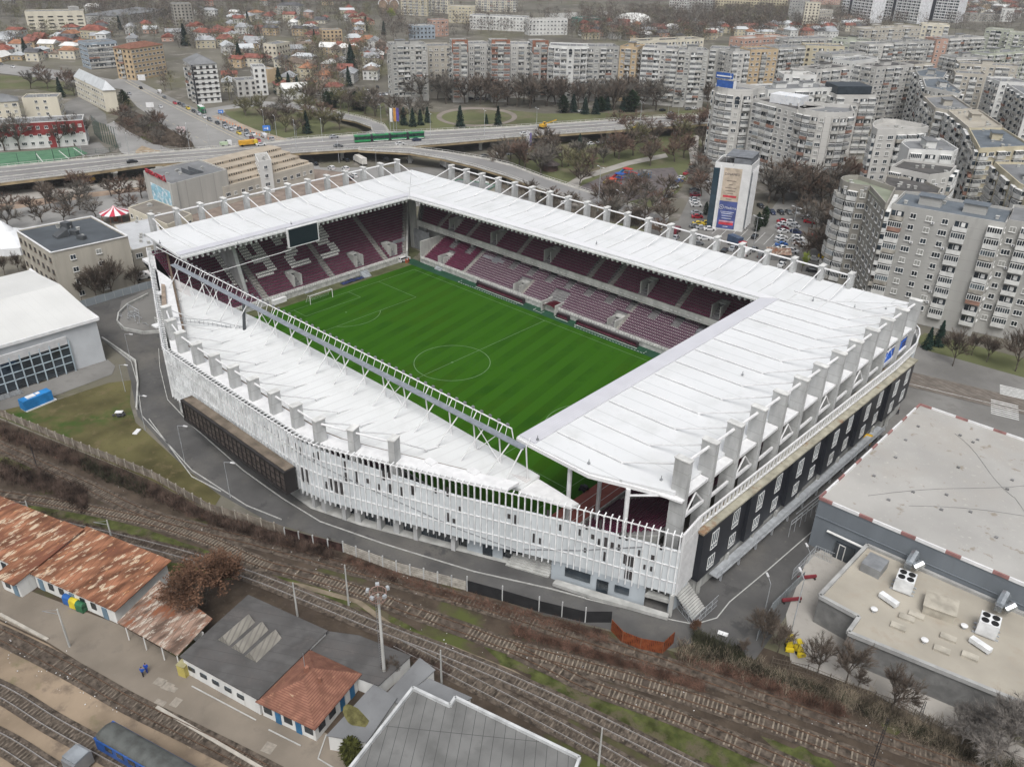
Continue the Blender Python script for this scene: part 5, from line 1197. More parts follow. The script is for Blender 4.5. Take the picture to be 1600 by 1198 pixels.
for i, (P, h, wk, pt, lab, rf, rise, nm) in enumerate(LEFT):
    e, o = block(P, h, lab, None, cat='school' if 'school' in nm else 'building', name=nm, wall=wl[wk], pats=[pt, 'w' if pt != 'n' else 'n', 'w', 'kbk' if i in (2, 3) else 'w'], seed=300+i, ground=.6, roof=felt_grey, house=None, parapet=.1 if rise else .5)
    if rise: hip(e, o, P, h+.12, rise, rf, name='hip_roof')
    if i == 0:
        g = MB(); d = (P[1]-P[0]); L = d.length; d.normalize(); n = Vector((d.y, -d.x)); n = n if n.dot(V2(CAM)-P[0]) > 0 else -n
        for k in range(6): q = P[0]+d*(L*(k+.5)/6)+n*.25-V2(o); [g.box(q.x, q.y, 2+f*3.0, L/11, .3, .8, math.atan2(d.y, d.x)) for f in range(4)]
        g.split('louvre', dark_glass, e); g = MB(); q = P[1]-d*8-V2(o)+n*-8; g.box(q.x, q.y, h, 7, 7, 3.5); g.build('roof_house', wl['grey'], e)
    if i == 1:
        g = MB(); rr = random.Random(3)
        for (a, b) in ((P[0], P[1]), (P[0], P[3])):
            d = (b-a); L = d.length; d.normalize(); n = Vector((d.y, -d.x)); n = n if n.dot(V2(CAM)-a) > 0 else -n
            for k in range(6):
                for f in range(5):
                    q = a+d*(L*(k+.6)/6.6)+n*.08-V2(o)
                    g = MB(); g.box(q.x, q.y, 2.2+f*2.9, .8, .1, .9, math.atan2(d.y, d.x)); g.build('window', dark_glass, e)
    if i == 3:
        g = MB(); d = (P[1]-P[0]).normalized()
        for f in range(1, 8):
            for (a, b) in ((P[0], P[1]), (P[0], P[3])): g.bar(a-V2(o), b-V2(o), .35, f*2.62, f*2.62+.35)
        g.bar(P[0]-V2(o), P[0].lerp(P[1], .05)-V2(o), 1.2, 0, h); g.build('floor_band', black_metal, e)
    if i == 7:
        g = MB(); a, b = P[0]-V2(o), P[1]-V2(o); d = (b-a).normalized(); n = Vector((d.y, -d.x)); n = n if n.dot(V2(CAM)-P[0]) > 0 else -n
        g.bar(a+n*.02, b+n*.02, .08, 5.7, 11.2); g.bar(a.lerp(b, .62)+n*.02, a.lerp(b, .69)+n*.02, .09, 0, 11.21); g.build('red_render', mat('dark red render', (.24, .045, .045), .8, .1, .3), e)
# four storey grey roofed house left of the stadium
P = rp([(26, 362), (80, 397), (200, 371), (143, 340)], 14.6)
e, o = block(P, 14.6, 'four storey plain beige building with a dark grey roof and ducts left of the stadium', None, cat='building', name='office_building', wall=mat('worn beige render', (.43, .40, .34), .9, .08, .3, stretch=VS, fine=((.4, (.32, .29, .24), .55, .2),)), pats=['kkkkk', 'nwnwnnw', 'n', 'n'], floors=4, seed=400, roof=mat('dark grey roof felt', (.085, .095, .105), .8, .08, .2), house=None, parapet=.35, ground=.6)
c = V2(o); g = MB(); 
for px, py, sx, sy, sz in ((105, 356, 2.4, 2, 1.8), (117, 366, 2.2, 1.2, 1.2), (128, 373, 2.4, 1.3, 1.0)): q = V2(at(px, py, 14.8))-c; g.box(q.x, q.y, 14.7, sx, sy, sz, .4)
q = V2(at(95, 369, 14.8))-c; g.prism([(q.x-1.6, q.y-1.6), (q.x+1.6, q.y-1.6), (q.x+1.6, q.y+1.6), (q.x-1.6, q.y+1.6)], 14.7, [15.2, 15.2, 16.8, 16.8]); g.split('roof_duct', mat('dark duct', (.07, .075, .08), .6), e)
g = MB()
for i in range(4):
    a, b = P[i]-c, P[(i+1) % 4]-c; g.bar(a, b, .5, 14.95, 15.05+.06)
g.build('roof_edge', white_paint, e)
# low annex between it and the stadium
P = rp([(178, 352), (206, 392), (262, 378), (240, 340)], 6)
e, o = block(P, 6, 'low building with a light ribbed roof between the grey roofed building and the stadium', None, cat='building', name='low_annex', wall=wl['warm'], pats=['W'], floors=1, ground=2.5, seed=401, roof=mat('light ribbed roof', (.50, .51, .52), .6, .05, .3, wave=((.9, .4, 0), 1.2, (.40, .41, .42), .08)), house=None, parapet=.15)
# theatre
P = rp([(224, 269), (267, 290), (355, 267), (311, 251)], 12)
e, o = block(P, 12, 'grey box shaped theatre with red rooftop letters and a blue poster', None, cat='theatre', name='theatre', wall=mat('grey ribbed cladding', (.44, .43, .40), .8, .06, .3, stretch=VS, wave=(((.96, -.27, 0), 2.6, (.33, .32, .30), .05),)), pats=['n'], seed=402, roof=felt_grey, house=None, parapet=.5)
c = V2(o); Pc = [p-c for p in P]
g = MB(); q = V2(at(301, 270, 12))-c
for s in (-1, 1): g.prism([(q.x-3, q.y), (q.x+3, q.y), (q.x+3, q.y+s*2.6), (q.x-3, q.y+s*2.6)], 12, [13.8, 13.8, 12.5, 12.5])
g.build('skylight', mat('dark skylight roof', (.11, .12, .13), .5), e)
a, b = Pc[0], Pc[1]; d = (b-a).normalized(); n = Vector((d.y, -d.x)); n = n if n.dot(V2(CAM)-P[0]) > 0 else -n
g = MB(); g.bar(a.lerp(b, .22)+n*.1, a.lerp(b, .92)+n*.1, .12, 2.6, 9.4); g.build('poster', mat('blue abstract poster', (.30, .55, .66), .6, .1, .4, fine=((.5, (.72, .78, .82), .5, .08), (.9, (.08, .22, .38), .62, .05))), e)
def text(body, name, m, parent, loc, rot, size, ext=.08, align='CENTER', label=None, cat=None):
    cu = bpy.data.curves.new(name, 'FONT'); cu.body = body; cu.size = size; cu.extrude = ext; cu.align_x = align; cu.resolution_u = 2
    t = bpy.data.objects.new(name, cu); COL.objects.link(t); bpy.context.view_layer.update()
    me = bpy.data.meshes.new_from_object(t); bpy.data.objects.remove(t); me.materials.clear(); me.materials.append(m)
    o_ = obj(name, me, parent, loc); o_.rotation_euler = rot; return o_
rz = math.atan2(d.y, d.x); mid = (a+b)/2+n*.3
red_letter = mat('red letter face', (.34, .03, .045), .5)
text('OPERA COMICĂ', 'sign_letters', red_letter, e, (mid.x, mid.y, 12.6), (R(90), 0, rz if Vector((d.y, -d.x)).dot(n) > 0 else rz+math.pi), 2.35, .2)
g = MB(); q = Pc[1].lerp(Pc[2], .12)+Vector((0, -.3)); 
for s in (-.35, .35): g.tube((q.x+s, q.y-.3, 0), (q.x+s, q.y-.3, 13.2), .06, 4)
for k in range(26): g.tube((q.x-.35, q.y-.3, .5+k*.5), (q.x+.35, q.y-.3, .5+k*.5), .04, 4)
g.build('ladder', metal_grey, e)
# long tan roofed building behind the stadium
tanlow = mat('tan seamed roof', (.40, .345, .275), .9, .08, .2, wave=((0, 0, 1), 1.1, (.31, .26, .20), .1))
P = rp([(352, 292), (352, 262), (470, 240), (490, 268), (480, 285)], 7)
e, o = block(fp((350, 300), (490, 262), 26, 5), 6.5, 'long cultural hall with a stepped tan roof behind the stadium', None, cat='building', name='cultural_hall', wall=wl['warm'], pats=['wwww'], floors=1, ground=2, seed=403, roof=tanlow, house=None, parapet=.3)
P = fp((350, 300), (490, 262), 26, 5); c = V2(o); g = MB(); gd = MB()
for k in range(4):
    t0, t1 = .1+k*.2, .1+k*.2+.2; A_ = [P[0].lerp(P[3], t0)-c, P[1].lerp(P[2], t0)-c, P[1].lerp(P[2], 1-.02)-c, P[0].lerp(P[3], 1-.02)-c]
    g.prism([tuple(p) for p in A_], 6.3, 7.4+k*1.0)
    for j in range(40):
        if j % 8 < 6: q = A_[0].lerp(A_[1], (j+.5)/40); gd.box(q.x, q.y-.25, 6.7+k*1.0, .5, .25, .6, .3)
g.build('stepped_roof', tanlow, e); gd.build('clerestory', dark_glass, e)
P = rp([(398, 243), (404, 256), (424, 252), (417, 240)], 12)
block(P, 12, 'small white tower with an antenna beside the flyover', None, cat='tower', name='signal_tower', wall=wl['white'], pats=['w'], floors=3, ground=2, seed=404, roof=gravel_roof, house=None)
e, o = block(rp([(200, 325), (262, 352), (300, 335), (240, 312)], 5), 5, 'low wing with a brown roof in front of the theatre', None, cat='building', name='low_annex', wall=wl['cream'], pats=['w'], floors=1, ground=1, seed=405, roof=mat('brown grey roof', (.21, .19, .165), .9, .1, .2), house=None, parapet=.2)
# medical office tower
zt = 22.3; P = rp([(1117.5, 257), (1175, 263), (1187, 252), (1131, 245)], zt); d = (P[1]-P[0]).normalized()
white_clad = mat('white tile cladding', (.66, .66, .65), .5, .04, .5, wave=((0, 0, 1), .9, (.56, .56, .55), .04))
e, o = block(P, zt, 'white office tower with tan and blue posters in the car park', None, cat='office tower', name='office_tower', wall=white_clad, pats=['n'], seed=406, roof=felt_dark, house=None, parapet=.9)
c = V2(o); Q = [p-c for p in P]; n = Vector((d.y, -d.x)); n = n if n.dot(V2(CAM)-P[0]) > 0 else -n; rz = math.atan2(d.y, d.x); rzt = rz if Vector((d.y, -d.x)).dot(n) > 0 else rz+math.pi
L = (P[1]-P[0]).length
g = MB(); g.bar(Q[0]+n*.1-d*.2, Q[0]+d*L*.17+n*.1, .3, .3, zt-1); d2 = (Q[2]-Q[1]).normalized(); g.bar(Q[1]+d2*1.2+d*.1, Q[2]-d2*1+d*.1, .2, 1, zt-2); g.build('glass_strip', mat('blue black glass', (.03, .055, .075), .12, spec=.8), e)
g = MB()
for k in range(4): q = Q[1].lerp(Q[2], .25+.2*k)+d*.3; g.box(q.x, q.y, .5, .5, .5, zt-1.5, rz)
g.box(*(Q[0]+d*L*.18+n*.2), .2, .5, .6, zt-.5, rz); g.build('white_mullion', white_paint, e)
g = MB(); q = (Q[0]+Q[2])/2
g.prism([tuple(Q[0].lerp(q, .1)+d*L*.2), tuple(Q[1].lerp(q, .05)), tuple(Q[2].lerp(q, .05)), tuple(Q[3].lerp(q, .1)+d*L*.2)], zt+3.0, zt+3.25); g.prism([tuple(Q[0].lerp(Q[1], .5)), tuple(Q[1].lerp(q, .1)), tuple(Q[2].lerp(q, .1)), tuple(Q[3].lerp(Q[2], .5))], zt, zt+2.6, 0)
for p_ in (Q[0].lerp(q, .15)+d*L*.2, Q[1].lerp(q, .1), Q[2].lerp(q, .1)): g.tube((*p_, zt), (*p_, zt+3), .12)
g.build('roof_canopy', mat('grey roof plant', (.17, .18, .195), .6), e)
def front(u0, u1, z0, z1, off, name, m):
    g = MB(); g.bar(Q[0]+d*L*u0+n*off, Q[0]+d*L*u1+n*off, .05, z0, z1); return g.build(name, m, e)
po = mat('tan poster', (.50, .42, .33), .6); pb = mat('blue violet poster', (.075, .10, .27), .6)
front(.27, .76, 10.3, 21.6, .14, 'upper_poster', po); front(.26, .76, .6, 10.25, .14, 'lower_poster', pb)
mm = Q[0]+d*L*.51+n*.2
text('DINAMED', 'poster_letters', mat('dark letter', (.10, .09, .10)), e, (mm.x, mm.y, 19.2), (R(90), 0, rzt), 1.15, .02)
text('Medima', 'poster_letters', white_paint, e, (mm.x+d.x*.9, mm.y+d.y*.9, 7.6), (R(90), 0, rzt), 1.25, .02)
q = Q[0]+d*L*.33+n*.2; g = MB()
for i in range(14):
    a0, a1 = 2*math.pi*i/14, 2*math.pi*(i+1)/14
    g.tube((q.x+d.x*.75*math.cos(a0), q.y+d.y*.75*math.cos(a0), 8.1+.75*math.sin(a0)), (q.x+d.x*.75*math.cos(a1), q.y+d.y*.75*math.cos(a1), 8.1+.75*math.sin(a1)), .07, 4)
g.tube((q.x-d.x*.3, q.y-d.y*.3, 8.4), (q.x, q.y, 7.8), .07, 4); g.tube((q.x+d.x*.3, q.y+d.y*.3, 8.4), (q.x, q.y, 7.8), .07, 4); g.build('poster_logo', white_paint, e)
for k, (z_, u0, u1) in enumerate(((17.2, .38, .64), (15.9, .46, .56), (14.8, .36, .67), (13.8, .38, .65), (12.9, .44, .60), (10.9, .42, .58))): front(u0, u1, z_, z_+.18, .18, 'poster_text_line', mat('poster dark ink', (.13, .10, .10)))
for k, (z_, u0, u1) in enumerate(((6.4, .32, .70), (5.8, .35, .67), (5.0, .37, .66), (4.1, .38, .65), (1.2, .44, .58))): front(u0, u1, z_, z_+.2, .18, 'poster_text_line', mat('poster pale ink', (.6, .62, .7)))
front(.33, .70, 11.6, 12.3, .17, 'poster_banner', mat('poster red', (.55, .06, .08))); front(.32, .72, 2.9, 3.4, .17, 'poster_banner', mat('poster pink', (.6, .35, .40))); front(.32, .72, 1.9, 2.8, .17, 'poster_banner', mat('poster red', (.55, .06, .08)))
# sports hall on the left
h = 11; P = rp([(152, 497), (45, 423), (-70, 440), (-70, 572), (0, 540)], h)
P = [V2((-59.2, -57.2)), V2((-100.6, -56.4)), V2((-122, -98)), V2((-62, -98))]
hall_wall = mat('pale grey hall panel', (.50, .52, .54), .6, .04, .3)
e = empty('sports_hall', 'white roofed sports hall with a glazed front at the left edge', 'sports hall', None, (-80, -76, 0)); o = V2((-80, -76))
g = MB(); g.prism([(-59.2, -57.2), (-100.6, -56.4), (-100.6, -98), (-60, -98)] if False else [tuple(V2(p)-o) for p in ((-59.2, -57.2), (-100.6, -56.4), (-100.6, -110), (-60.2, -110))], 0, 10.9); g.build('wall', hall_wall, e)
g = MB(); rr = [V2(p)-o for p in ((-58.6, -56.8), (-101.2, -56.0), (-101.2, -110), (-59.6, -110))]; m0 = (rr[0]+rr[1])/2; m1 = (rr[2]+rr[3])/2
g.add([(*rr[0], 11.0), (*rr[3], 11.0), (*m1, 13.2), (*m0, 13.2), (*rr[1], 11.0), (*rr[2], 11.0)], [(0, 3, 2, 1), (3, 4, 5, 2)]); ro = g.build('roof', mat('off white membrane', (.60, .60, .58), .6, .03, .1, wave=((0, 1, 0), 2.0, (.54, .54, .52), .03)), e)
g = MB(); g.bar(rr[0], rr[1], .5, 10.6, (11.35)); g.bar(rr[0], rr[3], .4, 10.6, 11.3); g.build('roof_edge', white_paint, ro)
g = MB(); a = V2(at(120, 600, 0))-o
ax = 19.9 
for k in range(14):
    g.box(21.05, 10.6-k*2.1, .4, .12, 1.9, 6.6)
g.build('window', dark_glass, e); g = MB()
for k in range(16): g.box(21.15, 11.7-k*2.1, 0, .3, .22, 8)
for z_ in (2.4, 4.2, 6.2): g.box(21.15, -4, z_, .22, 31, .16)
g.build('window_frame', mat('pale blue steel', (.42, .50, .55), .5), e)
g = MB()
for k in range(9): g.box(21.1, -4, 7.1+k*.22, .3, 31, .1)
g.build('louvre', white_paint, e); g = MB(); g.bar((21.4, -32), (21.0, -1), .1, 1.0, 1.1)
for k in range(30): g.box(23.6, -33+k*1.1, 0, .08, .08, 1.1)
g.box(23.6, -17, 1.05, .08, 33, .08); g.box(22.2, -17, 0, 2.6, 33, .12); g.build('railing', metal_grey, e)
# supermarket and annex on the right
gs = mat('blue grey rendered wall', (.165, .185, .205), .8, .05, .3, stretch=VS, fine=(.5, (.14, .155, .17), .6, .2))
e = empty('supermarket', 'large grey flat roofed supermarket with a pale dirty roof, right foreground', 'supermarket', None, (118, 18, 0)); o = V2((118, 18))
P = [V2(p)-o for p in ((92.4, -3.4), (150, -1.6), (150, 41), (93.3, 40.4))]
g = MB(); g.prism([tuple(p) for p in P], 0, 9.7); g.bar(P[0]+Vector((0, -.05)), P[1]+Vector((0, -.05)), .2, 6.3, 6.42); g.build('wall', gs, e)
g = MB(); g.poly([tuple(p) for p in P], 9.75); g.build('roof', gravel_roof, e)
g1, g2 = MB(), MB()
for a, b in zip(P, P[1:]+P[:1]):
    L = (b-a).length; n = int(L/2.2)
    for k in range(n): (g2 if k % 3 == 0 else g1).bar(a.lerp(b, k/n), a.lerp(b, (k+1)/n), .3, 9.6, 10.15+.004*(k % 2))
g1.build('parapet_cap', white_paint, e); g2.build('parapet_cap', mat('faded red stripe', (.30, .16, .15), .8), e)
g = MB(); g.box(-19.6, -21.5, .1, 3.2, .3, 3.2); g.build('door', dark_glass, e); g = MB(); g.box(-20.5, -21.7, .1, .12, .1, 3); g.box(-19.5, -21.7, .1, .12, .1, 3); g.box(-20, -21.7, 3.0, 1.1, .1, .12); g.box(-18.5, -21.8, 4.6, 9, .5, .1); g.build('door_frame', white_frame, e)
g = MB(); rg = random.Random(5)
for k in range(26): x_, y_ = rg.uniform(-22, 12), rg.uniform(-16, 18); g.box(x_, y_, 9.75, .5, .4, .25)
g.build('roof_drain', conc_dark, e); g = MB()
for (a, b) in (((-20, -15), (2, 12)), ((-14, -13), (12, 6)), ((-16, 16), (-2, 2)), ((-2, 2), (10, -18))): 
    pts = [Vector((a[0]+(b[0]-a[0])*t, a[1]+(b[1]-a[1])*t+.8*math.sin(t*6), 9.82)) for t in [i/8 for i in range(9)]]
    for p, q in zip(pts, pts[1:]): g.tube(p, q, .025, 4)
g.build('roof_cable', conc_dark, e)
e = empty('supermarket_annex', 'low tan roofed annex with white cooling units in front of the supermarket', 'building', None, (118, -14, 0)); o = V2((118, -14))
P = [V2(p)-o for p in ((101.1, -20.2), (107.2, -20.4), (107.3, -24.4), (150, -17), (150, -1.9), (101.6, -3.7))]
g = MB(); g.prism([tuple(p) for p in P], 0, 5); g.build('wall', mat('grey brick wall', (.19, .19, .185), .9, .12, .6, fine=(1.5, (.14, .14, .135), .55, .2)), e)
g = MB(); g.poly([tuple(p) for p in P], 5.05); g.build('roof', tan_roof, e); g = MB()
for a, b in zip(P, P[1:]+P[:1]): g.bar(a, b, .55, 4.9, 5.55)
g.build('parapet', mat('annex coping', (.36, .36, .35), .9, .1, .5), e)
g = MB(); q = V2(at(1368, 870, 8))-o; g.box(q.x, q.y+.8, 5, 3.0, 3.6, 1.6); g.build('roof_hut', metal_grey, e)
g = MB(); q = V2(at(1470, 945, 6.2))-o; g.box(q.x, q.y, 5, 4.2, 3.6, 1.5, .2); g.box(q.x, q.y, 6.5, 4.5, 3.9, .15, .2); g.build('stair_head', mat('tan hut', (.40, .37, .31), .9), e)
for k, (px, py) in enumerate(((1432, 960), (1417, 964), (1404, 978), (1482, 995), (1472, 1014), (1516, 1024))):
    q = V2(at(px, py, 5.3))-o; g = MB(); g.box(q.x, q.y, 5.05, 2.1, 1.1, .35, .15); g.build('skylight', mat('skylight slab', (.42, .39, .33), .8), e)
g = MB()
for k in range(2):
    x_ = (-12.4, .6)[k]; g.box(x_+3, 8.6, 6.3, 1.0, 2.0, 1.0); g.tube((x_+3, 8.4, 7), (x_+3, 10.6, 7.8), .7, 8); g.tube((x_+3.8, 8.4, 6.6), (x_+4.6, 9.6, 7.2), .6, 8)
g.split('air_duct', mat('shiny duct metal', (.50, .53, .55), .25, metal=.8), e)
for px, py, lab in ((1413, 912, 'white rooftop cooling unit with four fans nearest the stadium'), (1543, 980, 'white rooftop cooling unit with four fans farther right')):
    p = at(px, py, 6.0); e2 = empty('cooling_unit', lab, 'cooling unit', 'white cooling units on the annex roof', (p.x, p.y, 5.06), .15)
    g = MB(); g.box(0, 0, .25, 2.6, 2.6, 2.3); g.box(0, -1.31, .4, .9, .04, 1.7); g.build('casing', mat('white casing', (.70, .71, .71), .5), e2)
    for a_ in (-.62, .62):
        for b_ in (-.62, .62): g = MB(); g.tube((a_, b_, 2.55), (a_, b_, 2.66), .5, 16); g.build('fan', mat('fan black', (.02, .02, .02)), e2)
    g = MB(); g.box(0, 0, 0, 3.4, .2, .25); g.box(0, 1, 0, 3.4, .2, .25); g.box(0, -1, 0, 3.4, .2, .25); g.build('stand', galv, e2)
for px, py, lab in ((1388, 939, 'white air curtain box nearest the roof edge'), (1531, 1010, 'white air curtain box beside the far skylights')):
    p = at(px, py, 5.3); e2 = empty('condenser_unit', lab, 'condenser', 'long white condensers on the annex roof', (p.x, p.y, 5.06), -.25); g = MB(); g.box(0, 0, .3, 2.9, .9, .7); g.build('casing', mat('white casing', (.70, .71, .71), .5), e2)
    g = MB(); g.box(-1.2, 0, 0, .1, .8, .3); g.box(1.2, 0, 0, .1, .8, .3); g.build('leg', galv, e2)
for px, py, lab in ((1366, 951, 'white mushroom vent near the roof edge'), (1445, 999, 'white mushroom vent in the middle of the roof'), (1507, 977, 'white mushroom vent beside the farther cooling unit')):
    p = at(px, py, 5.6); e2 = empty('roof_ventilator', lab, 'vent', 'mushroom vents on the annex roof', (p.x, p.y, 5.06)); g = MB(); g.tube((0, 0, 0), (0, 0, .5), .25, 10); g.build('pipe', galv, e2); g = MB(); g.tube((0, 0, .5), (0, 0, .62), .5, 12); g.tube((0, 0, .62), (0, 0, .75), .5, 12, .1); g.build('cap', white_paint, e2)
# station buildings
def mono(P, h0, h1, lab, roof_m, wall_m=white_wall, name='station_building', wins=(), over=.7, cat='station building'):
    P = [V2(p) for p in P]; c = sum(P, Vector((0, 0)))/4; o = c; Q = [p-c for p in P]      # P: front left, front right, back right, back left
    e = empty(name, lab, cat, None, (c.x, c.y, 0)); g = MB(); g.prism([tuple(q*.985) for q in Q], 0, [h0, h0, h1, h1] if sum(Q[i-1].x*Q[i].y-Q[i].x*Q[i-1].y for i in range(4)) > 0 else [h1, h1, h0, h0]); g.build('wall', wall_m, e)
    rr = [q+q.normalized()*over for q in Q]; g = MB(); zz = [h0+.12, h0+.12, h1+.15, h1+.15]
    g.add([(*r, z) for r, z in zip(rr, zz)]+[(*r, z+.16) for r, z in zip(rr, zz)], [(4, 5, 6, 7), (3, 2, 1, 0), (0, 1, 5, 4), (1, 2, 6, 5), (2, 3, 7, 6), (3, 0, 4, 7)]); ro = g.build('roof', roof_m, e)
    d = (Q[1]-Q[0]); L = d.length; d.normalize(); n = Vector((d.y, -d.x)); n = n if n.dot(V2(CAM)-P[0]) > 0 else -n; rz = math.atan2(d.y, d.x)
    for (u, wd, z0, z1, kind) in wins:
        q = Q[0]*.985+d*u+n*.06; g = MB(); g.box(q.x, q.y, z0, wd, .14, z1-z0, rz); g.build('door' if kind == 'd' else 'window', mat('blue grey door', (.16, .24, .31), .6) if kind == 'd' else dark_glass, e)
    return e, o, Q, ro
def rel_at(px, py, z, o): return V2(at(px, py, z))-o
A = [(V2(at(-150, 850, 3))), V2(at(70, 930, 0)), V2(at(75, 826, 3.6))]
p0 = V2((25.9, -93.2)); dr = (V2(at(185, 975))-V2(at(75, 925))).normalized(); nr = Vector((-dr.y, dr.x)); nr = nr if nr.dot(p0-V2(CAM)) > 0 else -nr
wns = [(1.2+k*2.3, 1.0, 1.0, 2.2, 'w' if k % 3 else 'd') if k % 3 else (1.2+k*2.3, 1.0, .05, 2.2, 'd') for k in range(8)]
rb = p0
mono([rb-dr*17.5, rb, rb+nr*10.5, rb-dr*17.5+nr*10.5], 2.9, 3.9, 'long station building with a rusty tin roof, right half by the bins', rust, wins=wns[:7])
mono([rb-dr*17.6-nr*2.6-dr*4.2, rb-dr*17.6-nr*2.6, rb-dr*17.6+nr*9.2, rb-dr*21.8+nr*9.2], 2.9, 4.3, 'projecting white station bay under the rusty roof', rust, wins=[(1.5, 1, 1, 2.2, 'w'), (3.2, 1, .05, 2.2, 'd')])
mono([rb-dr*48, rb-dr*21.9, rb-dr*21.9+nr*9.6, rb-dr*48+nr*9.6], 2.9, 4.1, 'long station building with a rusty tin roof at the left edge', rust, wins=[(4+k*2.4, 1.1, .8, 2.2, 'w') for k in range(9)])
# open canopy
e = empty('platform_canopy', 'open canopy with a faded patchwork tin roof between the station buildings', 'canopy', None, (rb.x, rb.y, 0))
C4 = [V2(at(183, 972, 3.1))-rb, V2(at(277, 1024, 3.1))-rb, V2(at(332, 966, 3.8))-rb, V2(at(249, 906, 3.8))-rb]
g = MB(); g.prism([tuple(q) for q in C4], [3.0, 3.0, 3.7, 3.7], [3.15, 3.15, 3.85, 3.85]) if sum(C4[i-1].x*C4[i].y-C4[i].x*C4[i-1].y for i in range(4)) > 0 else g.prism([tuple(q) for q in C4[::-1]], [3.7, 3.7, 3.0, 3.0], [3.85, 3.85, 3.15, 3.15]); g.build('roof', rust_grey, e)
for t in (.1, .4, .7, .95): q = C4[0].lerp(C4[1], t); g = MB(); g.tube((q.x, q.y+.3, 0), (q.x, q.y+.3, 3), .1, 6); g.build('post', white_wall, e)
g = MB(); g.bar(C4[3].lerp(C4[0], .3), C4[2].lerp(C4[1], .3), .2, 0, 3); g.build('back_wall', white_wall, e)
F4 = [V2(at(283, 1026, 3.2)), V2(at(403, 1092, 3.2)), V2(at(510, 985, 3.6)), V2(at(388, 930, 3.6))]
e, o, Q, ro = mono(F4, 3.1, 3.3, 'white station building with a dark felt roof and three gabled skylights', felt_dark, wins=[(1.5+k*2.3, 1.2, 1.3, 2.0, 'w') for k in range(5)], over=.2)
for k, (px, py) in enumerate(((369, 979), (390, 991), (411, 1004))):
    q = rel_at(px, py, 4.3, o); u = (Q[2]-Q[1]).normalized(); v = Vector((u.y, -u.x)); g = MB(); a, b = q-u*2.5, q+u*2.5
    g.add([(*(a-v*1.15), 3.4), (*(b-v*1.15), 3.4), (*(b+v*1.15), 3.4), (*(a+v*1.15), 3.4), (*a, 4.7), (*b, 4.7)], [(0, 1, 5, 4), (2, 3, 4, 5), (3, 0, 4), (1, 2, 5)]); g.build('skylight_gable', mat('ribbed grey skylight', (.25, .235, .205), .7, .1, .5, wave=(((.867, .5, 0), .5, (.17, .16, .14), .3),)), ro)
T4 = [V2(at(402, 1098, 2.6)), V2(at(492, 1141, 2.6)), V2(at(563, 1056, 2.6)), V2(at(481, 1018, 2.6))]
c = sum(T4, Vector((0, 0)))/4; e = empty('tiled_station_house', 'small white station house with a worn red tiled hip roof', 'house', None, (c.x, c.y, 0)); Q = [(p-c)*.93 for p in T4]
g = MB(); g.prism([tuple(q) for q in Q], 0, 3.0); g.build('wall', white_wall, e); ro = hip(e, c, [c+q for q in Q], 3.0, 2.6, tile_red, over=.7, ridge=.42)
for (a, b, n_, kk) in ((Q[0], Q[1], 5, 'wdwdw'), (Q[1], Q[2], 4, 'wwdd')):
    d = (b-a); L = d.length; d.normalize(); n = Vector((d.y, -d.x)); n = n if n.dot(V2(CAM)-c) > 0 else -n
    for k in range(n_):
        q = a+d*(L*(k+.6)/(n_+.2))+n*.05; g = MB(); dd = kk[k] == 'd'; g.box(q.x, q.y, .05 if dd else 1, .9 if dd else 1.3, .12, 2.1 if dd else 1.1, math.atan2(d.y, d.x)); g.build('door' if dd else 'window', mat('blue door', (.03, .14, .28), .5) if dd else dark_glass, e)
g = MB(); g.box(-.8, .3, 4.6, .5, .5, 1.4); g.box(1.6, .6, 4.4, .35, .35, 1.2); g.build('chimney', brick_red, ro); g = MB(); q = rel_at(458, 1084, 4, c); g.box(q.x, q.y, 3.9, 1.2, .9, .5); g.build('roof_light', mat('old roof light', (.45, .30, .20)), ro)
g = MB(); g.tube((-1.0, .2, 4.8), (-1.0, .2, 8.4), .05); g.build('antenna', metal_grey, ro)
def flat(P, h, lab, roof_m, par=.25, cat='building', name='flat_roofed_shed', wm_=white_wall, cap=None):
    P = ccw([tuple(p) for p in P]); c = sum((V2(p) for p in P), Vector((0, 0)))/len(P); e = empty(name, lab, cat, None, (c.x, c.y, 0)); Q = [V2(p)-c for p in P]
    g = MB(); g.prism([tuple(q) for q in Q], 0, h); g.build('wall', wm_, e); g = MB(); g.prism([tuple(q+q.normalized()*.25) for q in Q], h, h+.15); g.build('roof', roof_m, e)
    if cap:
        g = MB()
        for a, b in zip(Q, Q[1:]+Q[:1]): g.bar(a, b, .35, h+.1, h+.1+par)
        g.build('parapet', cap, e)
    return e, c
e, c = flat(rp([(513, 1148), (573, 1158), (618, 1092), (583, 1072)], 2.8), 2.8, 'grey felt roofed shed with a mossy patch beside the tiled house', felt_grey)
g = MB(); rg = random.Random(2); q = rel_at(553, 1118, 3.1, c)
g.poly([(q.x+(2.2+.4*rg.random())*math.cos(t)*.9+.5*math.sin(t*2), q.y+(1.0+.3*rg.random())*math.sin(t), 2.97) for t in [i*.45 for i in range(14)]]); g.build('moss_patch', mat('roof moss', (.13, .12, .05), 1, .2, 1.5), e)
flat(rp([(493, 985), (470, 1012), (560, 1058), (590, 1070), (640, 1025), (560, 995)], 2.6), 2.6, 'old low shed with a littered dark roof behind the tiled house', felt_dark)
flat(rp([(607, 1082), (655, 1030), (678, 1048), (622, 1098)], 2.4), 2.4, 'narrow dark roofed shed beside the floodlight mast', felt_grey)
flat(rp([(672, 1062), (735, 1090), (708, 1104), (650, 1076)], 3.0), 3.0, 'small grey roofed shed between the mast and the tracks', felt_grey)
Pb = [V2(p) for p in ((71.2, -74.4), (76.6, -73.0), (76.2, -71.7), (93.0, -67.6), (101, -88), (76, -92))]
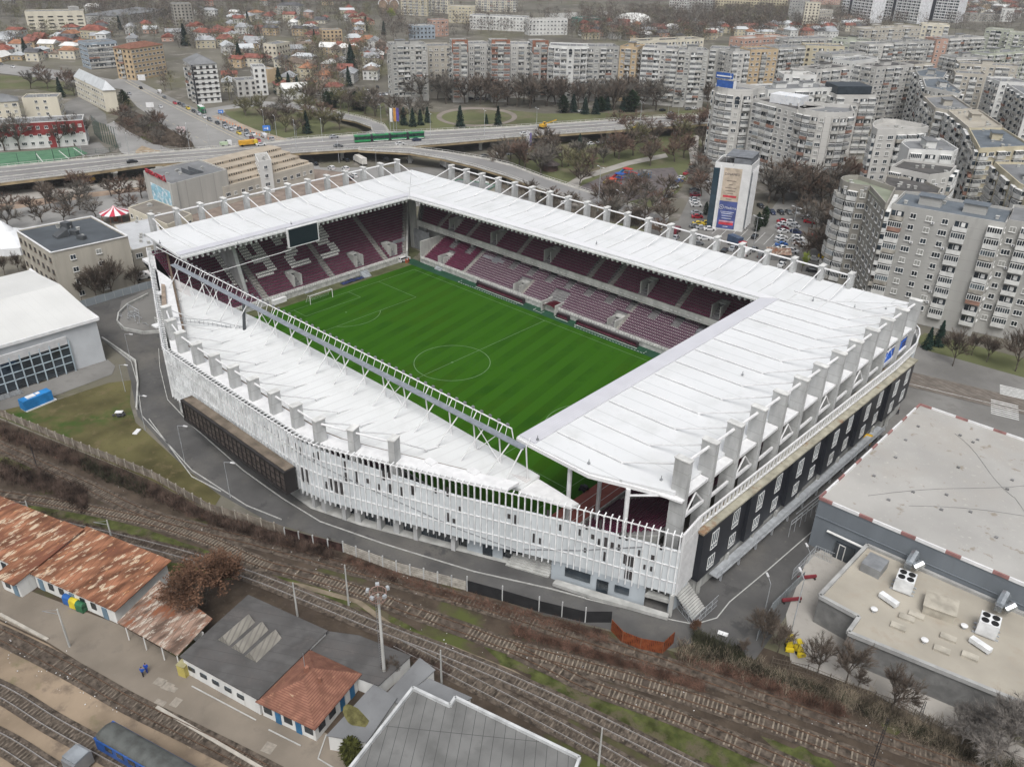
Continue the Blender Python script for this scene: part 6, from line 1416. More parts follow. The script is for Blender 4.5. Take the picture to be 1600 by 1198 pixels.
flat(Pb, 6.5, 'big building with a grey slab patterned flat roof at the bottom edge', felt_slab, par=.55, wm_=conc_pale, cap=mat('pale parapet sheet', (.52, .53, .53), .5))
# ================================================================== FLYOVER
def hgt(bx, by, ty, z0=0):                          # height of something standing at photo point (bx,by) whose top is at row ty
    G = at(bx, by, z0); lo, hi = 0, 80
    for _ in range(40):
        m = (lo+hi)/2; lo, hi = (m, hi) if pxof(G+Vector((0, 0, m)))[1] > ty else (lo, m)
    return lo
fly = empty('flyover', 'long concrete flyover carrying the tramway across the middle distance', 'flyover', None, (-180, 100, 0)); fo = Vector((-180, 100, 0))
deck_m = mat('flyover concrete', (.36, .35, .32), .9, .1, .1, fine=(.2, (.29, .27, .23), .55, .2)); deck_a = mat('flyover asphalt', (.25, .245, .24), .95, .08, .05)
ochre = mat('stained beam', (.33, .26, .16), .9, .2, .2, fine=(.3, (.24, .20, .14), .55, .2)); z = 5.5
UE = [(-90, 277), (0, 262), (120, 250), (232, 240), (262, 238), (350, 231), (465, 218), (600, 208), (700, 204), (800, 199), (900, 192), (1000, 185), (1110, 180), (1330, 166)]
LE = [(-90, 303), (0, 286), (120, 272), (232, 257), (262, 255), (350, 249), (465, 239), (600, 231), (700, 224), (800, 215), (900, 208), (1000, 201), (1110, 193), (1330, 177)]
def deck(UE, LE, z, name, parent, th=1.1):
    U = [at(*p, zz)-fo for p, zz in zip(UE, z)]; L = [at(*p, zz)-fo for p, zz in zip(LE, z)]; g = MB(); ga = MB(); gb = MB(); gp_ = MB()
    for i in range(len(U)-1):
        a, b, c, d = L[i], L[i+1], U[i+1], U[i]
        g.add([a, b, c, d]+[p-Vector((0, 0, th)) for p in (a, b, c, d)], [(0, 1, 2, 3), (7, 6, 5, 4), (2, 3, 7, 6)]); gb.add([a+Vector((0, 0, .1)), b+Vector((0, 0, .1)), b-Vector((0, 0, th)), a-Vector((0, 0, th))], [(0, 3, 2, 1)])
        ga.add([a.lerp(d, .08)+Vector((0, 0, .06)), b.lerp(c, .08)+Vector((0, 0, .06)), b.lerp(c, .92)+Vector((0, 0, .06)), a.lerp(d, .92)+Vector((0, 0, .06))], [(0, 1, 2, 3)])
        for (p, q) in ((a, b), (d, c)):
            gp_.bar(p, q, .35, (p.z, q.z), (p.z+.5, q.z+.5)); gp_.beam(p+Vector((0, 0, 1.15)), q+Vector((0, 0, 1.15)), .1, .12)
            n = int((q-p).length/2.5)
            for k in range(n): s = p.lerp(q, k/max(n, 1)); gp_.box(s.x, s.y, s.z+.4, .12, .12, .75)
    g.build(name, deck_m, parent); ga.build('carriageway', deck_a, parent); gb.build('edge_beam', ochre, parent); gp_.build('guard_rail', mat('pale guard rail', (.50, .49, .46), .8, .1, .6), parent); return U, L
U, L = deck(UE, LE, [z]*14, 'deck', fly)
g = MB(); gt = MB()
for i in range(len(U)-1):
    a0, b0, c0, d0 = L[i], L[i+1], U[i+1], U[i]; up = Vector((0, 0, .1))
    for t in (.40, .44, .56, .60): gt.strip([(a0.lerp(d0, t)), (b0.lerp(c0, t))], .12, .13)
    for t in (.34, .66): p, q = a0.lerp(d0, t), b0.lerp(c0, t); g.bar(p, q, .3, (p.z, q.z), (p.z+.35, q.z+.35))
g.build('tram_kerb', mat('pale guard rail', (.5, .49, .46)), fly); gt.build('tram_rail', rail_rust, fly)
pm = MB(); pm.box(0, 0, 0, 1.6, 1.6, 4.6); pm.box(0, 0, 3.9, 2.4, 9, .7); pm = pm.mesh('pier', conc)
for i in range(len(U)-1):
    seg = (U[i+1]-U[i]).length; n = max(1, int(seg/28))
    for k in range(n):
        for t in (.22, .78):
            a = L[i].lerp(L[i+1], (k+.5)/n); b = U[i].lerp(U[i+1], (k+.5)/n); p = a.lerp(b, t); d = (b-a); obj('pier', pm, fly, (p.x, p.y, -.1), math.atan2(d.y, d.x)-math.pi/2)
br = empty('flyover_ramp', 'curved flyover branch running down behind the stadium roof', 'flyover', None, fo)
deck([(600, 231.5), (640, 231), (700, 239), (760, 249), (800, 259), (850, 278), (900, 294), (960, 313), (1045, 340)], [(560, 235), (640, 239.5), (690, 248), (740, 260), (790, 275), (850, 298), (900, 312), (960, 330), (1035, 357)], [5.4, 5.4, 5.4, 5, 4.2, 2.6, 1.1, .9, .9], 'deck', br, .9)
pm2 = MB(); pm2.box(0, 0, 0, 1.5, 3, 4.4); pm2 = pm2.mesh('pier', conc)
for px, py, s in ((640, 236, 1), (700, 245, 1), (750, 256, .9), (795, 268, .72)): p = at(px, py, 5)-fo; obj('pier', pm2, br, (p.x, p.y, -.1), .8, scale=(1, 1, s))
b2 = empty('flyover_ramp', 'far ramp curving up through the park to join the flyover by the flag poles', 'flyover', None, fo)
deck([(455, 161), (520, 174), (575, 187), (601, 197), (607, 206), (600, 212)], [(440, 166), (500, 179), (555, 190), (580, 199), (582, 207), (570, 213)], [.4, 1.5, 3.5, 4.8, 5.4, 5.42], 'deck', b2, .8)

# ================================================================== VEHICLES
tyre = mat('tyre rubber', (.02, .02, .02)); lamp_w = mat('headlamp glass', (.7, .7, .68), .2); lamp_r = mat('tail lamp', (.35, .02, .02), .3)
CARS = {}
paint = dict(white=(.66, .66, .66), silver=(.38, .39, .41), grey=(.15, .155, .16), black=(.02, .021, .024), red=(.40, .02, .035), maroon=(.16, .02, .035), blue=(.03, .12, .38), navy=(.02, .03, .08), yellow=(.62, .45, .03), beige=(.42, .36, .26), green=(.04, .12, .07))
def car_proto(colr, kind):
    k = (colr, kind)
    if k in CARS: return CARS[k]
    m_ = mat('car paint '+colr, paint[colr], .25, .02, 1, spec=.6)
    e = bpy.data.objects.new(kind, None); e['category'] = kind.replace('parked_', '')
    if kind == 'van': sec = [(-2.5, .45, .45), (-2.5, 1.9, .8), (-2.2, 2.1, .82), (1.2, 2.1, .82), (1.8, 1.35, .86), (2.45, 1.15, .84), (2.55, .5, .8)]; gl = [(1.22, 2.0, 1.82, 1.38)]; W = .95
    elif kind == 'parked_suv': sec = [(-2.2, .4, .8), (-2.2, 1.1, .84), (-1.95, 1.62, .68), (.2, 1.66, .68), (.95, 1.15, .82), (2.1, .95, .8), (2.25, .45, .76)]; gl = []; W = .9
    else: sec = [(-2.1, .38, .78), (-2.15, .95, .82), (-1.5, 1.0, .84), (-.95, 1.42, .62), (.35, 1.45, .62), (1.05, .98, .82), (2.0, .82, .78), (2.15, .42, .74)]; W = .86
    g = MB(); n = len(sec); V = []
    for s in (-1, 1): V += [(x, s*w_, zz) for x, zz, w_ in sec]+[(sec[-1][0], s*sec[-1][2], .22), (sec[0][0], s*sec[0][2], .22)]
    n2 = n+2; g.add(V, [tuple(range(n2))[::-1] if 0 else tuple(range(n2)), tuple(range(n2, 2*n2))[::-1]]+[(i, i+n2, (i+1) % n2+n2, (i+1) % n2) for i in range(n2)])
    parts = [('body', g.mesh('body', m_), None)]
    gg = MB()
    if kind == 'van':
        gg.add([(1.25, -.7, 2.02), (1.25, .7, 2.02), (1.83, .72, 1.4), (1.83, -.72, 1.4)], [(0, 3, 2, 1)]); 
        for s in (-1, 1): gg.add([(.4, s*.9, 1.9), (1.15, s*.9, 1.9), (1.6, s*.9, 1.35), (.4, s*.9, 1.35)], [(0, 1, 2, 3), (3, 2, 1, 0)])
    else:
        t = 1.64 if 'suv' in kind else 1.44; b_ = 1.12 if 'suv' in kind else .98; r0, r1, f0, f1 = (-1.97, -2.18, .2, .97) if 'suv' in kind else (-.95, -1.5, .35, 1.06)
        gg.add([(f0+.04, -.58, t), (f0+.04, .58, t), (f1, .7, b_+.03), (f1, -.7, b_+.03)], [(0, 3, 2, 1)]); gg.add([(r0-.03, -.58, t-.02), (r0-.03, .58, t-.02), (r1, .7, b_+.03), (r1, -.7, b_+.03)], [(0, 1, 2, 3)])
        for s in (-1, 1): gg.add([(r0+.15, s*.66, t-.05), (f0-.05, s*.66, t-.05), (f1-.2, s*.86, b_), (r1+.25, s*.86, b_)], [(0, 1, 2, 3), (3, 2, 1, 0)])
    for i in range(len(gg.v)): x_, y_, z_ = gg.v[i]; gg.v[i] = (x_*1.004, y_*1.01, z_+.015)
    parts.append(('windows', gg.mesh('windows', dark_glass), None))
    wh = MB(); wh.tube((0, -.11, 0), (0, .11, 0), .32, 12); wh = wh.mesh('wheel', tyre)
    for a_ in (-1.3, 1.35):
        for b_ in (-1, 1): parts.append(('wheel', wh, (a_, b_*(W-.14), .32)))
    hl = MB(); hl.box(0, 0, 0, .06, .34, .16); hlm = hl.mesh('headlight', lamp_w); tlm = hl.mesh('tail_light', lamp_r); fx = sec[-1][0]; rx = sec[0][0]
    for b_ in (-1, 1): parts += [('headlight', hlm, (fx-.02, b_*.55, .6)), ('tail_light', tlm, (rx+.0, b_*.58, .75))]
    CARS[k] = parts; return parts
def car(px, py, head, colr, phrase, z=0.0, kind='parked_car', group='cars parked and driving round the stadium', far=False):
    p = at(px, py, z); q = at(px+head[0], py+head[1], z); rz = math.atan2(q.y-p.y, q.x-p.x); nm = {'parked_suv': 'parked_car'}.get(kind, kind)
    e = empty(nm, 'x', {'parked_car': 'car', 'van': 'van'}[nm], group, (p.x, p.y, z+.07), rz)
    for i, (n_, me, loc) in enumerate(car_proto(colr, kind)):
        if far and i > 5: break
        obj(n_, me, e, loc)
    later(e, '%s %s %s' % (colr, 'van' if kind == 'van' else ('off-road car' if 'suv' in kind else 'car'), phrase)); return e
S_, K_ = 'parked_suv', 'van'
for px, py, c_ in ((273.6, 163, 'red'), (281, 164, 'black'), (287, 167, 'grey'), (294, 171, 'yellow'), (303, 175.6, 'black'), (311, 180, 'silver'), (319.5, 185, 'white'), (327.7, 189, 'grey'), (340, 194, 'black'), (352, 196, 'grey'), (352, 201, 'silver'), (361, 204, 'silver'), (367, 201, 'white'), (375, 204.5, 'grey'), (373.6, 210, 'yellow'), (386, 208, 'grey'), (385.6, 213.5, 'silver'), (396, 211.7, 'white'), (394, 218, 'maroon'), (404, 221.5, 'red')):
    car(px, py, (6, 4), c_, 'queuing on the boulevard before the flyover', kind=S_ if c_ in ('silver', 'grey') else 'parked_car')
for px, py, c_, k in ((251, 169, 'white', 'parked_car'), (257, 154, 'grey', 'parked_car'), (249.6, 146, 'white', K_), (220, 139, 'black', 'parked_car'), (202, 148, 'silver', 'parked_car'), (412.7, 215, 'white', K_), (425, 219, 'silver', S_)): car(px, py, (-6, -4), c_, 'driving on the boulevard', kind=k)
for px, py, c_ in ((207, 255, 'black'), (522, 216, 'silver'), (529, 230.5, 'grey'), (625, 227, 'white'), (651, 220.5, 'navy'), (857, 208.5, 'silver'), (818.6, 211, 'white'), (994, 201, 'yellow'), (970, 191, 'white'), (408, 228, 'white')):
    car(px, py, (10, -1), c_, 'driving on the flyover deck', z=5.56)
for px, py, c_ in ((20, 106, 'white'), (55, 117, 'black'), (105, 121, 'beige'), (2, 102, 'grey')): car(px, py, (8, 2), c_, 'on the street at the left edge above the lawn')
for px, py, c_, k in ((518, 265, 'white', S_), (540, 266, 'white', S_), (492, 258, 'black', 'parked_car'), (541, 252, 'black', 'parked_car'), (553, 277, 'white', S_), (546, 281, 'black', S_), (640, 252, 'white', 'parked_car'), (602, 250, 'grey', 'parked_car')): car(px, py, (-6, -3), c_, 'on the road under the flyover', kind=k)
for i, (px, py) in enumerate([(548+k*6.3, 148+k*1.4) for k in range(9)]+[(594+k*5, 150-k*.6) for k in range(4)]+[(590, 138), (552, 151)]): car(px, py, (2, 4), ('white', 'silver', 'silver', 'grey', 'white', 'silver', 'black')[i % 7], 'in the car park left of the far apartment row', far=True)
car(574, 146, (3, 1), 'white', 'in the car park left of the far apartment row', kind=K_)
for px, py, c_ in ((783.6, 242, 'white'), (797, 242, 'silver'), (815.4, 240, 'grey'), (851.6, 235, 'white'), (923, 226.5, 'white'), (938, 225, 'silver'), (953.6, 224, 'grey'), (968.4, 223, 'black'), (1001.4, 214.5, 'silver'), (1020.5, 217, 'white'), (740, 249, 'white'), (757, 246, 'grey')): car(px, py, (9, -1), c_, 'parked along the road behind the playground park')
for px, py, c_ in ((1083, 263, 'black'), (1078.4, 270, 'maroon'), (1073.6, 273, 'red'), (1064, 280, 'white'), (1061, 285.5, 'blue'), (1053.4, 294, 'white'), (1048.6, 300, 'beige'), (1045, 305, 'silver'), (1041, 310, 'grey'), (1036, 316, 'silver'), (1029, 322, 'white')): car(px, py, (7, -2), c_, 'in the left row of the car park beside the park')
for px, py, c_ in ((1085, 299, 'black'), (1085, 303, 'grey'), (1086, 307, 'maroon'), (1085, 314, 'silver'), (1085, 318, 'white'), (1087.6, 323, 'white'), (1088, 335, 'silver'), (1089, 341, 'red'), (1091, 352, 'yellow'), (1103.4, 351, 'yellow'), (1086, 356, 'grey'), (1095.7, 358, 'silver'), (1108, 360, 'white'), (1092, 373, 'white'), (1100, 375, 'white'), (1090, 383, 'grey')): car(px, py, (7, 0), c_, 'in the row left of the white office tower')
for px, py, c_, k in ((1093.4, 278, 'silver', 'parked_car'), (1108, 286, 'white', 'parked_car'), (1057, 364, 'maroon', K_), (1055.4, 374, 'silver', 'parked_car'), (1132, 394, 'black', 'parked_car'), (1144.7, 391, 'silver', 'parked_car'), (1166, 399, 'white', K_), (1178, 392, 'grey', 'parked_car'), (1179, 372, 'black', 'parked_car'), (1205, 398, 'navy', 'parked_car'), (1224, 409, 'black', 'parked_car'), (1221, 416, 'white', 'parked_car'), (1190, 402, 'grey', K_)): car(px, py, (6, -5), c_, 'just behind the stadium roof pillars', kind=k)
for px, py, c_ in ((1188, 324, 'black'), (1198.4, 331, 'grey'), (1206, 334, 'navy'), (1219.6, 334, 'black'), (1232, 334, 'grey'), (1243.6, 334, 'silver'), (1266.6, 335, 'navy')): car(px, py, (5, 4), c_, 'in the back row right of the office tower')
for px, py, c_ in ((1222.4, 348, 'red'), (1223.4, 352, 'white'), (1220.5, 356, 'silver'), (1223.4, 360, 'maroon'), (1223.4, 364, 'white'), (1220.5, 373.6, 'white'), (1219.6, 379, 'silver'), (1220.5, 384.5, 'blue'), (1222.4, 390, 'white')): car(px, py, (8, -1), c_, 'in the left column of the right car park')
for px, py, c_ in ((1236, 349.6, 'white'), (1241, 355, 'silver'), (1243.6, 365, 'navy'), (1246.4, 373.6, 'white'), (1247.4, 379, 'silver'), (1248.4, 385, 'white'), (1238, 394.5, 'white')): car(px, py, (8, 2), c_, 'in the right column of the right car park')
for px, py, c_, ph in ((1260, 343, 'silver', 'alone near the round ended tower'), (1264.7, 349, 'red', 'alone near the round ended tower'), (1277, 371, 'red', 'wrecked under the trees by the round ended tower'), (1272, 407, 'white', 'under the trees right of the green budding tree'), (1288, 404, 'yellow', 'under the trees right of the green budding tree'), (884, 320, 'white', 'parked alone behind the stadium roof, left of the park'), (1270, 425, 'black', 'in shade by the round ended tower')): car(px, py, (7, 1), c_, ph)
car(631, 408, (8, -3), 'white', 'standing at the corner opening inside the stadium', kind=S_); car(224, 436, (8, -2), 'white', 'parked behind the blue grey fence left of the stadium', kind=K_); car(158, 450, (8, -1), 'white', 'parked under the trees by the beige building'); car(168, 448, (8, -1), 'silver', 'parked under the trees by the beige building')
for i, (px, py) in enumerate([(880+k*14, 176-k*.4) for k in range(3)]+[(1035, 174), (1048, 179), (1075, 172), (1086, 171)]+[(735+k*11, 156) for k in range(5)]): car(px, py, (8, -1), ('silver', 'grey', 'white', 'black')[i % 4], 'under the trees in front of the far apartment row', far=True)
# tram
a = at(552, 223, 5.62); b = at(664, 216, 5.62); d = (b-a); Lt = d.length; rz = math.atan2(d.y, d.x); e = empty('tram', 'green and black articulated tram on the flyover', 'tram', None, (a.x, a.y, 5.62), rz)
gr_ = mat('tram green', (.03, .26, .09), .35); dk = mat('tram dark glass', (.012, .035, .03), .15, spec=.8)
n = 4; sl_ = Lt/n
for k in range(n):
    g = MB(); x = (k+.5)*sl_; g.box(x, 0, .35, sl_-1.1, 2.5, .9); g.box(x, 0, 2.7, sl_-1.1, 2.5, .5); g.build('tram_section', gr_, e); g = MB(); g.box(x, 0, 1.25, sl_-1.15, 2.46, 1.45); g.build('windows', dk, e)
    g = MB(); g.box(x, 0, .35+.0, sl_-1.6, 2.54, .3); g.build('skirt', white_paint if k else gr_, e)
    g = MB(); g.box(x, 0, 3.2, sl_*.5, 1.6, .35); g.build('roof_unit', metal_grey, e)
    if k: g = MB(); g.box(k*sl_, 0, .5, 1.1, 2.3, 2.6); g.build('bellows', black_metal, e)
    for q in (-.3, .3): g = MB(); g.box(x+q*sl_, 0, 0, 1.8, 2, .4); g.build('bogie', tyre, e)
# bus in the queue, lorries
def boxtruck(px, py, head, colr, lab, L=7, z=0, cat='lorry', name='box_lorry', cabc='white', h=2.6):
    p = at(px, py, z); q = at(px+head[0], py+head[1], z); e = empty(name, lab, cat, None, (p.x, p.y, z+.06), math.atan2(q.y-p.y, q.x-p.x))
    g = MB(); g.box(-.8, 0, .7, L-1.9, 2.3, h); g.build('load_box' if cat == 'lorry' else 'body', mat('body '+str(colr), colr, .5), e); g = MB(); g.box(L/2-.75, 0, .5, 1.6, 2.2, 1.9); g.build('cab', mat('car paint '+cabc, paint[cabc]), e)
    g = MB(); g.box(L/2+.02, 0, 1.4, .1, 1.9, .8); g.build('windscreen', dark_glass, e)
    for x in (-L/2+1.2, L/2-1.2):
        for s in (-1, 1): g = MB(); g.tube((x, s*1.15-.12, .45), (x, s*1.15+.12, .45), .45, 12); g.build('wheel', tyre, e)
    return e
e = boxtruck(316, 176, (6, 4.2), (.03, .28, .10), 'green city bus in the boulevard queue', 9, cat='bus', name='city_bus', cabc='green'); g = MB(); g.box(-.8, 0, 1.6, 6.8, 2.36, 1.0); g.build('windows', dark_glass, e); g = MB(); g.box(-.8, 0, 3.3, 6.9, 2.2, .12); g.build('roof', white_paint, e)
boxtruck(388, 228, (10, -1), (.62, .33, .03), 'orange tanker lorry on the flyover', 8, 5.56, cabc='yellow', h=1.7); boxtruck(353, 229, (10, -1), (.45, .55, .38), 'small pale green lorry on the flyover', 5, 5.56, h=1.2); boxtruck(563, 256, (-9, -5), (.60, .58, .54), 'white box lorry under the flyover', 10); boxtruck(696, 262, (-7, -4), (.62, .62, .62), 'white van like lorry between the roof pillars at the stadium corner', 7)
boxtruck(756, 297, (9, 3), (.55, .57, .55), 'white lorry parked behind the north roof pillars', 7); boxtruck(1150, 385, (7, 3), (.05, .08, .14), 'dark blue box lorry behind the roof pillars', 7, cabc='red')
# mobile crane and excavators
def digger(px, py, z, lab, arm, name='excavator'):
    p = at(px, py, z); e = empty(name, lab, 'excavator' if name == 'excavator' else 'crane', None, (p.x, p.y, z)); ym = mat('machine yellow', (.58, .34, .03), .5)
    g = MB(); g.box(0, 0, .9, 3, 2.4, 1.1); g.box(.6, .5, 2, 1.3, 1.1, 1.2); g.build('body', ym, e)
    for s in (-1, 1): g = MB(); g.box(0, s*1.1, 0, 3.6, .6, .85); g.build('track', tyre, e)
    g = MB()
    for q, r in zip(arm, arm[1:]): g.beam(q, r, .4, .5)
    g.build('boom', ym, e); g = MB(); g.box(1.0, .5, 2.25, .6, 1.14, .8); g.build('cab_window', dark_glass, e); return e
digger(848, 201, 5.6, 'yellow mobile crane standing on the flyover with its boom raised', [(0, -.3, 1.8), (6, 3, 4.6)], 'mobile_crane'); digger(143, 285, 0, 'yellow excavator arm beside the flyover piers on the left', [(0, 0, 1.5), (.4, -.2, 5.2), (1.6, 0, 3)])
# railway coach
a = at(170, 1166, 0); b = at(268, 1222, 0); d = (b-a).normalized(); rz = math.atan2(d.y, d.x); e = empty('railway_coach', 'blue railway coach with a dark rounded roof at the bottom edge', 'railway coach', None, (a.x, a.y, .3), rz)
cb = mat('coach blue', (.02, .075, .26), .4); cr = mat('coach roof', (.085, .09, .085), .7, .15, .8, fine=(.8, (.06, .06, .055), .55, .1)); g = MB(); Lc = 19
g.box(Lc/2, 0, .9, Lc, 2.8, 2.1); g.build('body', cb, e); g = MB(); n = 10
for i in range(n):
    t0, t1 = math.pi*i/n, math.pi*(i+1)/n; c0 = (-1.42*math.cos(t0), 3.0+.75*math.sin(t0)); c1 = (-1.42*math.cos(t1), 3.0+.75*math.sin(t1))
    g.add([(.7, *c0), (Lc, *c0), (Lc, *c1), (.7, *c1), (0, c0[0]*.8, 3+(c0[1]-3)*.45), (0, c1[0]*.8, 3+(c1[1]-3)*.45)], [(0, 3, 2, 1), (4, 5, 3, 0)][:2]); g.add([(0, c0[0]*.8, 3+(c0[1]-3)*.45), (0, c1[0]*.8, 3+(c1[1]-3)*.45), (0, 0, 2.9)], [(0, 2, 1)])
g.build('roof', cr, e); g = MB()
for s in (-1, 1): g.box(Lc/2, s*1.43, 2.75, Lc, .05, .3)
g.build('blue_band', mat('bright coach blue', (.03, .12, .42), .4), e)
for k in range(9):
    for s in (-1, 1): g = MB(); g.box(2.4+k*2, s*1.42, 1.8, 1.2, .06, .8); g.build('window', dark_glass, e)
g = MB(); g.box(-.04, 0, 1, .1, .9, 2.1); g.build('end_door', mat('coach grey', (.25, .27, .30)), e)
for x in (3, 16): g = MB(); g.box(x, 0, .1, 2.8, 2, .75); g.build('bogie', tyre, e)
e = empty('wagon_end', 'grey wagon end just below the blue coach', 'wagon', None, at(126, 1200, 0), rz); g = MB(); g.box(0, 0, .5, 2.2, 2.6, 2); g.build('body', metal_grey, e); g = MB(); g.box(0, 0, 2.5, 2.3, 2.0, .3); g.build('roof', mat('wagon roof', (.25, .27, .29)), e)
# bins, kiosk, container, small things
def bin_(px, py, colr, lab, rz=.37, s=1):
    p = at(px, py); e = empty('waste_container', lab, 'waste container', 'waste containers by the station wall', (p.x, p.y, .03), rz, s); m_ = mat('bin '+colr, {'blue': (.02, .10, .32), 'yellow': (.62, .50, .03), 'green': (.03, .13, .06), 'amber': (.62, .38, .02)}[colr], .5)
    g = MB(); g.prism([(-.7, -.5), (.7, -.5), (.7, .5), (-.7, .5)], .15, 1.25); g.build('body', m_, e); g = MB(); g.tube((-.7, 0, 1.25), (.7, 0, 1.25), .52, 10); g.build('lid', m_, e)
    for a_ in (-.55, .55):
        for b_ in (-.4, .4): g = MB(); g.tube((a_, b_-.04, .1), (a_, b_+.04, .1), .1, 8); g.build('wheel', tyre, e)
bin_(109, 943, 'blue', 'blue waste container by the rusty roofed building'); bin_(119, 949, 'yellow', 'yellow waste container between the blue and the green one'); bin_(129, 954, 'green', 'dark green waste container by the rusty roofed building'); bin_(1353, 693, 'amber', 'yellow skip between the stadium and the supermarket', .1, 1.3)
p = at(290, 1052); e = empty('yellow_kiosk', 'yellow metal cabinet on the platform at the corner of the dark roofed building', 'cabinet', None, (p.x, p.y, .03), .37); g = MB(); g.box(0, 0, 0, 1.3, 1.3, 2.0); g.build('cabinet', mat('kiosk yellow', (.50, .42, .12), .6), e); g = MB(); g.box(0, 0, 2.0, 1.4, 1.4, .1); g.build('lid', mat('kiosk lid', (.35, .32, .18), .8), e)
p = at(61, 632); q = at(90, 620); e = empty('blue_generator', 'bright blue generator container by the sports hall', 'generator', None, (p.x, p.y, .03), math.atan2(q.y-p.y, q.x-p.x)); bl = mat('bright blue paint', (.02, .20, .50), .5); g = MB(); g.box(-.3, 0, .3, 6.2, 2.1, 2.2); g.build('housing', bl, e); g = MB(); g.box(0, 0, 0, 6.6, 2.4, .28); g.build('base', white_paint, e); g = MB(); g.box(-1.2, 0, 2.5, 1.8, 1.2, .2); g.box(.4, .2, 2.5, .8, .8, .15); g.build('grille', white_paint, e)
for px, py, lab in ((187, 650, 'pile of dark scrap with a pale sheet on the grass'), (1004, 1168, 'dark scrap pile')):
    if px > 900: continue
    p = at(px, py); e = empty('scrap_pile', lab, 'scrap', None, (p.x, p.y, .02), .5); g = MB(); rg = random.Random(3)
    for k in range(14): g.box(rg.uniform(-1, 1), rg.uniform(-.7, .7), rg.uniform(0, .4), rg.uniform(.3, 1), .3, .3, rg.random()*3)
    g.build('scrap', mat('dark scrap', (.07, .07, .075)), e); g = MB(); g.box(-.3, .4, .7, 1.5, 1.0, .1, .3); g.build('sheet', white_paint, e)
p = at(214, 675); e = empty('mattress', 'white mattress lying on the grass by the road', 'mattress', None, (p.x, p.y, .03), 2.2); g = MB(); g.box(0, 0, 0, 1.9, .95, .18); g.box(0, 0, .18, 1.8, .85, .05); g.build('cover', white_paint, e)
p = at(1240, 1020); 
for k, (px, py, lab) in enumerate(((1232, 1010, 'yellow forklift left of a pair in the service yard'), (1246, 1018, 'yellow forklift with its shovel down, right of a pair'))):
    p = at(px, py); e = empty('forklift', lab, 'forklift', None, (p.x, p.y, .06), -1+k*.4); ym = mat('bright yellow', (.65, .50, .02), .5); g = MB(); g.box(0, 0, .3, 1.3, .9, .7); g.box(-.1, 0, 1.9, 1.0, .85, .1); g.build('body', ym, e); g = MB()
    for a_ in (-.5, .4):
        for b_ in (-.4, .4): g.tube((a_, b_, 1), (a_, b_, 1.9), .04, 4)
    g.build('cage', black_metal, e); g = MB(); g.box(1.0, 0, .1, .5, 1.2, .5); g.build('shovel', ym, e)
    for a_ in (-.45, .45):
        for b_ in (-.45, .45): g = MB(); g.tube((a_, b_-.1, .28), (a_, b_+.1, .28), .28, 10); g.build('wheel', tyre, e)
for k, (px, py, lab, c_) in enumerate(((1260, 905, 'red barrier bar leaning on the yard fence, upper', 0), (1236, 940, 'red barrier bar leaning on the yard fence, lower', 1))):
    p = at(px, py); e = empty('road_barrier', lab, 'barrier', None, (p.x, p.y, .05), .9); g = MB(); g.box(0, 0, .3, 3.2, .35, .45); g.build('rail', mat('dull red barrier', (.22, .04, .05)), e); g = MB(); g.box(-1.3, 0, 0, .2, .8, .3); g.box(1.3, 0, 0, .2, .8, .3); g.build('foot', tyre, e)
p = at(1316-187, 992); e = empty('white_board', 'white board lying on the asphalt by the rusty fence', 'board', None, (p.x, p.y, .04), .3); g = MB(); g.box(0, 0, .3, 1.5, .8, .06); g.box(-.6, 0, 0, .1, .7, .3); g.box(.6, 0, 0, .1, .7, .3); g.build('panel', white_paint, e)
# steel goal frames and junk in the turning circle
p = at(212, 497); e = empty('steel_scrap_frames', 'heap of white steel frames and a sawn horse in the turning circle', 'scrap', None, (p.x, p.y, .03)); g = MB(); rg = random.Random(8)
g.tube((-1, -1, 0), (-1, -1, 4), .1); g.tube((-1, -1, 4), (3, 0, 3.2), .08); g.tube((3, 0, 3.2), (3.4, -.6, 0), .08); g.tube((-1, -1, 4), (-3, 1, 2), .08)
for k in range(26): a_ = Vector((rg.uniform(-5, 5), rg.uniform(-2.5, 2), rg.uniform(.1, .7))); g.tube(a_, a_+Vector((rg.uniform(-2.5, 2.5), rg.uniform(-1, 1), rg.uniform(0, .8))), .07, 4)
g.build('frames', galv, e)
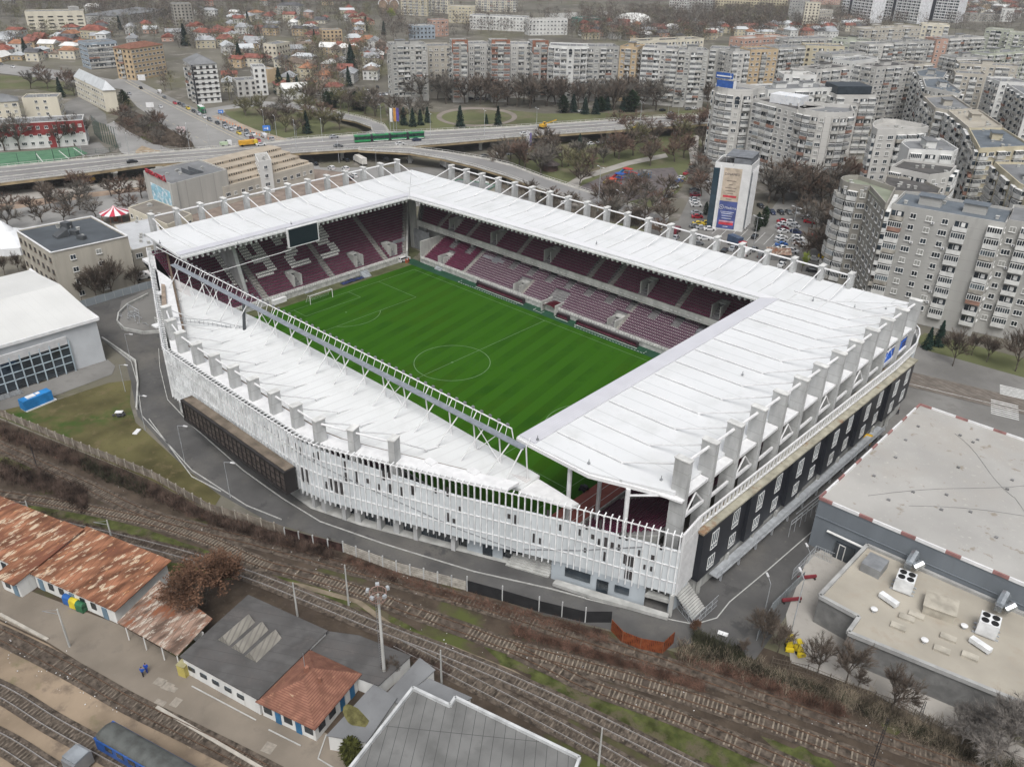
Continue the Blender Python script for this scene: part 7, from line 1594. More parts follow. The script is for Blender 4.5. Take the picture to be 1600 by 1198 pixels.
# people
skin = mat('skin', (.45, .28, .20), .6)
def person(x, y, z, rz, lab, top, leg, hair=(.03, .02, .015), stride=.12, hold=0):
    e = empty('person', lab, 'person', None, (x, y, z), rz)
    def sk(name, pts, edges, rad, m_):
        me = bpy.data.meshes.new(name); me.from_pydata(pts, edges, []); o_ = obj(name, me, e); o_.modifiers.new('s', 'SKIN'); o_.modifiers.new('u', 'SUBSURF').levels = 1; o_.modifiers['u'].render_levels = 1
        for i, v in enumerate(me.skin_vertices[0].data): v.radius = (rad[i], rad[i])
        me.skin_vertices[0].data[0].use_root = True; me.materials.append(m_); return o_
    s = stride; hx = .34 if hold else .12
    sk('body', [(0, 0, .95), (0, 0, 1.2), (0, 0, 1.42), (0, 0, 1.52), (.02, 0, 1.62), (.02, 0, 1.72), (.02, .19, 1.4), (.02, .26, 1.12), (hx, .22, .92 if not hold else 1.1), (.02, -.19, 1.4), (.0, -.26, 1.12), (hx, -.22, .92 if not hold else 1.1), (0, .1, .88), (s, .1, .48), (s-.02, .1, .08), (s+.12, .1, .04), (0, -.1, .88), (-s, -.1, .48), (-s-.08, -.1, .1), (-s+.06, -.1, .04)],
       [(0, 1), (1, 2), (2, 3), (3, 4), (4, 5), (2, 6), (6, 7), (7, 8), (2, 9), (9, 10), (10, 11), (0, 12), (12, 13), (13, 14), (14, 15), (0, 16), (16, 17), (17, 18), (18, 19)],
       [.14, .13, .15, .055, .085, .08, .06, .045, .032, .06, .045, .032, .09, .065, .045, .045, .09, .065, .045, .045], skin)
    g = MB(); g.prism([(.13*math.cos(t), .23*math.sin(t)) for t in [i*.785 for i in range(8)]], .9, 1.47); 
    for q in (-1, 1): g.tube((.02, q*.2, 1.42), (.02, q*.28, 1.12), .075, 7); g.tube((.02, q*.28, 1.13), (hx, q*.23, .98 if not hold else 1.1), .06, 7)
    g.build('jacket', mat('cloth '+str(top), top, .8), e); g = MB()
    for q, sg in ((1, 1), (-1, -1)): g.tube((0, q*.1, .95), (sg*s, q*.1, .48), .105, 7); g.tube((sg*s, q*.1, .5), (sg*s-.05, q*.1, .08), .08, 7)
    g.build('trousers', mat('cloth '+str(leg), leg, .8), e); g = MB(); g.tube((-.02, 0, 1.66), (-.02, 0, 1.8), .10, 8, .06); g.build('hair', mat('dark hair', hair), e); return e
p = at(224, 1056); person(p.x, p.y, .04, 2.2, 'person in blue jacket and dark trousers holding a bag, nearer of the platform pair', (.03, .10, .40), (.02, .02, .03), hold=1)
p = at(230, 1050); person(p.x, p.y, .04, 2.4, 'person in a bright blue coat, farther of the pair on the platform', (.02, .08, .45), (.02, .04, .2))
p = at(634.5, 412); person(p.x, p.y, .06, 0, 'person in orange overalls beside the white car inside the stadium', (.6, .10, .03), (.5, .09, .03)); p = at(638, 411); person(p.x, p.y, .06, 1, 'person in orange workwear bending right beside the white car', (.55, .10, .03), (.45, .08, .03), stride=.2)
p = at(1402, 648); person(p.x, p.y, .05, 0, 'person in dark clothes walking past the black stadium wall', (.03, .03, .04), (.03, .03, .04))
p = at(787, 458); p = at(1085, 244); person(p.x, p.y, .05, 1, 'person in black walking on the park path', (.02, .02, .02), (.02, .02, .02))

# ================================================================== POLES, LAMPS, MASTS
def lamp(bx, by, ty, phrase, z=0, arm=(-1, .6), double=False, name='street_lamp'):
    p = at(bx, by, z); H = hgt(bx, by, ty, z); e = empty(name, 'x', 'street lamp', 'street lamps', (p.x, p.y, z)); r_ = .07 if H < 9 else .11
    g = MB(); g.tube((0, 0, 0), (0, 0, H), r_, 6, r_*.6)
    for s in ((1, -1) if double else (1,)): g.tube((0, 0, H), (arm[0]*s*1.2, arm[1]*s*1.2, H+.25), r_*.5, 5)
    g.build('pole', galv, e)
    for s in ((1, -1) if double else (1,)): g = MB(); g.box(arm[0]*s*1.6, arm[1]*s*1.6, H+.18, .9, .32, .14, math.atan2(arm[1], arm[0])); g.build('lamp_head', mat('lamp head', (.62, .62, .62), .4), e)
    later(e, phrase)
for bx, by, ty in ((227, 672, 618), (289, 722, 665), (360, 777, 722), (204, 562, 522), (196, 612, 570)): lamp(bx, by, ty, 'slim street lamp beside the stadium access road', arm=(1, .5))
for bx, by, ty in ((1262, 880, 864), (1233, 1000, 905), (1196, 950, 912)): lamp(bx, by, ty, 'slim lamp in the yard between the stadium and the supermarket', arm=(-.8, .8))
for bx, by, ty in ((463, 232, 190), (504, 222, 188), (204, 250, 210), (298, 243, 195), (328, 230, 198), (133, 262, 225), (673, 217, 178), (757, 211, 173), (838, 207, 170), (1000, 194, 160), (530, 255, 222)): lamp(bx, by, ty, 'tall street lamp along the flyover', z=5.5 if by < 240 else 0, double=bx > 600)
for bx, by, ty in ((129, 222, 195), (184, 215, 192), (414, 205, 173), (433, 218, 182), (464, 218, 197), (560, 172, 152), (538, 170, 155), (596, 198, 165), (394, 170, 130), (640, 195, 165), (916, 170, 155), (960, 168, 148), (1060, 178, 160), (1044, 175, 155), (193, 165, 145), (322, 190, 150)): lamp(bx, by, ty, 'tall street lamp by the roads and lawns beyond the flyover', arm=(-1, .2))
for bx, by, ty in ((934, 330, 262), (966, 330, 300), (1235, 378, 325), (1176, 392, 340), (588, 260, 236), (1104, 195, 175)): lamp(bx, by, ty, 'tall lamp behind the stadium', arm=(-1, .3), double=True)
def mast(bx, by, ty, lab, kind='concrete', z=0, arm=True):
    p = at(bx, by, z); H = hgt(bx, by, ty, z); e = empty('catenary_mast', 'x', 'mast', 'catenary masts of the railway', (p.x, p.y, 0)); g = MB()
    if kind == 'concrete': g.tube((0, 0, 0), (0, 0, H), .17, 8, .1)
    else:
        for s in (-1, 1): g.tube((s*.18, 0, 0), (s*.09, 0, H), .05, 4)
        for k in range(int(H/.6)): g.tube((-.17, 0, k*.6), (.17, 0, k*.6+.5), .025, 4)
    g.build('post', conc if kind == 'concrete' else black_metal, e)
    if arm: g = MB(); g.tube((0, 0, H-1), (-2.2, -1.4, H-.9), .05, 5); g.tube((0, 0, H-.2), (-2.2, -1.4, H-.9), .03, 4); g.build('bracket_arm', metal_grey, e)
    tag(e, lab); return e
mast(52, 820, 782, 'concrete mast behind the rusty station roof, left'); mast(178, 853, 812, 'concrete mast behind the rusty station roof, right'); mast(465, 962, 910, 'concrete mast by the dark roofed station building', arm=False); mast(545, 945, 882, 'slanting concrete mast above the footpath', arm=False)
mast(690, 1067, 1015, 'concrete mast at the small grey shed', arm=False); mast(935, 1195, 1137, 'concrete mast at the bottom edge in the middle of the tracks', arm=False); mast(109, 1010, 951, 'white footed concrete mast on the platform'); mast(1362, 1197, 1122, 'black lattice mast at the bottom right', 'steel', arm=False); mast(58, 730, 694, 'dark slim mast by the curved rusty track', 'steel', arm=False); mast(1438, 1118, 1095, 'dark short mast in the bushes at the lower right', 'steel', arm=False); mast(500, 1010, 985, 'wooden looking short mast behind the tiled house', arm=False)
p = at(602, 1069); H = hgt(602, 1069, 928); e = empty('floodlight_mast', 'tall floodlight mast with a round basket of lamps by the tracks', 'mast', None, (p.x, p.y, 0)); g = MB(); g.tube((0, 0, 0), (0, 0, H), .26, 10, .16); g.build('pole', conc, e)
g = MB()
for s in (-.2, .2): g.tube((-.55, s, 1), (-.4, s, H-1), .03, 4)
for k in range(int(H/.45)): g.tube((-.52, -.2, 1+k*.43), (-.52, .2, 1+k*.43), .02, 4)
g.build('ladder', metal_grey, e); g = MB()
for zz in (H-.6, H+.4):
    for i in range(10): a0, a1 = i*.628, (i+1)*.628; g.tube((1.1*math.cos(a0), 1.1*math.sin(a0), zz), (1.1*math.cos(a1), 1.1*math.sin(a1), zz), .05, 4)
for i in range(10): a0 = i*.628; g.tube((1.1*math.cos(a0), 1.1*math.sin(a0), H-.6), (1.1*math.cos(a0), 1.1*math.sin(a0), H+.4), .04, 4); g.tube((0, 0, H-.7), (1.1*math.cos(a0), 1.1*math.sin(a0), H-.6), .04, 4)
g.build('basket', mat('rusty basket', (.30, .20, .17)), e)
for i in range(5): a0 = i*1.256; g = MB(); g.box(1.35*math.cos(a0), 1.35*math.sin(a0), H+.3, .35, .5, .4, a0); g.build('floodlight', galv, e)
for px, by, ty, c_, lab in ((610, 206, 168, (.75, .75, .73), 'white flag on the left pole of three by the flyover'), (615.5, 205, 168, (.62, .30, .06), 'orange flag on the middle pole of three'), (620, 205, 168, (.12, .10, .38), 'violet flag on the right pole of three')):
    p = at(px, by, 0); H = hgt(px, by, ty); e = empty('flag_pole', lab, 'flag', 'flag poles by the flyover', (p.x, p.y, 0)); g = MB(); g.tube((0, 0, 0), (0, 0, H), .12, 6); g.build('pole', galv, e); g = MB(); g.box(.9, .2, H*.42, 1.5, .06, H*.56, .3); g.build('flag', mat('flag '+str(c_), c_, .7), e)
p = at(824, 243); H = hgt(824, 243, 205); e = empty('flag_banner', 'white and violet upright banner in the park behind the stadium', 'banner', None, (p.x, p.y, 0)); g = MB(); g.tube((0, 0, 0), (0, 0, H), .15, 6); g.build('pole', galv, e); g = MB(); g.box(.7, 0, H*.35, 1.3, .06, H*.64, .3); g.box(-.3, 0, 0, .6, .3, H); g.build('flag', mat('banner cloth', (.70, .69, .72), .7), e); g = MB(); g.box(1.5, .25, H*.45, .9, .08, H*.5, .3); g.build('violet_half', mat('banner violet', (.16, .13, .34), .7), e)
def sign(px, py, ty, w_, h_, m_, lab, rz=.9):
    p = at(px, py); H = hgt(px, py, ty); e = empty('road_sign', lab, 'sign', None, (p.x, p.y, 0), rz); g = MB()
    for s in (-.3, .3): g.tube((s*w_, 0, 0), (s*w_, 0, H), .08, 5)
    g.build('post', galv, e); g = MB(); g.box(0, -.12, H-h_, w_, .12, h_); g.build('panel', m_, e); g = MB(); g.box(-w_*.1, -.2, H-h_*.6, w_*.5, .03, h_*.12); g.box(w_*.15, -.2, H-h_*.8, w_*.12, .03, h_*.5); g.build('arrow', white_paint, e)
sb = mat('road sign blue', (.05, .18, .55), .5)
sign(418, 213, 196, 3.6, 2.6, sb, 'blue direction sign right of the boulevard'); sign(346, 182, 172, 2.6, 1.7, sb, 'small blue direction sign beyond the queue of cars'); sign(235, 168, 160, 4, 2.6, white_paint, 'white billboard left of the boulevard'); sign(284, 208, 198, 4, 2.6, mat('pinkish billboard', (.55, .45, .45)), 'pinkish billboard above the planted slope'); sign(357, 224, 219, 3, 1.8, black_metal, 'black roadworks board at the flyover edge')
sign(222, 126, 117, 4.5, 3.5, white_paint, 'red and white billboard in front of the tan flats')
# orange roadworks cones
cm_ = MB(); cm_.tube((0, 0, 0), (0, 0, 1.1), .22, 6, .08); cm_ = cm_.mesh('traffic_cone', mat('cone orange', (.75, .16, .03), .6))
for i in range(18): p = at(341+i*4.6, 186+i*1.9); o_ = obj('traffic_cone', cm_, None, (p.x, p.y, .03), label='orange traffic cone in the row beside the boulevard', cat='traffic cone', group='row of traffic cones by the boulevard')
# fences
def fence(pts, h, lab, m_post, m_pan, step=2.6, pw=.2, th=.08, z=0, cap=None, gaps=(), name='fence', cat='fence', posth=.2, lattice=0, drop=0.):
    P = [V2(at(*p, 0)) for p in pts]; o = P[0]; e = empty(name, lab, cat, None, (o.x, o.y, z)); gp2 = MB(); ps = MB(); k = 0; rg = random.Random(len(pts)); posts = []
    for a, b in zip(P, P[1:]):
        d = b-a; L = d.length; d.normalize(); n = max(1, round(L/step)); rz = math.atan2(d.y, d.x)
        for i in range(n):
            p = a.lerp(b, i/n)-o; q = a.lerp(b, (i+1)/n)-o; posts.append((p.x, p.y, rz)); k += 1
            if rg.random() < drop: continue
            if lattice:
                for zz in [h*j/lattice+.1 for j in range(lattice+1)]: gp2.beam((p.x, p.y, zz), (q.x, q.y, zz), .05, .05)
                if lattice < 3:
                    m2 = int((q-p).length/.35)
                    for j in range(m2): s = p.lerp(q, j/max(m2, 1)); gp2.box(s.x, s.y, .1, .035, .035, h-.1)
            else: gp2.bar(p, q, th, (0), h-rg.uniform(0, .12))
    pmesh = MB(); pmesh.box(0, 0, 0, pw, pw, h+posth); pmesh = pmesh.mesh('post', m_post)
    for i, (x, y, rz) in enumerate(posts[:100]): obj('post', pmesh, e, (x, y, 0), rz)
    gp2.build('panel', m_pan, e); return e
dirty = mat('dirty concrete panel', (.23, .20, .165), .95, .2, .6, fine=((.8, (.12, .095, .075), .5, .15),)); pale_st = mat('pale stone panel', (.40, .375, .33), .95, .15, 1.2, fine=((1.5, (.22, .20, .17), .55, .1),), wave=((0, 0, 1), .45, (.20, .18, .16), .1))
fence([(-160, 600), (0, 650), (130, 704), (240, 748), (330, 800), (430, 830), (446, 836)], 1.9, 'long dirty concrete panel fence between the grass and the rusty track', mat('fence post concrete', (.36, .33, .28), .9, .15, 1), dirty, cat='fence', name='concrete_fence')
fence([(537, 862), (620, 893), (728, 922)], 2.0, 'pale stone panel fence below the stadium screen facade', conc_pale, pale_st, step=2.4, name='stone_fence', posth=.35)
fence([(446, 838), (490, 850), (537, 862)], 1.8, 'dark and rusty sheet fence joining the dirty fence to the pale stone fence', conc_pale, mat('rusty black sheet', (.06, .035, .03), .9, .4, .8), step=3.4, name='sheet_fence')
fence([(730, 923), (785, 938), (842, 955), (914, 972), (955, 972)], 2.3, 'black sheet fence with white posts above the tracks', conc_pale, mat('black fence sheet', (.025, .025, .026), .9), step=4.2, pw=.16, name='sheet_fence', posth=.8)
orust = mat('orange rusty fence sheet', (.17, .055, .022), .85, .35, 1.2, fine=((1.5, (.12, .035, .02), .5, .1),), wave=(((.9, .4, 0), .25, (.20, .05, .02), .4)))
fence([(955, 985), (972, 1003), (1000, 1014), (1035, 1020), (1052, 1004)], 2.3, 'orange rusty corrugated fence at the corner above the tracks', mat('rusty post', (.20, .09, .05)), orust, step=3, pw=.1, name='corrugated_fence', posth=0)
fence([(120, 484), (180, 466), (243, 448)], 2.2, 'blue grey sheet fence along the tree strip left of the stadium', galv, mat('blue grey sheet', (.26, .29, .31), .6, .05, .4), step=2.5, pw=.1, name='sheet_fence', posth=0)
fence([(1058, 950), (1083, 980), (1120, 946)], 2.1, 'galvanised mesh fence round the corner stair of the stadium', galv, galv, step=1.5, pw=.08, name='mesh_fence', lattice=2, posth=0)
fence([(1237, 905), (1272, 868), (1300, 880)], 2.1, 'grey mesh fence at the top of the service yard', galv, galv, step=2, pw=.08, name='mesh_fence', lattice=2, posth=0)
fence([(1182, 1000), (1205, 955), (1255, 905)], 1.8, 'grey sheet fence between the road and the service yard', galv, mat('grey fence sheet', (.22, .24, .25), .7), step=2, pw=.08, name='sheet_fence', posth=0)
fence([(1205, 1040), (1260, 1052), (1330, 1082), (1400, 1108), (1480, 1150), (1600, 1200)], 1.5, 'low weathered fence at the bottom of the service yard', mat('old wood post', (.12, .10, .08)), mat('old fence rail', (.12, .10, .08)), step=2.6, pw=.12, name='yard_fence', lattice=2, posth=.4)
gf = mat('dark green fence steel', (.03, .07, .055), .6)
fence([(-60, 268), (0, 262), (60, 256), (110, 248), (140, 242)], 5, 'tall green mesh fence in front of the sports pitch', gf, gf, step=6, pw=.2, name='sports_fence', lattice=3, posth=0); fence([(148, 210), (160, 222), (187, 232)], 9, 'tall green ball fence at the end of the sports court', gf, gf, step=2.6, pw=.2, name='sports_fence', lattice=3, posth=0)
fence([(118, 244), (150, 240), (172, 238), (190, 230)], 2, 'low kerb fence round the sports court', gf, gf, step=6, pw=.15, name='court_fence', lattice=2, posth=0)
# tents, carousel, playground, kiosk
p = at(182, 345); e = empty('carousel', 'red and white striped carousel tent left of the theatre', 'carousel', None, (p.x, p.y, 0)); gw_, gr2 = MB(), MB(); N2 = 16
for i in range(N2):
    a0, a1 = 2*math.pi*i/N2, 2*math.pi*(i+1)/N2; (gw_ if i % 2 else gr2).add([(5*math.cos(a0), 5*math.sin(a0), 3.0), (5*math.cos(a1), 5*math.sin(a1), 3.0), (1.2*math.cos(a1), 1.2*math.sin(a1), 4.4), (1.2*math.cos(a0), 1.2*math.sin(a0), 4.4), (0, 0, 5.6)], [(0, 1, 2, 3), (3, 2, 4)])
gw_.build('white_stripe', white_paint, e); gr2.build('red_stripe', mat('tent red', (.45, .04, .07), .7), e); g = MB(); g.tube((0, 0, 0), (0, 0, 4.4), .8, 8)
for i in range(8): g.tube((4.7*math.cos(i*.785), 4.7*math.sin(i*.785), 0), (4.7*math.cos(i*.785), 4.7*math.sin(i*.785), 3), .08, 4)
g.build('frame', mat('carousel brown', (.25, .12, .08)), e)
p = at(12, 385); e = empty('white_tent', 'white peaked tent behind the sports hall', 'tent', None, (p.x, p.y, 0)); g = MB(); K = 16
for i in range(K):
    a0, a1 = 2*math.pi*i/K, 2*math.pi*(i+1)/K; r0 = 10+1.5*math.cos(a0*4); r1 = 10+1.5*math.cos(a1*4)
    g.add([(r0*math.cos(a0), r0*math.sin(a0), 2.4), (r1*math.cos(a1), r1*math.sin(a1), 2.4), (3*math.cos(a1), 3*math.sin(a1), 5.4), (3*math.cos(a0), 3*math.sin(a0), 5.4), (0, 0, 8.6), (r0*math.cos(a0), r0*math.sin(a0), 0), (r1*math.cos(a1), r1*math.sin(a1), 0)], [(0, 1, 2, 3), (3, 2, 4), (5, 6, 1, 0)])
g.build('canvas', mat('tent canvas', (.72, .73, .74), .6, .04, .3), e); g = MB(); g.tube((0, 0, 0), (0, 0, 9), .12, 6); g.build('pole', metal_grey, e)
for px, py, c1, c2, lab in ((968, 282, (.42, .05, .06), (.04, .10, .35), 'red and blue climbing frame on the playground'), (980, 274, (.05, .22, .5), (.45, .06, .06), 'blue roofed slide tower at the back of the playground'), (1010, 278, (.05, .20, .42), (.20, .2, .2), 'small blue swing at the right of the playground'), (955, 290, (.50, .38, .12), (.5, .08, .05), 'yellow spring rocker at the left of the playground')):
    p = at(px, py); e = empty('play_equipment', lab, 'play equipment', 'play equipment on the playground', (p.x, p.y, .05)); g = MB()
    for a_ in (-1.5, 1.5):
        for b_ in (-1, 1): g.tube((a_, b_, 0), (a_, b_, 2.6), .12, 5)
    g.tube((-1.5, 0, 2.4), (-4, 0, .2), .5, 6); g.build('frame', mat('play '+str(c1), c1), e); g = MB(); g.prism([(-1.8, -1.3), (1.8, -1.3), (1.8, 1.3), (-1.8, 1.3)], 2.6, 2.9); g.box(0, 0, 1.1, 3, 2, .2); g.tube((1.5, 0, 2), (4.2, 1.5, 1.2), .2, 5); g.build('roof', mat('play '+str(c2), c2), e)
p = at(859, 266); e = empty('gazebo', 'round dark roofed gazebo in the park behind the stadium', 'gazebo', None, (p.x, p.y, 0)); g = MB(); g.tube((0, 0, 2.6), (0, 0, 4.6), 4.4, 10, .5); g.build('roof', mat('gazebo roof', (.10, .085, .08), .9, .2, .6), e); g = MB(); g.tube((0, 0, 0), (0, 0, 2.6), 3.4, 10); g.build('wall', mat('gazebo wall', (.12, .08, .07)), e)
p = at(1170, 350); 
p = at(1137, 357); e = empty('red_booth', 'small red booth in front of the white office tower', 'booth', None, (p.x, p.y, 0), .4); g = MB(); g.box(0, 0, 0, 2.4, 2, 2.3); g.build('cabin', mat('booth red', (.50, .03, .04), .5), e); g = MB(); g.box(0, -1.02, .9, 1.2, .06, .9); g.build('window', dark_glass, e)
p = at(1222, 408); e = empty('market_shed', 'low shed with a patched brown roof behind the stadium pillars', 'shed', None, (p.x-2, p.y+1, 0), .6); g = MB(); g.box(0, 0, 0, 7, 4, 2.2); g.build('wall', conc_dark, e); g = MB(); g.prism([(-3.8, -2.4), (3.8, -2.4), (3.8, 2.4), (-3.8, 2.4)], [2.2, 2.2, 2.8, 2.8], [2.3, 2.3, 2.95, 2.95]); g.build('roof', rust_grey, e)
for (P, lab, m_) in ((fp((770, 325), (860, 345), 10, 3), 'market building with a tan roof and green edge behind the north pillars', tan_roof), (fp((700, 290), (760, 300), 8, 3), 'low grey shed behind the north pillars near the corner', felt_grey)):
    flat(P, 3.4, lab, m_, name='market_hall', wm_=wl['cream'], cap=mat('green fascia', (.04, .16, .09), .6))
# dome, church, sports buildings on the skyline
a = at(957, 40); b = at(1021, 40); c = (a+b)/2; Lx = (b-a).length; e = empty('inflatable_dome', 'white inflatable sports dome at the top of the photo', 'dome', None, (c.x, c.y, 0), math.atan2(b.y-a.y, b.x-a.x)); g = MB(); NU, NV = 16, 10; V = []
for i in range(NU+1):
    for j in range(NV+1):
        u = -1+2*i/NU; t = math.pi*j/NV; k = (1-abs(u)**2.6)**.55 if abs(u) < 1 else 0; V.append((u*Lx/2, -math.cos(t)*17*(.25+.75*k), 12.5*math.sin(t)**.8*k))
g.add(V, [(i*(NV+1)+j, (i+1)*(NV+1)+j, (i+1)*(NV+1)+j+1, i*(NV+1)+j+1) for i in range(NU) for j in range(NV)]); g.build('membrane', mat('dome membrane', (.74, .74, .71), .5, .03, .1), e, smooth=True); g = MB(); g.box(0, -17.3, 0, Lx, .6, 1); g.build('base', conc, e)
block(fp((914, 44), (946, 42), 22, 0), 8, 'green sided sports building left of the white dome', None, cat='building', name='sports_building', wall=mat('teal wall', (.06, .24, .20), .6), pats=['W'], seed=71, ground=.5, house=None, roof=gravel_roof, cap=20)
block(fp((860, 32), (958, 27), 10, 0), 5, 'long white grandstand roof behind the green sports building', None, cat='building', name='sports_building', wall=wl['white'], pats=['n'], seed=72, house=None, roof=gravel_roof)
p = at(608, 19); e = empty('church', 'brick church with white edged arched gables at the top of the photo', 'church', None, (p.x, p.y, 0), .9); bm = mat('church brick', (.30, .22, .16), .9)
g = MB(); g.box(0, 0, 0, 16, 22, 9); g.box(0, 0, 9, 6, 6, 5); g.build('wall', bm, e)
for x in (-7, 6):
    g = MB(); g.tube((x, -11.5, 9), (x, -10.5, 9), 5.2, 20); g.build('gable', bm, e); g = MB()
    for i in range(12): t0, t1 = math.pi*i/12, math.pi*(i+1)/12; g.beam((x+5.3*math.cos(t0), -11.8, 9+5.3*math.sin(t0)), (x+5.3*math.cos(t1), -11.8, 9+5.3*math.sin(t1)), .9, .9)
    g.build('arch_edge', white_paint, e)
g = MB(); g.tube((0, 0, 14), (0, 0, 17), 3.4, 12, .3); g.build('dome', mat('church dome', (.16, .18, .19)), e)
# ================================================================== TREES
bark = mat('tree bark', (.105, .088, .072), .95, .2, 2); bark_pale = mat('pale tree bark', (.22, .20, .18), .95, .15, 2)
twig = {k: mat('twigs '+k, c, .95, .25, .25) for k, c in dict(brown=(.14, .112, .09), grey=(.165, .15, .13), red=(.165, .11, .085), olive=(.165, .155, .085), bud=(.27, .33, .06), leaf=(.15, .085, .055), pale=(.25, .23, .21)).items()}
TP = {}
def bare(key, seed, col, dens=1.0, wtw=.045, levels=4, spread=.55, brk=None, leaf=0, trunk_h=.22):
    rg = random.Random(seed); T = MB(); Cn = MB()                      # unit tree, 10 m high
    def tw(p, d, L, w_):
        u = d.orthogonal().normalized(); u = (Matrix.Rotation(rg.uniform(0, 6.28), 3, d) @ u)*w_*.5; q = p+d*L*.5+Vector((0, 0, L*.06)); r = p+d*L
        Cn.add([p-u, p+u, q+u*.7, q-u*.7, r], [(0, 1, 2, 3), (3, 2, 4)])
    def grow(p, d, L, r, lv):
        n = 3 if lv > 1 else 2; q = p
        for i in range(n):
            d = (d+Vector((rg.uniform(-1, 1), rg.uniform(-1, 1), rg.uniform(-.2, .5)))*.13).normalized(); s = q+d*L/n; r2 = r*(1-.22*(i+1)/n*1.4)
            T.tube(q, s, max(r*(1-.25*i/n), .02), 5 if lv > 2 else 3, max(r2, .014), cap=False); q = s
            if lv <= 2:
                for k in range(int(5*dens)): 
                    dd = (d+Vector((rg.uniform(-1, 1), rg.uniform(-1, 1), rg.uniform(-.5, .9)))*.9).normalized(); tw(q-d*rg.random()*L/n, dd, rg.uniform(.5, 1.15), wtw)
                    if leaf:
                        for m in range(leaf): c = q+dd*rg.uniform(.1, 1.1); s_ = rg.uniform(.05, .12); a = Vector((rg.uniform(-1, 1), rg.uniform(-1, 1), rg.uniform(-1, 1)))*s_; b = Vector((rg.uniform(-1, 1), rg.uniform(-1, 1), rg.uniform(-1, 1)))*s_; Cn.add([c-a, c+b, c+a, c-b], [(0, 1, 2, 3)])
        if lv > 0:
            m = rg.choice((4, 4, 5)) if lv > 2 else 3
            a0 = rg.uniform(0, 6.28)
            for k in range(m):
                a = a0+k*6.283/m+rg.uniform(-.4, .4); sp = spread*rg.uniform(.7, 1.25)*(.2 if k == 0 else 1); u = d.orthogonal().normalized(); u = Matrix.Rotation(a, 3, d) @ u
                grow(q, (d*math.cos(sp)+u*math.sin(sp)+Vector((0, 0, .12))).normalized(), L*(rg.uniform(.66, .84) if k else .95), r*(.62 if k else .75), lv-1)
        else:
            for k in range(int(5*dens)): tw(q, (d+Vector((rg.uniform(-1, 1), rg.uniform(-1, 1), rg.uniform(-.3, .8)))*.6).normalized(), rg.uniform(.5, 1.1), wtw)
    grow(Vector((0, 0, 0)), Vector((0, 0, 1)), 10*trunk_h, .15, levels)
    zm = max(v[2] for v in Cn.v); k = 10/zm
    for M_ in (T, Cn): M_.v = [(x*k, y*k, z*k) for x, y, z in M_.v]
    TP[key] = (T.mesh('trunk', brk or bark), Cn.mesh('crown', twig[col]))
for i in range(2):
    bare('n%d' % i, 10+i, 'brown', 1.8, .035); bare('p%d' % i, 20+i, 'pale', 2.2, .04, brk=bark_pale, spread=.7)
    for c_ in ('brown', 'grey', 'red', 'olive'): bare(c_+str(i), 30+i*7+len(c_), c_, 1.9, .055, 3, .8, trunk_h=.17)
bare('tall0', 51, 'grey', 1.6, .055, 3, .5, trunk_h=.2); bare('tall1', 52, 'brown', 1.6, .055, 3, .5, trunk_h=.2)
bare('leaf0', 61, 'leaf', 1.6, .04, 4, .66, leaf=5, trunk_h=.2); bare('bud0', 62, 'bud', 1.2, .09, 3, .55, leaf=3)
def conif(key, seed, m_, tiers=26, w_=2.1, fl=14, round_=0):
    rg = random.Random(seed); T = MB(); T.tube((0, 0, 0), (0, 0, 9), .18, 6, .04); Cn = MB()
    for i in range(tiers):
        t = i/(tiers-1); zz = (1.0+8.9*t) if not round_ else .4+9.3*t; R_ = w_*(1-t)**.85+.12 if not round_ else w_*math.sin(math.pi*(t*.86+.12))**.7
        for k in range(fl):
            a = rg.uniform(0, 6.28); r1 = R_*rg.uniform(.7, 1.1); dz = -.45*r1*rg.uniform(.5, 1) if not round_ else rg.uniform(-.3, .3)
            c, s = math.cos(a), math.sin(a); w2 = .32*rg.uniform(.6, 1.2)
            p0 = Vector((c*r1*.15, s*r1*.15, zz)); p1 = Vector((c*r1, s*r1, zz+dz)); n = Vector((-s, c, 0))*w2
            Cn.add([p0, p0.lerp(p1, .55)-n, p1+Vector((0, 0, rg.uniform(-.1, .1))), p0.lerp(p1, .55)+n+Vector((0, 0, .1))], [(0, 1, 2, 3)])
            for _ in range(3): q = p0.lerp(p1, rg.uniform(.3, 1))+Vector((rg.uniform(-.2, .2), rg.uniform(-.2, .2), rg.uniform(-.15, .2))); a3 = Vector((rg.uniform(-1, 1), rg.uniform(-1, 1), rg.uniform(-1, 1)))*.22; b3 = a3.orthogonal().normalized()*.16; Cn.add([q-a3, q+b3, q+a3, q-b3], [(0, 1, 2, 3)])
    TP[key] = (T.mesh('trunk', bark), Cn.mesh('crown', m_))
fir = mat('fir needles', (.022, .045, .034), .9, .3, .8); yew = mat('dark evergreen leaves', (.022, .042, .018), .9, .3, 1.5); thuja = mat('olive evergreen leaves', (.07, .075, .022), .9, .35, 1.5)
conif('fir0', 1, fir); conif('fir1', 2, fir, w_=2.7, fl=16); conif('yew0', 3, yew, round_=1, w_=3.2, fl=18); conif('thuja0', 4, thuja, round_=1, w_=3.6, fl=22)
NT = [0]
def tree(px, py, h, key, phrase, wid=1.0, loc=None, rg=random.Random(12)):
    p = loc if loc is not None else at(px, py)
    ev = key[:3] in ('fir', 'yew', 'thu'); NT[0] += 1
    e = empty('conifer' if ev else 'bare_tree' if key[:3] not in ('lea', 'bud') else 'tree', 'x', 'tree', 'evergreen trees' if ev else 'winter trees', (p.x, p.y, 0), rg.uniform(0, 6.28), (h/10*wid, h/10*wid, h/10))
    T, C_ = TP[key]; obj('trunk', T, e); obj('crown', C_, e); later(e, phrase); return e
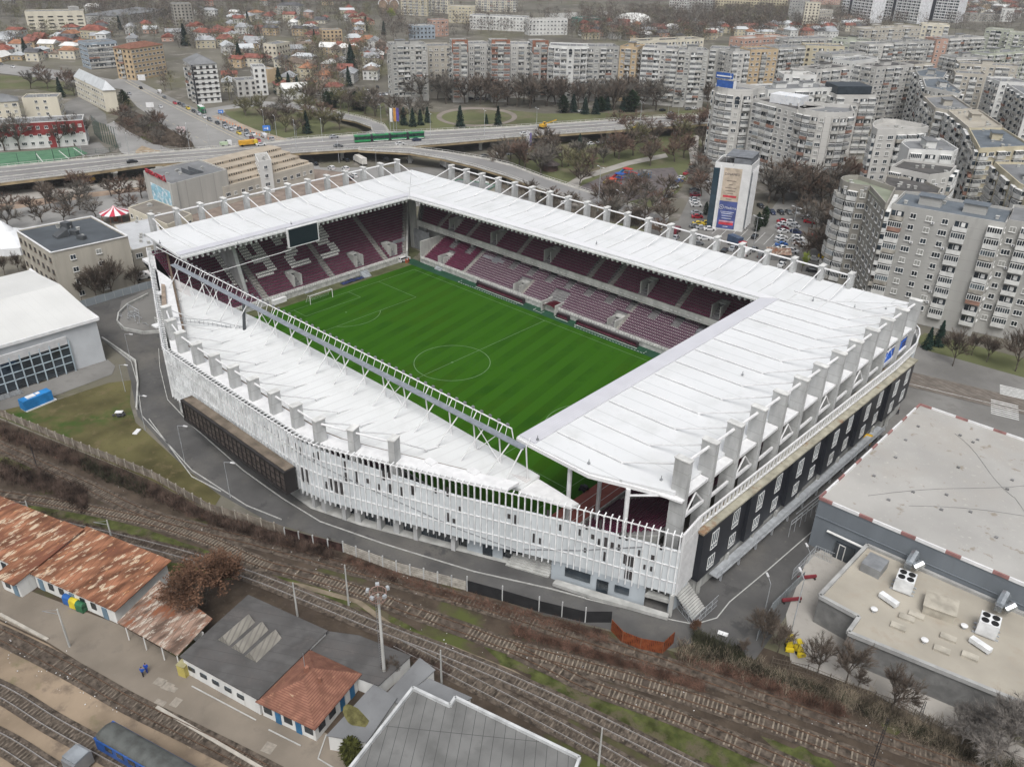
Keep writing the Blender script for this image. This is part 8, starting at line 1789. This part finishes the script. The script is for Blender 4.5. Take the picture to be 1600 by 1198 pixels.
# near trees
tree(322, 945, 10.5, 'leaf0', 'big tree with rust brown dead leaves behind the rusty canopy', 1.45); tree(550, 1190, 4.6, 'thuja0', 'dense olive evergreen bush between the sheds at the bottom'); tree(613, 1060, 4.2, 'n1', 'bare shrubby tree at the foot of the floodlight mast', 1.2)
for px, py, h, k, ph in ((1277, 1052, 8, 'n0', 'bare tree in the service yard by the fence'), (1322, 1066, 8.5, 'n1', 'bare tree in the service yard by the fence'), (1392, 1112, 9.5, 'n0', 'bushy bare tree in front of the annex wall'), (1340, 1075, 4, 'n1', 'small bare tree by the yard fence'), (1558, 1180, 11, 'p0', 'pale many branched bare tree in the bottom right corner'), (1500, 1165, 7.5, 'p1', 'pale low spreading bare tree left of the corner tree'), (1612, 1165, 10, 'p1', 'pale bare tree at the right edge'), (1190, 1010, 8, 'n1', 'bare tree between the stadium road and the yard'), (1215, 1020, 6, 'n0', 'smaller bare tree between the stadium road and the yard'), (1160, 1020, 3, 'n1', 'bare bush on the bank above the tracks'), (1085, 985, 2.4, 'leaf0', 'reddish bush at the end of the rusty fence')): tree(px, py, h, k, ph, 1.2 if k[0] == 'p' else 1)
for px, py, h, k in ((105, 470, 9, 'n0'), (128, 470, 7, 'n1'), (152, 470, 12, 'n1'), (176, 465, 13, 'n0'), (164, 468, 8, 'n1'), (212, 452, 8, 'n0'), (92, 468, 8, 'n1'), (30, 425, 7, 'n0'), (8, 430, 7, 'n1'), (52, 436, 7, 'n0')): tree(px, py, h, k, 'bare tree along the beige building and the blue grey fence')
tree(132, 461, 3.6, 'yew0', 'dark evergreen shrub below the beige building')
for px, py, h, k in ((1488, 572, 11, 'n0'), (1541, 566, 8, 'n1'), (1586, 580, 13, 'n0'), (1518, 555, 7, 'n1')): tree(px, py, h, k, 'bare street tree in front of the nearest big block')
for px, py, h in ((1448, 545, 6), (1465, 540, 7)): tree(px, py, h, 'fir1', 'dark fir between the stadium and the nearest big block')
tree(1252, 425, 7, 'bud0', 'bright green budding tree behind the stadium pillars'); tree(848, 32, 12, 'bud0', 'fresh green willow right of the church at the top') if 0 else tree(612, 36, 16, 'bud0', 'fresh green willow below the church')
for px, py, h in ((1120, 352, 6), (1150, 358, 6.5), (1164, 350, 5.5), (1182, 362, 7), (1193, 354, 7.5), (1102, 336, 5)): tree(px, py, h, 'yew0', 'dark clipped evergreen round the white office tower', .75)
rgv = random.Random(77)
def scatter(poly, n, keys, hr, ph, wid=1.35, mind=3.0, loc_z=0):
    xs = [p[0] for p in poly]; ys = [p[1] for p in poly]; got = []
    def inside(x, y):
        c = False
        for i in range(len(poly)):
            (x1, y1), (x2, y2) = poly[i-1], poly[i]
            if (y1 > y) != (y2 > y) and x < (x2-x1)*(y-y1)/(y2-y1)+x1: c = not c
        return c
    t = 0
    while len(got) < n and t < n*60:
        t += 1; x = rgv.uniform(min(xs), max(xs)); y = rgv.uniform(min(ys), max(ys))
        if not inside(x, y): continue
        p = at(x, y)
        if any((p-q).length < mind for q in got): continue
        got.append(p); tree(0, 0, rgv.uniform(*hr), rgv.choice(keys), ph, wid, p)
B_ = ('brown0', 'brown1', 'red0', 'grey0', 'grey1', 'red1')
scatter([(1200, 330), (1240, 322), (1310, 345), (1305, 400), (1290, 440), (1255, 400), (1262, 352)], 13, B_, (9, 14), 'bare tree left of the round ended tower')
scatter([(1195, 318), (1225, 290), (1330, 290), (1300, 322), (1240, 325)], 18, B_, (12, 18), 'tall bare tree below the round fronted block', mind=4)
scatter([(1110, 250), (1240, 285), (1235, 300), (1190, 300), (1190, 262), (1112, 262)], 6, B_, (9, 14), 'bare tree at the foot of the big pale slab', mind=4)
scatter([(1090, 215), (1105, 240), (1110, 330), (1098, 330), (1090, 260)], 9, B_, (8, 12), 'bare tree in the strip left of the office tower', mind=4)
scatter([(930, 300), (1040, 300), (1060, 340), (1065, 375), (1000, 365), (940, 345)], 22, B_, (7, 11), 'bare tree between ramp road and car park', mind=4)
scatter([(880, 262), (960, 235), (1070, 218), (1078, 255), (1040, 262), (960, 268), (905, 290)], 20, B_+('olive0',), (9, 14), 'bare tree in the playground park', mind=6)
scatter([(745, 262), (800, 245), (870, 238), (880, 262), (850, 280), (790, 268)], 11, B_, (9, 15), 'bare tree in the park by the gazebo', mind=6)
scatter([(955, 205), (1105, 196), (1105, 212), (1000, 222)], 11, B_, (9, 14), 'bare tree between flyover and park road', mind=6)
scatter([(825, 308), (870, 318), (900, 332), (830, 322)], 5, B_, (6, 9), 'bare tree behind the north pillars', mind=4)
tree(905, 240, 9, 'fir1', 'dark fir at the flyover side of the playground park')
scatter([(612, 160), (720, 166), (850, 172), (1000, 174), (1105, 170), (1105, 160), (1000, 158), (850, 160), (612, 150)], 50, ('tall0', 'tall1', 'grey0', 'brown0', 'brown1'), (14, 20), 'tall bare tree before the far apartment row', mind=6)
scatter([(860, 180), (1000, 178), (990, 172), (860, 172)], 8, ('fir0', 'fir1', 'yew0'), (8, 12), 'dark evergreen at the flyover side below the arched block', mind=5)
for px, py, h in ((719, 200, 11), (778, 197, 10), (631, 196, 9), (645, 198, 9), (657, 196, 8), (668, 192, 8), (760, 194, 5)): tree(px, py, h, 'fir0', 'dark fir on the lawn above the flyover', 1.3)
scatter([(600, 168), (640, 172), (700, 180), (640, 200), (610, 196)], 7, B_, (8, 12), 'bare tree right of the three flags', mind=6)
scatter([(355, 176), (450, 174), (545, 196), (560, 208), (480, 214), (410, 212), (375, 192)], 17, B_+('olive1', 'olive0'), (9, 14), 'bare tree inside the ramp loop', mind=8)
tree(480, 209, 11, 'fir1', 'dark fir on the lawn inside the ramp loop')
scatter([(430, 158), (560, 162), (600, 172), (598, 190), (520, 170), (440, 162)], 14, ('olive0', 'olive1', 'brown0', 'grey0', 'red0'), (10, 15), 'bare tree above the far ramp', mind=8)
for px, py, h in ((556, 172, 10), (566, 174, 9), (520, 170, 9), (512, 168, 9)): tree(px, py, h, 'yew0', 'round dark evergreen above the far ramp', 1.2)
scatter([(180, 190), (200, 174), (236, 190), (300, 224), (300, 232), (240, 226), (200, 206)], 16, B_+('olive0',), (6, 10), 'bare shrubby tree on the planted slope', mind=6)
scatter([(0, 238), (140, 228), (142, 220), (100, 222), (0, 232)], 10, ('tall0', 'tall1'), (12, 17), 'bare poplar in front of the red school', mind=6)
scatter([(0, 322), (120, 300), (230, 296), (230, 340), (120, 350), (0, 360)], 17, B_, (7, 11), 'bare street tree left of the theatre', mind=6)
scatter([(40, 142), (118, 152), (115, 130), (60, 125)], 7, B_, (9, 13), 'bare tree behind the cream school building', mind=6)
tree(96, 152, 11, 'fir1', 'big dark fir behind the cream school'); tree(196, 170, 10, 'yew0', 'dark evergreen at the end of the long school', 1.2)
for px, py, h in ((438, 147, 15), (453, 150, 13), (466, 150, 11), (550, 118, 20), (545, 135, 12), (492, 70, 12), (290, 72, 17), (375, 102, 15), (388, 40, 13), (42, 92, 14), (188, 47, 12), (572, 48, 13), (600, 55, 12), (405, 60, 10), (442, 10, 11), (543, 8, 12)): tree(px, py, h, 'fir1' if h > 13 else 'fir0', 'dark fir among the far town houses', 1.1)
# ================================================================== TOWN HOUSES
roofs = [(mat('red tile roof', (.25, .095, .07), .9, .2, .3), 'red'), (mat('dull red roof', (.24, .10, .08), .9, .2, .3), 'brownish red'), (mat('grey sheet roof', (.34, .35, .36), .8, .12, .3), 'grey'), (mat('pale sheet roof', (.50, .52, .53), .5), 'pale'), (mat('brown roof', (.19, .15, .12), .9, .2, .3), 'brown'), (mat('dark roof', (.11, .11, .115), .9, .2, .3), 'dark'), (mat('orange tile roof', (.32, .16, .095), .9, .2, .3), 'orange'), (mat('white sheet roof', (.66, .66, .64), .8, .05, .3), 'white')]
walls = [(wl['cream'], 'cream'), (wl['white'], 'white'), (wl['tan'], 'tan'), (wl['pink'], 'pink'), (wl['grey'], 'grey'), (wl['yellow'], 'pale yellow')]
HZ = []
def house(p, w_, d_, h, rz, ri, wi, rg, hipr):
    e = empty('town_house', 'x', 'house', 'houses of the old town quarter', (p.x, p.y, 0), rz); g = MB(); g.box(0, 0, 0, w_, d_, h); g.build('wall', walls[wi][0], e)
    rise = d_*rg.uniform(.22, .36); o_ = .5; k = d_*.42 if hipr else -.0; a, b, hx = w_/2+o_, d_/2+o_, w_/2+o_-k; g = MB()
    g.add([(-a, -b, h), (a, -b, h), (a, b, h), (-a, b, h), (-hx, 0, h+rise), (hx, 0, h+rise)], [(0, 1, 5, 4), (2, 3, 4, 5), (1, 2, 5), (3, 0, 4), (3, 2, 1, 0)]); ro = g.build('roof', roofs[ri][0], e)
    if rg.random() < .6: g = MB(); g.box(rg.uniform(-w_/3, w_/3), d_*.12, h, .7, .7, rise+.8); g.build('chimney', brick_red, ro)
    for s in (0, 1, 2, 3):                                      # windows on the sides towards the camera
        a_ = rz+s*math.pi/2-math.pi/2; n = Vector((math.cos(a_), math.sin(a_)))
        if n.dot(V2(CAM)-V2(p)) < 0: continue
        L, off = (w_, d_/2) if s % 2 == 0 else (d_, w_/2)
        for f in range(max(1, int(h/2.9))):
            for k_ in range(int(L/3.2)): u = (k_+.5)/int(L/3.2)-.5; c, q = math.cos(s*math.pi/2), math.sin(s*math.pi/2); obj('window', PROTO['window|a'][2], e, (c*u*L+q*(off+.03), q*u*L-c*(off+.03), .8+f*2.9), s*math.pi/2)
    later(e, '%s%s%s house, %s %s roof' % ('far ' if p.y-p.x > 900 else '', 'two floor ' if h > 5 else '', walls[wi][1], roofs[ri][1], 'hip' if hipr else 'gable')); HZ.append((p, w_))
KEEP = [[(-40, 10), (140, 10), (140, 50), (-40, 50)], [(118, 68), (268, 68), (268, 130), (118, 130)], [(270, 80), (350, 80), (350, 168), (270, 168)], [(110, 115), (200, 115), (200, 190), (110, 190)], [(185, 0), (265, 0), (265, 32), (185, 32)], [(368, 108), (436, 108), (436, 156), (368, 156)], [(500, 42), (538, 42), (538, 72), (500, 72)],
        [(420, 60), (458, 60), (458, 98), (420, 98)], [(585, 0), (900, 0), (900, 66), (585, 66)], [(605, 60), (1120, 60), (1120, 180), (605, 180)], [(272, 10), (306, 10), (306, 44), (272, 44)], [(540, 132), (620, 132), (620, 165), (540, 165)], [(-60, 84), (112, 98), (112, 200), (-60, 200)]]
def free(x, y, r_):
    return not any(k[0][0]-r_ < x < k[1][0]+r_ and k[0][1]-2 < y < k[2][1]+3 for k in KEEP)
rg = random.Random(21); tries = 0
REG = [(1110, 46, 1300, 60), (-10, 28, 370, 146), (350, 28, 604, 156), (0, 6, 600, 30), (905, 42, 1110, 62), (1490, 2, 1600, 34), (1280, 34, 1350, 50), (-10, 58, 130, 96)]
while len(HZ) < 292 and tries < 30000:
    tries += 1; rr = rg.choice((0, 1, 1, 1, 2, 2, 2, 2, 3, 4, 4, 5, 6, 7)); x0, y0, x1, y1 = REG[rr]; x, y = rg.uniform(x0, x1), rg.uniform(y0, y1)
    if 0 < rr < 4 and not free(x, y, 6): continue
    if x < 300 and y > 118 or (x < 210 and y > 96 and x > 110) or (300 < x < 350 and y > 140): continue
    if x > 180 and x < 300 and y > 100+(x-180)*.5: continue
    p = at(x, y)
    w_ = rg.uniform(9, 16)
    if any((p-q).length < (w_+v)*.5 for q, v in HZ): continue
    blk = int(p.x/90)+int(p.y/90)*7; house(p, w_, rg.uniform(7.5, 10), rg.choice((3.2, 3.4, 5.8, 6.2, 6.2)), .55+(blk % 5)*.16+rg.choice((0, math.pi/2)), rg.choice((0, 0, 1, 1, 2, 2, 3, 4, 5, 6, 7)), rg.choice((0, 1, 1, 2, 3, 4, 5, 0)), rg, rg.random() < .5)
# explicit landmark houses
for px, py, w_, d_, h, rz, ri, wi in ((485, 140, 17, 11, 6, .6, 5, 5), (520, 140, 16, 12, 6, .9, 2, 4), (80, 80, 22, 13, 6, .5, 6, 0), (150, 60, 20, 12, 7, .5, 0, 5), (455, 22, 26, 14, 9, .6, 5, 4), (325, 62, 24, 12, 6, .5, 0, 1)):
    if all((at(px, py)-q).length > 8 for q, v in HZ): house(at(px, py), w_, d_, h, rz, ri, wi, rg, True)
# town trees: individual near ones, then woodland masses
left = 296-NT[0]; rg2 = random.Random(5); got = 0; pts_ = []
BT = [(0, 5, 610, 160), (1120, 20, 1230, 45), (900, 30, 1110, 66)]
cand = []
for _ in range(5200):
    bx = rg2.choice((0, 0, 0, 0, 0, 1, 2)); x0, y0, x1, y1 = BT[bx]; x = rg2.uniform(x0, x1); y = rg2.uniform(y0, y1)
    if bx == 0 and not free(x, y, 2) and y > 34: continue
    if bx == 0 and (x > 150 and x < 330 and y > 100+(x-160)*.45 or (y > 96 and x < 200)): continue
    p = at(x, y)
    if any((p-q).length < v*.5+1 for q, v in HZ): continue
    cand.append(p)
cand = cand[:1600]; cand.sort(key=lambda p: (p-CAM).length)
for p in cand[:max(0, left)]: tree(0, 0, rg2.uniform(7, 12), rg2.choice(B_+('olive0', 'olive1')), 'bare tree among the town houses', 1.1, p)
def mass(name, pts, lab, keys, hr, n_tw=70, wtw=.4):
    rg = random.Random(len(pts)); G = {k: MB() for k in keys}
    for p in pts:
        h = rg.uniform(*hr); M_ = G[rg.choice(keys)]; w_ = h*.36; M_.tube((p.x, p.y, 0), (p.x, p.y, h*.5), .25, 3, .1, cap=False)
        for i in range(n_tw):
            a = rg.uniform(0, 6.28); r_ = w_*math.sqrt(rg.random()); zz = h*(.3+.65*rg.random()); r_ *= math.sin(min(1, (zz/h-.15)/.85)*math.pi)**.5+.1; c = Vector((p.x+r_*math.cos(a), p.y+r_*math.sin(a), zz)); d = Vector((math.cos(a)*.5+rg.uniform(-.4, .4), math.sin(a)*.5+rg.uniform(-.4, .4), rg.uniform(.3, 1))).normalized()*h*.13; s = Vector((-math.sin(a), math.cos(a), 0))*wtw*.5; M_.add([c-s, c+s, c+d], [(0, 1, 2)])
    for k, M_ in G.items():
        if M_.v: o_ = M_.build(name, twig[k], kind='stuff'); o_['label'] = lab % k; o_['category'] = 'woodland'
mass('town_woodland', cand[max(0, left):], '%s winter trees filling the gardens of the far town', ('brown', 'grey', 'olive'), (8, 13), 100)
W2 = [at(rg2.uniform(905, 1130), rg2.uniform(20, 64)) for _ in range(210)]+[at(rg2.uniform(600, 900), rg2.uniform(26, 64)) for _ in range(110)]+[at(rg2.uniform(1100, 1370), rg2.uniform(22, 60)) for _ in range(260)]+[at(rg2.uniform(1370, 1620), rg2.uniform(2, 60)) for _ in range(120)]+[at(rg2.uniform(905, 1115), rg2.uniform(22, 56)) for _ in range(90)]+[at(rg2.uniform(-20, 600), rg2.uniform(0, 14)) for _ in range(230)]+[at(rg2.uniform(120, 330), rg2.uniform(14, 40)) for _ in range(110)]+[at(rg2.uniform(1470, 1620), rg2.uniform(14, 40)) for _ in range(70)]+[at(rg2.uniform(600, 1500), rg2.uniform(-3, 8)) for _ in range(160)]
mass('distant_woodland', W2, '%s belt of distant winter trees along the top of the photo', ('grey', 'brown'), (11, 17), 100, .5)
# ================================================================== UNDERGROWTH
def brush(lab, bands, m_, n, hr=(.4, 1.3), wtw=.03, seed=1, L=1.0):
    rg = random.Random(seed); G = MB()
    for _ in range(n):
        q, sp = rg.choice(bands); i = rg.randrange(len(q)-1); t = rg.random(); x = q[i][0]+(q[i+1][0]-q[i][0])*t; y = q[i][1]+(q[i+1][1]-q[i][1])*t+rg.gauss(0, sp*.5)
        p = at(x, y); h = rg.uniform(*hr)
        for k in range(5):
            a = rg.uniform(0, 6.28); b = p+Vector((rg.uniform(-.4, .4), rg.uniform(-.4, .4), rg.uniform(0, h*.5))); d = Vector((math.cos(a)*rg.uniform(.2, 1)*L, math.sin(a)*rg.uniform(.2, 1)*L, rg.uniform(.1, 1)*h)); s = Vector((-math.sin(a), math.cos(a), 0))*wtw; m2 = b+d*.5+Vector((0, 0, h*.15)); G.add([b-s, b+s, m2+s*.8, m2-s*.8, b+d], [(0, 1, 2, 3), (3, 2, 4)])
    o_ = G.build('undergrowth', m_, kind='stuff'); o_['label'] = lab; o_['category'] = 'undergrowth'
tw_b = mat('bramble stems', (.085, .06, .048), 1, .35, .5); tw_r = mat('reddish stems', (.13, .075, .055), 1, .3, .5); tw_d = mat('dark ivy stems', (.045, .045, .028), 1, .3, .5); tw_p = mat('dry pale stems', (.21, .175, .13), 1, .3, .5)
U1 = [(0, 675), (80, 705), (160, 735), (240, 770), (330, 812), (420, 840), (520, 868)]; U2 = [(0, 735), (60, 752), (110, 772), (135, 785)]; U3 = [(540, 875), (620, 905), (730, 938), (850, 970), (950, 1000)]; U4 = [(1060, 1020), (1130, 1030), (1200, 1055), (1300, 1090), (1400, 1130), (1500, 1175), (1600, 1210)]
brush('brown brambles along the dirty concrete fence and the left bank', [(U1, 13), (U1, 9), (U2, 17)], tw_b, 5200, seed=1); brush('dark ivy growth on the fence bank', [([(130, 725), (170, 745), (230, 768)], 9), (U4, 10), ([(1085, 1000), (1160, 1030)], 12)], tw_d, 2600, seed=2)
brush('reddish dry stems between the rusty tracks', [(U3, 9), (U1, 10), ([(800, 985), (950, 1030), (1100, 1075)], 8), ([(1060, 1020), (1200, 1070), (1320, 1115)], 14)], tw_r, 3600, (.2, .8), .025, 3); brush('pale dry stems on the bank at the lower right', [(U4, 16), ([(1300, 1080), (1450, 1140), (1560, 1185)], 18)], tw_p, 2600, (.4, 1.4), .02, 4)
brush('dry weeds beside the concrete fence posts', [([(440, 850), (520, 872), (620, 905)], 8), ([(600, 1010), (700, 1050)], 8), ([(60, 800), (200, 842), (320, 870)], 8)], tw_b, 1500, (.15, .5), .02, 5)
brush('hedge and shrubs beside the flyover and the planted slope', [([(180, 195), (240, 220), (300, 230)], 9), ([(0, 300), (120, 286), (230, 276)], 4), ([(700, 270), (800, 300), (900, 330), (1000, 352)], 7)], twig['brown'], 1600, (.8, 1.8), .05, 6, 1.6)
# litter
rg = random.Random(31); g = MB(); 
for _ in range(130): 
    q = rg.choice(([(0, 700), (400, 850), (800, 970)], [(420, 890), (700, 990), (1100, 1120)], [(800, 1010), (1200, 1120), (1400, 1170)], [(0, 1010), (200, 1110)])); i = rg.randrange(len(q)-1); t = rg.random(); p = at(q[i][0]+(q[i+1][0]-q[i][0])*t, q[i][1]+(q[i+1][1]-q[i][1])*t+rg.gauss(0, 16)); s = rg.uniform(.06, .17)
    g.box(p.x, p.y, .08, s, s*.7, s*.4, rg.random()*3)
o_ = g.build('litter', white_paint, kind='stuff'); o_['label'] = 'white scraps of litter scattered along the tracks'; o_['category'] = 'litter'
# ================================================================== HAZE
g = MB(); g.prism([(-3200, -400), (600, -400), (600, 3200), (-3200, 3200)], -1.0, 112); hz = g.build('haze', mat('haze air', (1, 1, 1)), kind='stuff'); hz['label'] = 'thin pale haze over the city'; hz['category'] = 'haze'
hm = bpy.data.materials.new('haze volume'); hm.use_nodes = True; hn = hm.node_tree; hn.nodes.clear(); ho = hn.nodes.new('ShaderNodeOutputMaterial'); hv = hn.nodes.new('ShaderNodeVolumePrincipled')
hv.inputs['Color'].default_value = (.90, .94, .99, 1); hv.inputs['Density'].default_value = .00012; hv.inputs['Anisotropy'].default_value = .2; hn.links.new(hv.outputs[0], ho.inputs['Volume']); hz.data.materials.clear(); hz.data.materials.append(hm)
flush_labels()
